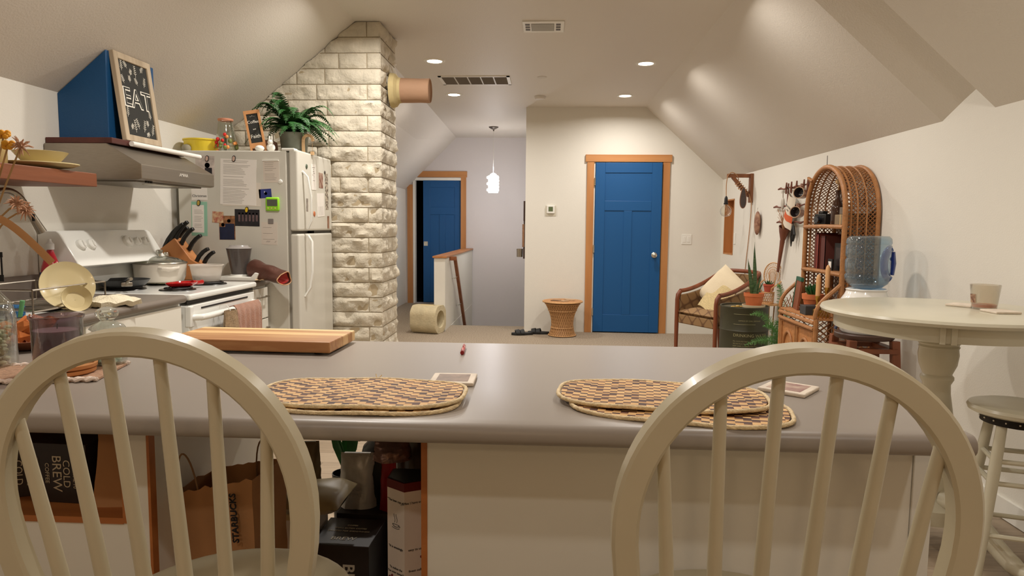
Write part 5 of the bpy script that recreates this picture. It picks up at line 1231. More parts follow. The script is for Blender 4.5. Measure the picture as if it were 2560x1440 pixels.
# on top of the refrigerator
TZ = FZ + .001
yt = thing('yellow_tub', 'yellow plastic tub with a rim on top of the refrigerator', 'tub', (-2.19, 4.26, TZ))
MB().lathe([(.001, 0), (.100, 0), (.104, .004), (.112, .070), (.118, .071), (.118, .079), (.110, .079), (.100, .006), (.001, .004)], n=40, cap=False).build('tub_body', mat('yellow_plastic', (238, 212, 62), .35), yt)
dj_ = thing('drink_pitcher', 'clear glass pitcher painted with orange and red flowers', 'pitcher', (-2.03, 4.24, TZ))
MB().lathe([(.001, 0), (.056, 0), (.062, .01), (.060, .07), (.048, .15), (.042, .195), (.044, .20), (.040, .20), (.040, .193), (.046, .148), (.058, .068), (.059, .012), (.001, .005)], n=36, cap=False).build('glass_body', M_GLASS, dj_)
MB().lathe([(.043, .192), (.0465, .196), (.0465, .205), (.042, .207), (.040, .20)], n=36, cap=False).build('copper_rim', mat('rim_peach', (206, 140, 110), .35), dj_)
mb = MB(); mr = MB(); mg = MB(); r = random.Random(3)
for k in range(26):
    a = -pi / 2 + r.gauss(0, 1.0); z = .045 + r.gauss(0, .018); q = .0615 - max(0, z - .05) * .1
    (mr if k % 3 == 0 else mb if k % 3 == 1 else mg).sph((q * cos(a), q * sin(a), z), .009 + r.random() * .005, 8, 5, (1, 1, 1))
mb.build('orange_petals', mat('petal_orange', (228, 150, 80), .5), dj_); mr.build('red_petals', mat('petal_red', (214, 44, 36), .5), dj_); mg.build('painted_leaves', mat('petal_green', (120, 130, 70), .5), dj_)
cs = thing('small_chalkboard', 'small framed chalkboard reading Coffee and Faith, leaning on the refrigerator top', 'sign', (-1.815, 4.23, TZ), rad(12))
cs.rotation_euler = (rad(-3), rad(-10), rad(14))
FW = wood('frame_tan', (206, 150, 98), (186, 128, 78), .5, 2, 6)
MB().b2((-.048, -.006, .028), (-.034, .006, .262)).b2((.034, -.006, .028), (.048, .006, .262)).b2((-.036, -.006, .24), (.036, .006, .262)).b2((-.036, -.006, .028), (.036, .006, .06)).b2((-.048, -.006, 0), (-.036, .006, .03)).b2((.036, -.006, 0), (.048, .006, .03)).build('frame', FW, cs, smooth=0, bevel=.001)
MB().b2((-.036, -.002, .058), (.036, .002, .242)).build('chalk_panel', M_SLATE, cs, smooth=0)
MB().text('Coffee', (0, -.0024, .19), (1, 0, 0), (0, 0, 1), .026, .0004).text('and', (0, -.0024, .145), (1, 0, 0), (0, 0, 1), .013, .0004).text('Faith', (0, -.0024, .10), (1, 0, 0), (0, 0, 1), .032, .0004).text('~ * ~', (0, -.0024, .224), (1, 0, 0), (0, 0, 1), .014, .0004).build('chalk_lettering', M_CHALK, cs, smooth=0)
fp = thing('potted_fern', 'lush green fern in a galvanised pot on top of the refrigerator', 'potted plant', (-1.665, 4.43, TZ))
MB().lathe([(.075, 0), (.078, .005), (.092, .13), (.096, .135), (.096, .142), (.090, .142), (.085, .12), (.001, .12)], n=36, cap=False).build('metal_pot', mat('galvanised', (132, 136, 124), .45, .6, noise=(12, .2)), fp)
def fern(mb, c, n, L0, seed, droop=1.0, sp=1.0, up=1.0, w0=.030):
    r = random.Random(seed)
    for k in range(n):
        a = 2 * pi * k / n * 1.618 * 2 + r.random() * .6; Lk = L0 * (.65 + .45 * r.random()); hgt = (.35 + .65 * r.random()) * up
        out = V((cos(a), sin(a), 0)); e = out * Lk * sp * (1.1 - .5 * hgt) + V((0, 0, Lk * (hgt * 1.0 - droop * .45)))
        pts = bez(c, V(c) + V((0, 0, Lk * .35 * hgt)) + out * Lk * .12, V(c) + out * Lk * .5 + V((0, 0, Lk * hgt * .95)), V(c) + e, 15)
        mb.tube(pts, .0014, n=4)
        for i in range(2, 15):
            d = (pts[min(i + 1, 15)] - pts[i - 1]).normalized(); s_ = d.cross(V((0, 0, 1)))
            if s_.length < .1: s_ = d.cross(V((1, 0, 0)))
            s_.normalize(); nn = s_.cross(d); w = w0 * sin(pi * min(1, (i / 15) * .9 + .1)) ** .7
            for sg in (-1, 1):
                for off in (0, .5):
                    p = pts[i].lerp(pts[i - 1], off); q = p + s_ * sg * w + d * w * .35 - nn * w * .18; hw_ = d * .0060
                    mb.add([p - hw_, p + hw_, q + hw_ * .4, q - hw_ * .4, (p + q) / 2 + nn * .002], [(0, 1, 4), (1, 2, 4), (2, 3, 4), (3, 0, 4)])
mb = MB(); fern(mb, (-.01, 0, .13), 60, .36, 4, droop=1.1, sp=1.0, up=1.02, w0=.038)
mb.build('foliage', mat('fern_green', (46, 92, 42), .5, noise=(8, .3)), fp, smooth=0)
ca = thing('cane_ornament', 'pale wooden hook-shaped ornament at the refrigerator edge', 'ornament', (-1.552, 4.37, TZ + .008))
MB().tube([(-.03, 0, 0), (-.032, 0, .06)] + [(.0 - .031 * cos(t), 0, .085 + .031 * sin(t)) for t in [pi * k / 12 for k in range(12)]] + [(.031, 0, .078)], 1, prof=[(-.009, -.006), (.009, -.006), (.009, .006), (-.009, .006)], up=(0, 1, 0)).build('cane', mat('pale_wood', (216, 178, 132), .55), ca, smooth=0, bevel=.001)
MB().b2((.018, -.012, -.009), (.036, .012, .012)).tube([(.028, 0, .012), (.028, 0, .08)], .001, n=4).build('hanging_block', MATS['pale_wood'], ca, smooth=0)
rb = thing('rabbit_figurine', 'small white ceramic rabbit between the sign and the fern pot', 'figurine', (-1.735, 4.22, TZ))
MB().sph((0, 0, .028), .026, 16, 10, (1, 1, 1.05)).sph((0, -.008, .060), .017, 14, 8).build('body', M_WHITE, rb)
MB().sph((-.007, -.004, .082), .009, 10, 6, (.6, .6, 2.0)).sph((.009, -.004, .082), .009, 10, 6, (.6, .6, 2.0)).build('ears', M_WHITE, rb)
one(MB().sph((0, 0, 0), .024, 16, 8, (1.2, 1, .8)), 'white_bird', M_WHITE, 'small round white ceramic bird at the sign foot', 'figurine', loc=(-1.79, 4.18, TZ + .019))
one(MB().lathe([(.001, 0), (.026, 0), (.030, .02), (.022, .035), (.001, .042)], (0, 0, 0), 24, cap=False), 'spice_pot', mat('stone_grey', (150, 142, 120), .6), 'small round grey-green pot top behind the yellow tub', 'pot', loc=(-2.24, 4.155, TZ - .02 + .02))
one(MB().lathe([(.001, 0), (.07, 0), (.085, .05), (.08, .09), (.06, .10)], (0, 0, 0), 28, cap=True), 'brown_basket', mat('basket_brown', (150, 108, 84), .8, noise=(60, .3)), 'low brown basket behind the small chalkboard', 'basket', loc=(-1.88, 4.47, TZ))

# ---------------------------------------------------------------- landing: wicker table, sandals, flue block
wt = thing('wicker_side_table', 'round wicker side table with a waisted base against the end wall', 'side table', (.178, 7.93, 0))
def weave_lathe(prof_r, z0, z1, n, rr, parent, nm, m, turns=.35, cross=True):
    mb = MB()
    for sg in ((1, -1) if cross else (1,)):
        for k in range(n):
            pts = []
            for i in range(13):
                q = i / 12; a = 2 * pi * k / n + sg * turns * q; r_ = prof_r(q) + (.0012 if sg > 0 else -.0012); pts.append((r_ * cos(a), r_ * sin(a), z0 + (z1 - z0) * q))
            mb.tube(pts, rr, n=4)
    return mb.build(nm, m, parent)
pr_ = lambda q: .158 - .035 * sin(pi * q ** .8) + .045 * q ** 3
M_RLIGHT = mat('rattan_light', (202, 156, 106), .5, noise=(40, .2))
weave_lathe(pr_, .01, .385, 36, .0032, wt, 'woven_base', M_RLIGHT, .9)
MB().lathe([(pr_(i / 10) - .004, .01 + .375 * i / 10) for i in range(11)], n=36, cap=False).build('inner_weave', mat('rattan_shade', (160, 118, 76), .7, noise=(120, .3)), wt)
for z, q in ((.012, 0), (.10, .24), (.30, .78), (.38, .99)):
    MB().tube([((pr_(q) + .003) * cos(a), (pr_(q) + .003) * sin(a), z) for a in [2 * pi * k / 40 for k in range(40)]], .006, n=8, closed=True).build('hoop', M_RLIGHT, wt)
MB().lathe([(.001, .395), (.22, .395), (.232, .402), (.232, .410), (.22, .414), (.001, .414)], n=48, cap=False).build('top', mat('rattan_top', (188, 136, 88), .55, noise=(60, .25), bump=(80, .5)), wt)
MB().tube([(.228 * cos(a), .228 * sin(a), .405) for a in [2 * pi * k / 48 for k in range(48)]], .010, n=8, closed=True).build('rim', M_RLIGHT, wt)
one(MB().b2((-.055, -.045, 0), (.055, .045, .010)).b2((-.05, -.04, .010), (.05, .04, .016)), 'paperback', mat('book_tan', (196, 164, 130), .6, noise=(20, .2)), 'tan book lying on the right of the wicker table top', 'book', loc=(.26, 7.93, .4155), rz=.3, smooth=0)
one(MB().b2((-.05, -.045, 0), (.05, .045, .006)), 'flat_tile', mat('tile_brown', (120, 90, 64), .5, noise=(30, .4)), 'thin dark patterned tile lying on the left of the wicker table top', 'tile', loc=(.10, 7.9, .4155), rz=-.4, smooth=0)
one(MB().b2((-.045, -.04, 0), (.045, .04, .006)), 'flat_tile', mat('tile_tan', (178, 146, 112), .5, noise=(30, .4)), 'thin tan tile lying at the middle of the wicker table top', 'tile', loc=(.19, 7.83, .4155), rz=.7, smooth=0)
M_RUB = mat('black_rubber', (36, 36, 36), .6)
def sandal(x, y, rz, label):
    t = thing('sandal', label, 'sandal', (x, y, 0), rz, 'pair of black slide sandals')
    out = [(.13 * cos(a) , (.045 + .008 * cos(a)) * sin(a)) for a in [2 * pi * k / 28 for k in range(28)]]
    MB().prism(out, 2, .0, .030).build('sole', M_RUB, t, smooth=0, bevel=.005)
    for x0 in (.052, -.004):
        mb = MB().sheet(lambda u, v: (x0 + (v - .5) * .048 + .01 * sin(u * pi), .053 * cos(pi * u), .022 + (.045 - .01 * v) * sin(pi * u)), 16, 3, .006)
        mb.build('strap', M_RUB, t)
    return t
sandal(-.10, 8.03, rad(172), 'right black sandal pointing away on the carpet by the wall edge')
sandal(-.29, 7.93, rad(-168), 'left black sandal nearer the stairwell on the carpet')
fb = thing('flue_block', 'cream hollow round-holed insulated pipe section lying on the carpet', 'pipe section', (-1.42, 8.0, .166), rad(-16))
def ngon(r_, n=8, ph=0): return [(r_ * cos(2 * pi * k / n + ph), r_ * sin(2 * pi * k / n + ph)) for k in range(n)]
mb = MB(); o_ = [(.150 * math.copysign(min(1, abs(cos(a)) * 1.12), cos(a)), .163 * math.copysign(min(1, abs(sin(a)) * 1.12), sin(a))) for a in [2 * pi * (k + .5) / 32 for k in range(32)]]
i_ = [(.105 * cos(2 * pi * (k + .5) / 32), .105 * sin(2 * pi * (k + .5) / 32)) for k in range(32)]
L2 = .165; vs = [(-L2, y, z) for y, z in o_] + [(L2, y, z) for y, z in o_] + [(-L2, y, z) for y, z in i_] + [(L2, y, z) for y, z in i_]; fs = []
for k in range(32):
    j = (k + 1) % 32; fs += [(k, 32 + k, 32 + j, j), (64 + j, 96 + j, 96 + k, 64 + k), (32 + k, 96 + k, 96 + j, 32 + j), (64 + k, k, j, 64 + j)]
mb.add(vs, fs).build('insulation_shell', mat('fibre_cream', (206, 192, 158), .9, noise=(10, .15), bump=(50, .5)), fb, smooth=30)
MB().sheet(lambda u, v: ((v - .5) * .16, .152 * cos(-.6 + u * 3.4) * 1.02, .168 * sin(-.6 + u * 3.4) * 1.0), 24, 2, .003).build('tape_band', mat('tape_tan', (214, 190, 138), .5), fb)

# ---------------------------------------------------------------- armchair
ac = thing('armchair', 'wood framed armchair with brown patterned upholstery in the far right corner', 'armchair', (1.665, 6.74, 0), rad(-60))
M_CHW = wood('cherry_frame', (136, 72, 42), (110, 56, 32), .3, 2, 7, coat=.3)
M_UPH = None
def uph():
    m = bpy.data.materials.new('ogee_upholstery'); m.use_nodes = True; N = m.node_tree.nodes; L = m.node_tree.links; b = N['Principled BSDF']
    tc = N.new('ShaderNodeTexCoord'); sp = N.new('ShaderNodeSeparateXYZ'); L.new(tc.outputs['Object'], sp.inputs[0])
    def mt(op, a, v=None):
        x = N.new('ShaderNodeMath'); x.operation = op
        for i, q in enumerate((a, v)):
            if q is None: continue
            if isinstance(q, (int, float)): x.inputs[i].default_value = q
            else: L.new(q, x.inputs[i])
        return x.outputs[0]
    u = mt('MULTIPLY', mt('ADD', sp.outputs[0], mt('MULTIPLY', sp.outputs[1], .8)), 42); v = mt('MULTIPLY', mt('ADD', sp.outputs[2], mt('MULTIPLY', sp.outputs[1], .6)), 34)
    w = mt('ABSOLUTE', mt('SUBTRACT', mt('SINE', u), mt('COSINE', v)))
    r = N.new('ShaderNodeValToRGB'); r.color_ramp.elements[0].position = .05; r.color_ramp.elements[0].color = rgb((104, 74, 48)); r.color_ramp.elements[1].position = .5; r.color_ramp.elements[1].color = rgb((146, 114, 76)); L.new(w, r.inputs[0]); L.new(r.outputs[0], b.inputs['Base Color']); b.inputs['Roughness'].default_value = .85
    return m
M_UPH = uph()
AW, AD = .27, .27
# seat
MB().b2((-AW + .02, -AD, .33), (AW - .02, AD - .02, .42)).build('seat_rail', M_UPH, ac, bevel=.012, seg=3)
pillow_mesh(.50, .52, .10, 5, 16, .002).build('seat_cushion', M_UPH, ac, loc=(0, -.015, .445))
for sx in (-1, 1):
    MB().tube([(sx * AW, -AD, 0), (sx * AW, -AD, .3), (sx * AW, -AD, .56), (sx * AW, -AD + .008, .61), (sx * AW, -AD + .04, .645)], [.018, .021, .021, .022, .022], n=12).build('front_leg', M_CHW, ac)
    MB().tube([(sx * (AW - .02), AD + .03, 0), (sx * (AW - .015), AD, .35)], [.016, .02], n=12).build('rear_leg', M_CHW, ac)
    MB().sheet(lambda u, v: (sx * (AW - .005 - .01 * v), -AD + .03 + (2 * AD - .03) * u, .38 + (.23 + .13 * u ** 1.6) * v), 14, 6, .03).build('side_panel', M_UPH, ac)
arm = []
for k in range(41):
    q = k / 40; s_ = -1 + 2 * q
    if abs(s_) > .35:
        u = (1 - abs(s_)) / .65; x = math.copysign(AW, s_) * (1 - .10 * u ** 3); y = -AD + .035 + (2 * AD - .01) * u; z = .648 + .19 * (u ** 1.7)
    else: x = AW * .90 * math.sin(s_ / .35 * pi / 2); y = AD + .03 + .045 * cos(s_ / .35 * pi / 2); z = .838 + .01 * cos(s_ / .35 * pi / 2)
    arm.append((x, y, z))
MB().tube(arm, .021, n=12).build('arm_rail', M_CHW, ac)
MB().sheet(lambda u, v: (.235 * sin((u - .5) * pi), AD + .005 + .045 * cos((u - .5) * pi), .38 + (.44) * v), 18, 6, .035).build('back_panel', M_UPH, ac)
one_ = pillow_mesh(.42, .40, .15, 9, 16, .006).build('throw_pillow', mat('canvas_cream', (224, 208, 178), .9, bump=(200, .4)))
one_.location = (1.735, 6.80, .655); one_.rotation_euler = (rad(62), rad(32), rad(-62)); tag(one_, 'cream throw pillow tipped onto its corner in the armchair', 'pillow')
def thr(u, v):
    a = -1.0 + 2.3 * u
    return (.21 - .42 * v + .05 * u, -.12 + .05 * sin(u * 5) + .10 * (1 - u), .50 + .30 * u + .02 * sin(v * 9 + u * 4) + .012 * noise.noise(V((u * 6, v * 6, 2))))
kn = MB().sheet(lambda u, v: ((-.13 + .30 * u), -.02 - .10 * (1 - v) + .16 * v - .04 * sin(u * 3), .49 + .26 * v - .05 * u + .012 * sin(u * 7 + v * 5)), 22, 22, .02).build('knit_throw', mat('knit_cream', (208, 186, 138), .95, noise=(110, .25), bump=(150, .9)))
kn.location = (1.665, 6.74, .02); kn.rotation_euler = (0, 0, rad(-60)); tag(kn, 'cream knitted throw draped over the armchair pillow', 'blanket')

# ---------------------------------------------------------------- drum with plant
dm = thing('metal_drum', 'dark olive metal drum lettered DRINKING WATER beside the armchair', 'drum', (1.705, 5.95, 0))
M_OLIVE = mat('olive_drum', (58, 56, 38), .4, noise=(6, .12))
DR = .200
MB().lathe([(DR - .004, 0), (DR + .003, .004), (DR, .012), (DR, .19), (DR + .005, .20), (DR, .21), (DR, .40), (DR + .005, .41), (DR, .42), (DR, .598), (DR + .004, .606), (DR + .002, .614), (DR - .006, .612), (DR - .008, .600), (.001, .600)], n=56, cap=False).build('drum_body', M_OLIVE, dm)
M_DPR = mat('drum_print', (150, 144, 104), .7)
def wrap(mb, txt, z, size, a0, m=None):
    t = MB().text(txt, (0, 0, 0), (1, 0, 0), (0, 1, 0), size, .0, align='LEFT')
    vs = []
    for x, y, zz in t.v:
        a = a0 + x / DR; vs.append(((DR + .0012) * cos(a), (DR + .0012) * sin(a), z + y))
    mb.add(vs, t.f)
mb = MB(); A0 = -pi / 2 - .70
wrap(mb, 'OFFICE OF CIVIL DEFENSE', .50, .016, A0 + .2); wrap(mb, 'DRINKING WATER', .415 - .04, .036, A0)
for i, s_ in enumerate(('FILL WITH POTABLE WATER ONLY', 'SEE INSTRUCTIONS INSIDE LID', 'KEEP LINER CLOSED WHEN FULL', 'STORE AWAY FROM HEAT', 'TOTAL CAPACITY SEVENTEEN GALLONS')): wrap(mb, s_, .325 - i * .02, .014, A0)
for z in (.555, .47):
    mb.tube([((DR + .001) * cos(a), (DR + .001) * sin(a), z) for a in [A0 + .0 + k * .1 for k in range(10)]], .0014, n=4)
mb.build('stencil_lettering', M_DPR, dm, smooth=0)
MB().tube([((DR + .001) * cos(A0 + .1 + k * .08), (DR + .001) * sin(A0 + .1 + k * .08), .215 + .012 * sin(k)) for k in range(8)], .009, n=6).build('red_mark', mat('drum_red', (110, 30, 24), .6), dm)
sn = thing('snake_plant', 'snake plant with two tall blades in a terracotta pot on the drum', 'potted plant', (1.755, 5.86, .602))
MB().lathe([(.001, 0), (.085, 0), (.092, .006), (.095, .028), (.089, .028), (.086, .008), (.001, .006)], n=36, cap=False).build('saucer', mat('saucer_cream', (206, 190, 158), .5), sn)
MB().lathe([(.001, .009), (.058, .009), (.078, .098), (.083, .10), (.084, .128), (.078, .128), (.074, .10), (.001, .10)], n=36, cap=False).build('pot', M_TERRA, sn)
mb = MB()
def blade(mb, a, b, w, tw=.4, bend=(0, 0, 0)):
    pts = bez(a, V(a) + V((0, 0, (b[2] - a[2]) * .4)), V(b) - V((0, 0, (b[2] - a[2]) * .3)) + V(bend), b, 14)
    n = len(pts)
    for i in range(n - 1):
        pass
    vs = []; 
    for i, p in enumerate(pts):
        q = i / (n - 1); ww = w * (sin(pi * min(.97, q * .8 + .22))) if q < .97 else w * .05
        t = tw * q; s_ = V((cos(t), sin(t), 0)); nn = V((-sin(t), cos(t), 0))
        vs += [p - s_ * ww, p + nn * ww * .35, p + s_ * ww, p - nn * .0015]
    fs = []
    for i in range(n - 1):
        for j in range(4): fs.append((i * 4 + j, i * 4 + (j + 1) % 4, i * 4 + 4 + (j + 1) % 4, i * 4 + 4 + j))
    mb.add(vs, fs)
blade(mb, (.005, 0, .10), (-.012, 0, .56), .017); blade(mb, (-.02, 0, .10), (-.062, .0, .42), .018, bend=(.01, 0, 0)); blade(mb, (.02, .01, .10), (.045, 0, .27), .014); blade(mb, (.0, -.02, .1), (.012, -.01, .21), .016); blade(mb, (.025, -.01, .1), (.075, 0, .24), .008)
mb.build('leaves', mat('sansevieria', (44, 72, 44), .4, noise=(24, .5), col2=(84, 112, 68), stretch=(1, 1, 5)), sn, smooth=50)
one(MB().sph((0, 0, .012), .012, 10, 6, (1.6, 1, .9)).sph((-.035, .01, .008), .010, 10, 6, (2.2, 1, .7)).sph((.03, .02, .008), .010, 10, 6, (2, 1, .7)), 'dried_pods', mat('pod_yellow', (196, 160, 84), .6), 'small yellow dried pods lying on the drum top left of the plant', 'seed pods', loc=(1.625, 5.87, .600))
# mini peacock chair with potted succulent, on a stand
st = thing('plant_stand', 'small round wire plant stand behind the drum carrying the miniature wicker chair', 'plant stand', (1.955, 6.12, 0))
MB().lathe([(.001, .60), (.09, .60), (.09, .612), (.001, .612)], n=28, cap=False).build('top', M_RLIGHT, st)
for k in range(3):
    a = 2 * pi * k / 3 + .4; MB().tube([(.075 * cos(a), .075 * sin(a), .60), (.06 * cos(a), .06 * sin(a), .3), (.085 * cos(a), .085 * sin(a), 0)], .006, n=6).build('leg', M_RLIGHT, st)
mc = thing('miniature_wicker_chair', 'miniature fan-backed wicker chair plant holder against the right wall', 'plant holder', (1.955, 6.12, .613), rad(-50))
MB().tube([(.05 * cos(a), .05 * sin(a), .10) for a in [2 * pi * k / 24 for k in range(24)]], .006, n=6, closed=True).tube([(.045 * cos(a), .045 * sin(a), .006) for a in [2 * pi * k / 24 for k in range(24)]], .006, n=6, closed=True).build('seat_hoops', M_RLIGHT, mc)
weave_lathe(lambda q: .045 + .005 * q, .006, .10, 16, .0025, mc, 'woven_base', M_RLIGHT, .8)
def fan(a, r_): return (r_ * .093 * sin(a) * (1.0), .05 + .02 * r_, .13 + .115 + r_ * .115 * cos(a) * (1 if cos(a) > 0 else .9))
MB().tube([fan(-2.4 + 4.8 * k / 30, 1) for k in range(31)], .0055, n=6).tube([fan(-2.3 + 4.6 * k / 30, .68) for k in range(31)], .003, n=6).build('back_hoop', M_RLIGHT, mc)
mb = MB()
for k in range(17):
    a = -2.0 + 4.0 * k / 16; mb.tube([(.02 * sin(a), .05, .11), fan(a * .55, .5), fan(a * .9, 1)], .0016, n=4)
for q in (.3, .5, .85): mb.tube([fan(-2.2 + 4.4 * k / 24, q) for k in range(25)], .0016, n=4)
mb.build('woven_back', M_RLIGHT, mc)
for sx in (-1, 1): MB().tube([(sx * .088, .06, .20), (sx * .085, .0, .175), (sx * .06, -.045, .14), (sx * .045, -.03, .10)], .006, n=8).build('arm', M_RLIGHT, mc)
su = thing('small_succulent', 'small spiky succulent in a terracotta pot on the miniature wicker chair', 'potted plant', (1.95, 6.10, .716))
MB().lathe([(.001, 0), (.032, 0), (.042, .055), (.046, .056), (.046, .072), (.040, .072), (.001, .062)], n=24, cap=False).build('pot', mat('terra_red', (186, 84, 62), .7), su)
mb = MB(); r = random.Random(2)
for k in range(16):
    a = 2.4 * k; q = .006 + .002 * k; mb.tube([(q * cos(a) * .5, q * sin(a) * .5, .062), (q * cos(a) * 1.1, q * sin(a) * 1.1, .085), (q * cos(a) * 1.4, q * sin(a) * 1.4, .108 - .001 * k)], [.005, .004, .0008], n=5)
mb.build('foliage', M_DARKLEAF, su)
# floor fern
ff = thing('floor_fern', 'feathery green fern on the floor between the drum and the wicker shelf', 'potted plant', (1.865, 5.42, 0))
MB().lathe([(.001, 0), (.08, 0), (.10, .17), (.105, .20), (.095, .20), (.001, .17)], n=28, cap=False).build('pot', mat('pot_brown', (120, 84, 60), .7), ff)
mb = MB()
r = random.Random(11)
for e, h in (((-.30, -.02, .36), .75), ((-.26, .0, .60), .7), ((-.06, 0, .83), .8), ((-.22, -.05, .30), .5), ((-.10, -.1, .55), .6), ((.04, -.12, .52), .6), ((-.15, .03, .50), .6), ((.08, .02, .50), .6), ((-.02, -.15, .35), .5), ((-.16, -.12, .42), .5), ((.02, -.05, .66), .7), ((-.08, -.08, .30), .4)):
    pts = bez((0, 0, .18), (0, 0, .18 + h * .35), (e[0] * .5, e[1] * .5, e[2] + .06), e, 18)
    mb.tube(pts, .0022, n=4)
    for i in range(4, 19):
        d = (pts[min(i + 1, 18)] - pts[i - 1]).normalized(); s_ = d.cross(V((0, -1, .2))).normalized(); w = .040 * sin(pi * (i / 18) * .85 + .3)
        for sg in (-1, 1):
            for off in (0, .33, .66):
                p = pts[i].lerp(pts[i - 1], off); q = p + s_ * sg * w + d * w * .5 + V((0, r.gauss(0, .006), r.gauss(0, .004))); h_ = d * .0032; mb.add([p - h_, p + h_, q + h_ * .4, q - h_ * .4], [(0, 1, 2, 3)])
mb.build('foliage', mat('fern_light', (86, 132, 68), .55, noise=(12, .3)), ff, smooth=0)
one(MB().tube(spline([(1.78, 6.98, .01), (1.62, 6.72, .008), (1.55, 6.6, .008), (1.70, 6.4, .008), (1.9, 6.2, .008), (2.0, 6.3, .01)], 8), .004, n=6), 'power_cord', mat('cord_brown', (128, 86, 58), .6), 'brown power cord trailing on the carpet under the armchair', 'cord')

# ---------------------------------------------------------------- wall lamp bracket
wl = thing('bracket_lamp', 'wooden bracket wall lamp with a bare globe bulb hanging from a rope cord', 'wall lamp', (XR, 7.06, 0))
M_BRK = wood('bracket_wood', (144, 92, 58), (120, 74, 46), .5, 2, 7)
MB().b2((-.030, -.035, 1.535), (-.001, .035, 1.825)).build('wall_post', M_BRK, wl, smooth=0, bevel=.002)
MB().b2((-.255, -.017, 1.785), (-.030, .017, 1.822)).build('arm', M_BRK, wl, smooth=0, bevel=.002)
MB().tube([(-.20, 0, 1.79), (-.03, 0, 1.60)], 1, prof=[(-.016, -.018), (.016, -.018), (.016, .018), (-.016, .018)], up=(0, 1, 0)).build('brace', M_BRK, wl, smooth=0)
M_ROPEC = mat('rope_cord', (176, 132, 92), .8)
pts = [(-.258, 0, 1.595), (-.260, 0, 1.72), (-.252, -.02, 1.80), (-.215, -.024, 1.835), (-.17, -.022, 1.81)]
for k in range(34):
    q = k / 33; c = V((-.16, 0, 1.745)).lerp(V((-.055, 0, 1.63)), q); a = k * 1.15; R0 = .030 + (.012 if k in (6, 7, 14) else 0)
    pts.append(tuple(c + V((.7 * R0 * cos(a) * .9, R0 * sin(a), .7 * R0 * cos(a)))))
pts += [(-.035, -.03, 1.60), (-.016, -.045, 1.50), (-.010, .02, 1.2), (-.008, .10, .9), (-.008, .15, .6), (-.008, .18, .3), (-.008, .2, .02)]
MB().tube(spline(pts, 4), .0042, n=6).build('rope_cord', M_ROPEC, wl)
MB().lathe([(.004, 1.60), (.012, 1.59), (.016, 1.575), (.018, 1.53), (.022, 1.528), (.022, 1.515), (.001, 1.515)], (-.258, 0, 0), 20, cap=False).build('socket', M_BLACK, wl)
bb = MB().lathe([(.014, 1.52), (.016, 1.51), (.035, 1.495), (.052, 1.470), (.057, 1.447), (.052, 1.418), (.036, 1.398), (.001, 1.390)], (-.258, 0, 0), 32, cap=False).build('globe_bulb', glass('bulb_glass', (250, 250, 246)), wl)
MB().tube([(-.262, 0, 1.52), (-.268, 0, 1.46), (-.262, .004, 1.44), (-.255, 0, 1.46), (-.250, 0, 1.44), (-.246, 0, 1.52)], .0010, n=4).build('filament', mat('filament', (214, 190, 150), .4), bb)
lp = thing('leather_loop', 'flattened dark leather loop hanging from the lamp bracket', 'leather strap', (XR - .105, 7.0, 1.58))
oo = [(.026 * cos(a) * (1.05 - .35 * sin(a)), .10 * sin(a)) for a in [2 * pi * k / 28 for k in range(28)]]
MB().prism([(x, z) for x, z in oo], 1, -.006, .004).build('leather_face', mat('leather_grey', (76, 66, 62), .8, noise=(20, .2)), lp, smooth=0, bevel=.002)
MB().tube([(x * 1.05, 0, z * 1.02) for x, z in oo], .005, n=6, closed=True).build('stitched_edge', mat('leather_edge', (140, 96, 68), .7), lp)
wm = thing('oval_gourd', 'speckled brown oval gourd hanging on the right wall', 'wall ornament', (XR - .03, 6.75, 1.327))
MB().sph((0, 0, 0), .115, 24, 16, (.22, .54, 1)).build('body', mat('gourd_brown', (126, 84, 66), .6, noise=(26, .5), col2=(168, 130, 104)), wm)
MB().tube([(0, 0, .112), (0, .012, .135), (0, 0, .15)], .0016, n=5).build('hook', M_STEEL, wm)
one(MB().b2((XR - .006, 7.60, 1.10), (XR - .0005, 7.68, 1.22)), 'wall_plate', M_WHITE, 'white switch plate on the right wall near the niche', 'switch plate', smooth=0, bevel=.001)

# ---------------------------------------------------------------- twig rack with hanging cups
tr = thing('twig_rack', 'rack of three knobbly twig rods tied to the right wall', 'rack', (XR - .03, 5.82, 1.47))
M_TWIG = mat('twig_red', (112, 62, 44), .6, noise=(30, .4))
r = random.Random(3)
def rod(y0, y1, z, rr=.008):
    pts = []; rs = []
    for i in range(15):
        q = i / 14; pts.append((.004 * sin(i * 2.1), y0 + (y1 - y0) * q, z + .006 * sin(i * 1.7))); rs.append(rr * (1.35 if i % 3 == 1 else .8))
    return MB().tube(pts, rs, n=8)
rod(.36, -.40, .150).build('rod', M_TWIG, tr); rod(.46, -.40, -.005).build('rod', M_TWIG, tr); rod(.36, -.42, -.14).build('rod', M_TWIG, tr)
for y in (.12, .0, -.12, -.28, -.36): MB().tube([(-.012, y, .195), (-.016, y - .006, .15), (-.012, y + .004, .10)], [.006, .009, .006], n=6).build('peg', M_TWIG, tr)
for y in (.13, -.33): MB().tube([(.008, y, .19), (.008, y + .01, 0), (.008, y, -.17)], .007, n=6).build('upright', M_TWIG, tr)
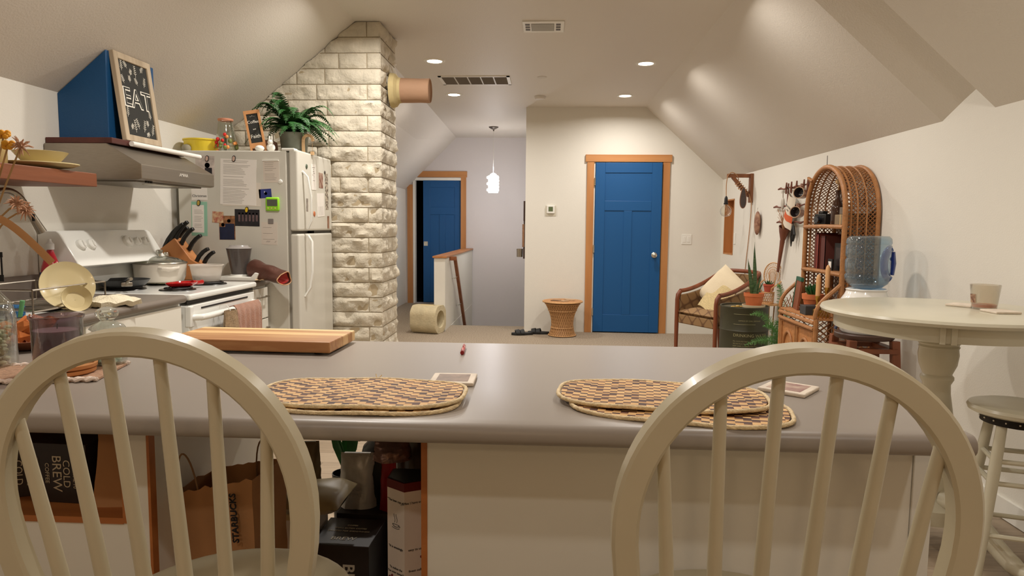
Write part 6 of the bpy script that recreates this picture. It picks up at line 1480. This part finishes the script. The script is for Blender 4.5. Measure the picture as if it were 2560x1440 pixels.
def mug(y, z, label):
    t = thing('hanging_mug', label, 'mug', (XR - .075, y, z), 0, 'stoneware mugs hanging mouth outward')
    ax_ = V((-.75, -.62, .1)).normalized()
    MB().lathe([(.001, -.045), (.034, -.045), (.040, -.03), (.044, .035), (.046, .04), (.041, .04), (.037, -.028), (.001, -.035)], n=28, axis=ax_, cap=False).build('mug_body', mat('mug_brown', (150, 104, 78), .35, coat=.3), t)
    MB().lathe([(.001, -.033), (.036, -.028), (.0405, .036)], n=28, axis=ax_, cap=False).build('glazed_inside', mat('mug_glaze', (66, 56, 56), .12, coat=.6), t)
    MB().lathe([(.040, .039), (.044, .043), (.047, .040), (.046, .036)], n=28, axis=ax_, cap=False).build('pale_rim', mat('mug_rim', (196, 166, 138), .4), t)
    a, b = frame(ax_); MB().tube([V((0, 0, 0)) + b * .038 + ax_ * .02, b * .07 + ax_ * .015, b * .072 - ax_ * .015, b * .040 - ax_ * .025], .006, n=8).build('handle', MATS['mug_brown'], t)
    return t
mug(5.50, 1.555, 'upper hanging mug near the wicker shelf')
mug(5.56, 1.405, 'lower hanging mug over the paper sack')
sk = thing('printed_sack', 'white paper flour sack with an orange band hanging on the twig rack', 'sack', (XR - .05, 5.78, 1.49)); sk.rotation_euler = (rad(22), 0, 0)
def skf(u, v, s): return (-s * (.018 * (1 - abs(2 * u - 1) ** 3)) - .002, (.5 - u) * (.20 - .03 * v), -.21 + .27 * v + .004 * sin(u * 9))
MB().grid(lambda u, v: skf(u, v, 1), 12, 14).grid(lambda u, v: skf(u, v, -.2), 12, 14, True).build('sack_body', mat('sack_white', (214, 202, 184), .7, noise=(8, .08)), sk)
MB().sheet(lambda u, v: (skf(u, .22 + v * .2, 1)[0] - .002, skf(u, .22 + v * .2, 1)[1], skf(u, .22 + v * .2, 1)[2]), 12, 3, .001).build('orange_band', mat('sack_orange', (206, 92, 46), .6), sk)
MB().text('MILL FLOUR', (-.0225, 0, -.035), (0, -1, 0), (0, 0, 1), .022, .0004).text('10 LB', (-.0225, 0, -.065), (0, -1, 0), (0, 0, 1), .018, .0004).build('lettering', M_INK, sk, smooth=0)
tp = thing('hanging_spoon', 'pale hanging scoop at the left end of the twig rack', 'scoop', (XR - .04, 6.02, 1.50))
MB().sph((0, 0, -.01), .035, 16, 10, (.4, .8, 1.5)).build('bowl', mat('scoop_grey', (186, 178, 166), .4), tp)
MB().tube([(0, 0, .03), (0, .005, .10)], .005, n=6).build('handle', MATS['scoop_grey'], tp)
co = thing('cone_vase', 'long brown copper cone sconce holding dry twigs on the right wall', 'wall vase', (XR - .04, 6.0, 1.13)); co.rotation_euler = (rad(17), 0, 0)
M_COP = mat('aged_copper', (122, 72, 52), .45, .3, noise=(10, .2))
MB().lathe([(.018, -.24), (.030, .0), (.034, .04), (.032, .05), (.062, .12), (.075, .165), (.070, .165), (.055, .118)], n=24, sx=.55, cap=False).lathe([(.001, -.24), (.018, -.24)], n=24, sx=.55, cap=False).build('cone', M_COP, co)
mb = MB(); r = random.Random(4)
for k in range(22):
    e = V((-.02 + r.gauss(0, .015), r.gauss(.03, .05), .22 + r.random() * .10)); mb.tube(bez((0, r.gauss(0, .02), .10), (0, 0, .16), e * .8 + V((0, r.gauss(0, .02), .04)), e, 6), .0016, n=4)
mb.build('dry_twigs', mat('twig_tan', (170, 120, 80), .8), co)
bl = thing('black_tassel', 'black leather key tassel hanging from the twig rack', 'tassel', (XR - .04, 5.74, 1.30))
MB().tube([(0, .01, .03), (0, 0, 0)], .003, n=5).tube([(0, .0, 0), (0, .03, -.08), (0, .035, -.17)], [.010, .014, .004], n=8).tube([(0, .0, 0), (0, -.025, -.07), (0, -.005, -.12), (0, .015, -.08)], [.010, .014, .010, .004], n=8).build('leather_strips', M_BLACK, bl)
fe = thing('feather', 'brown striped feather hanging beside the wicker shelf', 'feather', (XR - .04, 5.42, 1.05))
MB().sheet(lambda u, v: (0, (.022 * sin(pi * min(1, v * .9 + .1)) * (u - .5) * 2) + .03 * v, -.12 + .24 * v), 6, 16, .002).build('vane', mat('feather_brown', (120, 78, 52), .8, noise=(20, .5), col2=(196, 160, 112)), fe)
MB().tube([(-.002, 0, -.13), (-.002, .015, 0), (-.002, .03, .14)], .0015, n=5).build('quill', M_CHALK, fe)

# ---------------------------------------------------------------- wicker etagere
et = thing('wicker_etagere', 'arched wicker shelf unit with a two-door base against the right wall', 'shelf unit', (0, 0, 0))
EY0, EY1 = 4.34, 4.98; EXf, EXb = 1.835, 2.035; EM = (EY0 + EY1) / 2; EW2 = (EY1 - EY0) / 2
ZS = 1.36; ZT = 1.685
def archpt(a, x, k=1.0):  # a 0..pi
    return (x, EM - EW2 * k * cos(a), ZS + (ZT - ZS) * k * sin(a) ** .9 if sin(a) > 0 else ZS)
def frame_path(x, k=1.0, zb=.72):
    return [(x, EM - EW2 * k, zb), (x, EM - EW2 * k, 1.0)] + [archpt(pi * i / 24, x, k) for i in range(25)] + [(x, EM + EW2 * k, 1.0), (x, EM + EW2 * k, zb)]
MB().tube(frame_path(EXf), .0165, n=10).build('front_arch', M_RATTAN, et); MB().tube(frame_path(EXb), .0145, n=8).build('rear_arch', M_RATTAN, et)
MB().tube(frame_path(EXf + .035, 1.005), .006, n=6).build('thin_arch', M_RATTAN, et)
for x in (EXf + .075, EXf + .13): MB().tube(frame_path(x, 1.012), .005, n=6).build('thin_arch', M_RATTAN, et)
# wrapped lattice over sides and arch top (surface param: s along path, t depth)
pathp = [(EM - EW2, .72 + (ZS - .72) * i / 16) for i in range(16)] + [(EM - EW2 * cos(pi * i / 26), ZS + (ZT - ZS) * max(0, sin(pi * i / 26)) ** .9) for i in range(27)] + [(EM + EW2, ZS - (ZS - .72) * i / 16) for i in range(1, 17)]
import bisect
cum = [0]
for i in range(1, len(pathp)): cum.append(cum[-1] + math.dist(pathp[i], pathp[i - 1]))
TOT = cum[-1]
def ps(s_):
    s_ = max(0, min(TOT, s_)); i = min(len(cum) - 2, max(0, bisect.bisect_right(cum, s_) - 1)); q = (s_ - cum[i]) / (cum[i + 1] - cum[i] + 1e-9)
    return (pathp[i][0] + (pathp[i + 1][0] - pathp[i][0]) * q, pathp[i][1] + (pathp[i + 1][1] - pathp[i][1]) * q)
mb = MB(); D = EXb - EXf; step = .026
n_ = int(TOT / step)
for k in range(-6, n_ + 6):
    for sg in (1, -1):
        pts = []
        for i in range(7):
            t = i / 6; s_ = k * step + sg * (t - .5) * D * 1.0 + .5 * step
            if 0 <= s_ <= TOT: y, z = ps(s_); pts.append((EXf + D * t, y, z))
        if len(pts) > 1: mb.tube(pts, .0032, n=4)
for k in range(0, n_ * 2):
    pass
mb.build('side_weave', M_RATTAND, et)
# back lattice
mb = MB(); stp = .034
def top_z(y):
    c = (EM - y) / EW2; c = max(-1, min(1, c)); return ZS + (ZT - ZS) * math.sqrt(max(0, 1 - c * c)) ** .9
for k in range(-30, 34):
    for sg in (1, -1):
        a = None; pts = []
        for i in range(41):
            y = EY0 + (EY1 - EY0) * i / 40; z = 1.20 + k * stp + sg * (y - EM) * .62
            if .74 < z < top_z(y) - .005: pts.append((EXb, y, z))
        if len(pts) > 1: mb.tube([pts[0], pts[-1]], .0026, n=4)
for y in (EM - .13, EM + .13): mb.tube([(EXb - .004, y, .74), (EXb - .004, y, top_z(y))], .006, n=5)
mb.build('back_weave', mat('rattan_dark', (104, 62, 34), .6, noise=(40, .2)), et)
for z in (1.305, 1.005):
    s_ = MB().b2((EXf, EY0 + .01, z - .008), (EXb, EY1 - .01, z)).build('shelf', M_RATTAND, et, smooth=0)
    MB().tube([(EXf - .006, EY0, z - .014), (EXf - .008, EM, z - .010), (EXf - .006, EY1, z - .014)], .014, n=8).build('shelf_rail', M_RATTAN, et)
# base cabinet
BXf, BZ = 1.690, .715
BY0, BY1 = EY0 - .0, EY1 + .0
mb = MB()
for x in (BXf, EXb):
    for y in (BY0, BY1): mb.tube([(x, y, 0), (x, y, BZ)], .016, n=8)
mb.build('corner_posts', M_RATTAN, et)
MB().b2((BXf - .01, BY0 - .01, BZ - .012), (EXb + .005, BY1 + .01, BZ)).build('base_top', mat('rattan_board', (182, 124, 74), .5, noise=(30, .2), bump=(60, .4), stretch=(8, 1, 1)), et, smooth=0)
MB().tube([(BXf - .01, BY0, BZ - .03), (BXf - .01, BY1, BZ - .03)], .014, n=8).tube([(BXf - .01, BY0, BZ - .07), (BXf - .01, BY1, BZ - .07)], .014, n=8).tube([(BXf - .004, BY0, .06), (BXf - .004, BY1, .06)], .012, n=8).build('front_rails', M_RATTAN, et)
for sg, yc in ((-1, BY0 + (BY1 - BY0) * .26), (1, BY0 + (BY1 - BY0) * .74)):
    dw_ = (BY1 - BY0) * .215
    d = MB().b2((BXf + .002, yc - dw_, .08), (BXf + .012, yc + dw_, BZ - .09)).build('cabinet_door', mat('rattan_board', (182, 124, 74)), et, smooth=0)
    MB().tube([(BXf - .004, yc - .09, .12)] + [(BXf - .004, yc - .09 * cos(pi * k / 16), .42 + .14 * sin(pi * k / 16)) for k in range(17)] + [(BXf - .004, yc + .09, .12)], .009, n=8).build('door_arch', M_RATTAN, d)
    MB().tube([(BXf - .002, yc - dw_, .08), (BXf - .002, yc - dw_, BZ - .09), (BXf - .002, yc + dw_, BZ - .09), (BXf - .002, yc + dw_, .08)], .010, n=8, closed=True).build('door_frame', M_RATTAN, d)
mb = MB(); mb2 = MB(); Dd = EXb - BXf
for k in range(-10, 26):
    for sg in (1, -1):
        pts = []
        for i in range(9):
            x = BXf + Dd * i / 8; z = .05 + k * .038 + sg * (x - BXf) * .8
            if .04 < z < BZ - .02: pts.append((x, BY0, z))
        if len(pts) > 1: mb.tube([pts[0], pts[-1]], .0032, n=4); mb2.tube([(pts[0][0], BY1, pts[0][2]), (pts[-1][0], BY1, pts[-1][2])], .0032, n=4)
for x in (BXf + .11, BXf + .22): mb.tube([(x, BY0 - .003, .02), (x, BY0 - .003, BZ)], .005, n=5)
mb.build('base_weave', M_RATTAND, et); mb2.build('base_weave', M_RATTAND, et)
# scrolled arms from the base up to the frame
for y in (BY0, BY1):
    MB().tube(bez((BXf - .008, y, BZ), (BXf - .01, y, BZ + .10), (BXf + .06, y, BZ + .13), (EXf, y, BZ + .22), 12), .014, n=8).build('scroll_arm', M_RATTAN, et)
mb = MB()
for y in (BY0, BY1):
    for k in range(6):
        x = BXf + .012 + k * .022; mb.tube([(x, y, BZ), (x + .03, y, BZ + .05 + k * .028)], .0026, n=4).tube([(x + .03, y, BZ), (x, y, BZ + .05 + k * .020)], .0026, n=4)
mb.build('arm_weave', M_RATTAND, et)
MB().tube([(EXf - .012, EM + .20, ZT - .08), (EXf - .02, EM + .25, ZT - .055), (EXf - .01, EM + .22, ZT - .10)], [.012, .014, .004], n=8).build('curl', M_RATTAN, et)
MB().tube([(EXf, EM, ZT), (EXf, EM, ZT + .075)], .002, n=5).build('finial_wire', M_BLACK, et)
# contents
bt = thing('brown_bottle', 'tall dark brown glass bottle with a dried bloom on the upper wicker shelf', 'bottle', (1.915, 4.66, 1.306))
MB().lathe([(.001, 0), (.034, 0), (.038, .006), (.038, .11), (.030, .14), (.015, .17), (.013, .215), (.016, .218), (.016, .228), (.001, .228)], n=28, cap=False).build('bottle_body', mat('brown_glass', (58, 34, 22), .12, coat=.5), bt)
MB().tube([(0, 0, .22), (0, .0, .28)], .002, n=5).sph((0, .005, .285), .018, 12, 8).build('dried_bloom', mat('bloom_tan', (206, 170, 124), .9, noise=(60, .4)), bt)
cm = thing('vintage_camera', 'small black camera on the upper wicker shelf left of the bottle', 'camera', (1.90, 4.85, 1.306), rad(-75))
MB().b2((-.06, -.025, 0), (.06, .025, .075)).b2((-.025, -.02, .075), (.025, .02, .095)).build('camera_body', M_BLACK, cm, bevel=.005)
MB().lathe([(.025, 0), (.025, .03), (.018, .032), (.001, .028)], (0, -.025, .035), 24, axis=(0, -1, 0), cap=False).build('lens', mat('lens_glass', (30, 32, 40), .08, coat=1), cm)
def book(loc, dims, rz, col, label, group='books in the wicker shelf unit', nm='book'):
    t = thing(nm, label, 'book', loc, rz, group); w, d, h = dims
    m = mat('cloth_%d_%d_%d' % col, col, .6, noise=(20, .1))
    MB().b2((0, 0, 0), (w, .004, h)).b2((0, d - .004, 0), (w, d, h)).b2((0, .0, 0), (.004, d, h)).build('cover', m, t, smooth=0)
    MB().b2((.004, .004, .003), (w - .004, d - .004, h - .003)).build('pages', M_PAPER, t, smooth=0)
    return t
def flatbook(loc, dims, rz, col, label, group='books in the wicker shelf unit'):
    t = thing('book', label, 'book', loc, rz, group); w, d, h = dims; m = mat('cloth_%d_%d_%d' % col, col, .6, noise=(20, .1))
    MB().b2((0, 0, 0), (w, d, .003)).b2((0, 0, h - .003), (w, d, h)).b2((0, 0, 0), (.003, d, h)).build('cover', m, t, smooth=0)
    MB().b2((.003, .003, .003), (w - .003, d - .003, h - .003)).build('pages', M_PAPER, t, smooth=0)
    return t
tie = thing('tied_box', 'sand coloured box tied with a pale ribbon at the front of the upper shelf', 'box', (1.865, 4.40, 1.306))
MB().b2((0, 0, 0), (.13, .17, .065)).build('carton', mat('box_sand', (132, 112, 84), .7, noise=(20, .15)), tie, smooth=0, bevel=.003)
MB().b2((-.001, .075, 0), (.131, .09, .066)).build('ribbon', mat('ribbon_pale', (186, 156, 108), .6), tie, smooth=0)
flatbook((1.89, 4.39, 1.372), (.13, .17, .05), 0, (110, 96, 82), 'grey cloth book lying on top of the ribbon-tied box')
one(MB().b2((-.002, -.03, 0), (.002, .03, .10)), 'paper_tag', M_PAPER, 'white paper tag leaning behind the brown bottle', 'tag', loc=(1.93, 4.55, 1.424), rz=.3, smooth=0)
book((1.86, 4.83, 1.006), (.14, .035, .245), 0, (104, 42, 34), 'dark red book at the left of the lower wicker shelf')
book((1.855, 4.785, 1.006), (.15, .04, .235), 0, (122, 48, 36), 'bright red-brown book second from the left on the lower wicker shelf')
book((1.865, 4.70, 1.006), (.14, .08, .225), 0, (92, 44, 36), 'thick maroon book in the row on the lower wicker shelf')
fr1 = thing('framed_picture', 'dark framed picture standing on the lower wicker shelf', 'picture frame', (1.90, 4.56, 1.006))
MB().b2((0, -.07, 0), (.015, .07, .18)).build('frame', M_BLACK, fr1, smooth=0); MB().b2((-.002, -.045, .03), (0, .045, .15)).build('picture', mat('dim_picture', (56, 44, 40), .4, noise=(20, .4)), fr1, smooth=0)
fr2 = thing('framed_picture', 'small black frame with a white mat in front of the dark frame', 'picture frame', (1.862, 4.60, 1.006))
MB().b2((0, -.035, 0), (.010, .035, .075)).build('frame', M_BLACK, fr2, smooth=0); MB().b2((-.002, -.022, .018), (0, .022, .058)).build('mat_board', M_PAPER, fr2, smooth=0)
one(MB().lathe([(.001, 0), (.03, 0), (.034, .08), (.030, .085), (.028, .08), (.001, .01)], n=24, cap=False), 'grey_cup', mat('cup_grey', (128, 132, 124), .5), 'grey-green cup at the right of the lower wicker shelf', 'cup', loc=(1.885, 4.42, 1.006))
gf = thing('framed_picture', 'green edged wooden frame leaning on the wicker base', 'picture frame', (1.745, 4.86, BZ + .001)); gf.rotation_euler = (0, rad(6), rad(-10))
MB().b2((-.006, -.09, 0), (.006, .09, .215)).build('frame', mat('frame_brown', (132, 76, 50), .5), gf, smooth=0)
MB().b2((-.009, -.095, .20), (.009, .095, .225)).b2((-.009, .075, 0), (.009, .095, .20)).build('green_edge', mat('edge_green', (40, 92, 70), .5), gf, smooth=0)
ct_ = thing('terracotta_cactus', 'dark green cactus in a terracotta pot on the wicker base', 'potted plant', (1.785, 4.66, BZ + .001))
MB().lathe([(.001, 0), (.042, 0), (.060, .09), (.068, .091), (.070, .125), (.063, .125), (.001, .11)], n=30, cap=False).build('pot', M_TERRA, ct_)
mb = MB(); r = random.Random(6)
for k in range(26):
    a = 2.4 * k; q = .012 + .0014 * k; mb.tube([(q * cos(a) * .4, q * sin(a) * .4, .11), (q * cos(a), q * sin(a), .15), (q * cos(a) * 1.2, q * sin(a) * 1.2, .195 - .001 * k)], [.009, .008, .002], n=6)
mb.build('foliage', M_DARKLEAF, ct_)
ch_ = thing('candle_holder', 'polished brass two-arm candle holder on the wicker base', 'candle holder', (1.752, 4.42, BZ + .001), rad(-12))
BR = mat('brass', (200, 160, 80), .25, 1)
MB().b2((-.05, -.03, 0), (.05, .03, .045)).build('brass_block', BR, ch_, smooth=0, bevel=.004)
for x, h in ((-.026, .120), (.026, .175)): MB().lathe([(.022, .045), (.020, .05), (.006, .055), (.006, h * .55), (.012, h * .6), (.006, h * .7), (.012, h - .01), (.0165, h), (.014, h + .02), (.001, h + .02)], (x, 0, 0), 20, cap=False).build('cup', BR, ch_)
WX1 = mat('beeswax', (214, 164, 112), .5, sss=.1)
for (x, z, L0, lb) in ((-.026, .100, .155, 'shorter tan taper candle, left on the brass holder'), (.026, .155, .160, 'taller tan taper candle, right on the brass holder')):
    wx, wy = ch_.location.x + x * cos(rad(-12)), ch_.location.y + x * sin(rad(-12))
    c_ = thing('taper_candle', lb, 'candle', (wx, wy, BZ + .001 + z + .02), 0, 'tan taper candles')
    MB().lathe([(.001, 0), (.0145, 0), (.0145, L0 - .03), (.010, L0 - .01), (.003, L0), (.001, L0)], n=20, cap=False).build('wax', WX1, c_)
    MB().cyl((0, 0, L0 - .002), (0, 0, L0 + .015), .001, n=5).build('wick', M_BLACK, c_)
one(MB().b2((-.05, -.05, 0), (.05, .05, .06)), 'dark_box', mat('box_slate', (62, 62, 62), .5), 'small dark grey box on the wicker base before the terracotta pot', 'box', loc=(1.735, 4.56, BZ + .001), smooth=0, bevel=.003)

# ---------------------------------------------------------------- water dispenser on stool
ws = thing('wooden_stool', 'red-brown wooden stool carrying the white water crock', 'stool', (1.80, 3.93, 0))
M_STW = wood('stool_wood', (134, 76, 46), (108, 60, 36), .45, 2, 6)
MB().lathe([(.001, .665), (.15, .665), (.155, .672), (.155, .690), (.15, .695), (.001, .695)], n=40, cap=False).build('seat', mat('stool_top', (72, 50, 40), .5), ws)
for sx, sy in ((-1, -1), (1, -1), (1, 1), (-1, 1)): MB().tube([(sx * .115, sy * .115, .665), (sx * .150, sy * .150, 0)], 1, prof=[(-.021, -.021), (.021, -.021), (.021, .021), (-.021, .021)]).build('leg', M_STW, ws, smooth=0, bevel=.003)
for i, (a, b) in enumerate((((-1, -1), (1, -1)), ((1, -1), (1, 1)), ((1, 1), (-1, 1)), ((-1, 1), (-1, -1)))):
    MB().tube([(a[0] * .12, a[1] * .12, .61), (b[0] * .12, b[1] * .12, .61)], 1, prof=[(-.025, -.012), (.025, -.012), (.025, .012), (-.025, .012)]).build('apron', M_STW, ws, smooth=0)
    MB().tube([(a[0] * .14, a[1] * .14, .25), (b[0] * .14, b[1] * .14, .25)], .012, n=8).build('stretcher', M_STW, ws)
wc = thing('water_crock', 'white ceramic water crock with a spigot on the wooden stool', 'water dispenser', (1.80, 3.93, .696))
MB().lathe([(.001, 0), (.118, 0), (.128, .01), (.137, .06), (.138, .14), (.132, .185), (.112, .215), (.104, .235), (.108, .245), (.100, .250), (.09, .24), (.001, .235)], n=48, cap=False).build('crock', mat('glazed_white', (236, 234, 228), .12, coat=.5), wc)
MB().tube([(-.13, -.02, .04), (-.165, -.025, .04), (-.172, -.026, .02)], .010, n=10).build('spigot', mat('spigot_blue', (40, 44, 70), .4), wc)
wb_ = thing('water_bottle', 'blue translucent water jug upside down on the white crock', 'water jug', (1.80, 3.93, .940))
WB = glass('bottle_blue', (200, 222, 236), .03, .07)
prof = [(.028, -.015), (.03, .0), (.075, .012), (.105, .035), (.116, .060), (.117, .080), (.111, .088), (.111, .094), (.117, .102), (.117, .165), (.111, .173), (.111, .180), (.117, .188), (.117, .245), (.112, .252), (.117, .262), (.114, .285), (.100, .300), (.001, .303)]
MB().lathe(prof, n=48, cap=False).build('bottle_body', WB, wb_, smooth=60)
MB().lathe([(.001, .004), (.072, .015), (.102, .037), (.113, .062), (.113, .075), (.001, .076)], n=40, cap=False).build('water', glass('water_blue', (206, 224, 236), .02, .02), wb_)
MB().tube(bez((.100, -.05, .06), (.055, -.045, .08), (.055, -.045, .22), (.100, -.05, .235), 12), [.020] * 13, n=12).build('moulded_handle', glass('handle_blue', (70, 120, 190), .05, .35), wb_)
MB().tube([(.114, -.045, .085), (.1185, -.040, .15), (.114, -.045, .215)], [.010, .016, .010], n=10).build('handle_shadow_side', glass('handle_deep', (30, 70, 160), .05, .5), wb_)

# ---------------------------------------------------------------- round pub table
pt = thing('round_table', 'tall round cream pedestal table against the right wall', 'table', (1.580, 2.80, 0))
M_TAB = mat('table_cream', (208, 202, 180), .30, noise=(5, .05), coat=.15)
TZ_ = .965; TR = .445
MB().lathe([(.001, TZ_ - .028), (TR - .03, TZ_ - .028), (TR - .006, TZ_ - .024), (TR, TZ_ - .013), (TR - .005, TZ_ - .003), (TR - .016, TZ_), (.001, TZ_)], n=96, cap=False).build('tabletop', M_TAB, pt)
MB().lathe([(TR - .055, TZ_ - .028), (TR - .055, TZ_ - .085), (TR - .075, TZ_ - .085), (TR - .075, TZ_ - .028)], n=96, cap=False).build('apron', M_TAB, pt)
for a in (rad(-118), rad(-113)):
    MB().box(((TR - .052) * cos(a), (TR - .052) * sin(a), TZ_ - .058), (.018, .012, .062), rz=a + pi / 2).build('leaf_latch', M_TAB, pt, smooth=0, bevel=.002)
colp = [(.105, .10), (.11, .16), (.07, .19), (.06, .22), (.085, .27), (.092, .33), (.085, .42), (.068, .52), (.052, .62), (.050, .66), (.060, .68), (.060, .69), (.052, .70), (.068, .74), (.073, .78), (.070, .805), (.074, .812), (.070, .82), (.076, .828), (.072, .838), (.082, .846), (.082, .90), (.075, .905), (.075, .937)]
MB().lathe([(r_, z) for r_, z in colp], n=40).build('pedestal', M_TAB, pt, smooth=50)
for k in range(4):
    a = rad(-62 + 90 * k); d = V((cos(a), sin(a), 0))
    pts = [d * .06 + V((0, 0, .20)), d * .14 + V((0, 0, .19)), d * .24 + V((0, 0, .11)), d * .33 + V((0, 0, .045)), d * .39 + V((0, 0, .03))]
    MB().tube(spline(pts, 4), [.044] * 5 + [.040] * 4 + [.034] * 4 + [.03] * 4, n=12).build('foot', M_TAB, pt)
gm = thing('glass_mug', 'clear frosted glass tumbler with a label on the round table', 'glass', (1.745, 2.80, TZ_ + .0005))
MB().lathe([(.001, 0), (.040, 0), (.043, .004), (.053, .098), (.050, .098), (.041, .010), (.001, .008)], n=36, cap=False).build('glass_body', glass('frosted_glass', (244, 240, 232), .12, .10), gm)
MB().lathe([(.001, .008), (.041, .008), (.0425, .020), (.001, .021)], n=32, cap=False).build('amber_dregs', mat('amber_wax', (190, 110, 70), .4), gm)
lb_ = MB()
for a0 in range(6):
    a = rad(-196 + a0 * 6); a2 = rad(-190 + a0 * 6); lb_.add([(.0475 * cos(a), .0475 * sin(a), .025), (.0475 * cos(a2), .0475 * sin(a2), .025), (.051 * cos(a2), .051 * sin(a2), .060), (.051 * cos(a), .051 * sin(a), .060)], [(0, 1, 2, 3)])
lb_.build('paper_label', mat('label_brown', (178, 146, 120), .6, noise=(60, .6), col2=(96, 44, 34)), gm)
coaster(1.72, 2.90, TZ_ + .0003, rad(40), 'pale stone coaster behind the glass on the round table', None, 'stone coasters on the round table', .048)
coaster(1.735, 2.685, TZ_ + .0003, rad(2), 'pale stone coaster nearest the camera on the round table', None, 'stone coasters on the round table', .048)
# bar stool tucked under the round table
bs_ = thing('round_bar_stool', 'cream round swivel bar stool tucked by the pub table at the right edge', 'stool', (1.745, 2.56, 0))
MB().lathe([(.001, .605), (.145, .605), (.158, .612), (.162, .624), (.156, .634), (.135, .640), (.001, .637)], n=48, cap=False).build('seat', M_TAB, bs_)
MB().lathe([(.118, .572), (.118, .604), (.001, .604)], n=32, cap=False).build('swivel_band', mat('swivel_black', (34, 30, 28), .35, .5), bs_)
mb = MB()
for k in range(18): mb.sph((.119 * cos(2 * pi * k / 18), .119 * sin(2 * pi * k / 18), .588), .004, 8, 4)
o = mb.build('rivets', M_CHROME, bs_)
feet = []
for k in range(4):
    a = rad(28 + 90 * k); p0 = V((.095 * cos(a), .095 * sin(a), .575)); p1 = V((.185 * cos(a), .185 * sin(a), 0))
    MB().tube([p0.lerp(p1, q) for q in (0, .3, .6, 1)], [.017, .020, .018, .016], n=12).build('leg', M_TAB, bs_); feet.append((p0, p1))
for h in (.17, .36, .44):
    for k in range(4):
        q = 1 - h / .575; MB().tube([feet[k][0].lerp(feet[k][1], q), feet[(k + 1) % 4][0].lerp(feet[(k + 1) % 4][1], q)], .0095, n=8).build('rung', M_TAB, bs_)
MB().tube(bez((.11, -.06, .57), (.05, -.13, .5), (.10, -.15, .42), (.15, -.10, .47), 8), 1, prof=[(-.02, -.002), (.02, -.002), (.02, .002), (-.02, .002)]).build('leather_tie', mat('leather_brown', (96, 74, 62), .7), bs_)
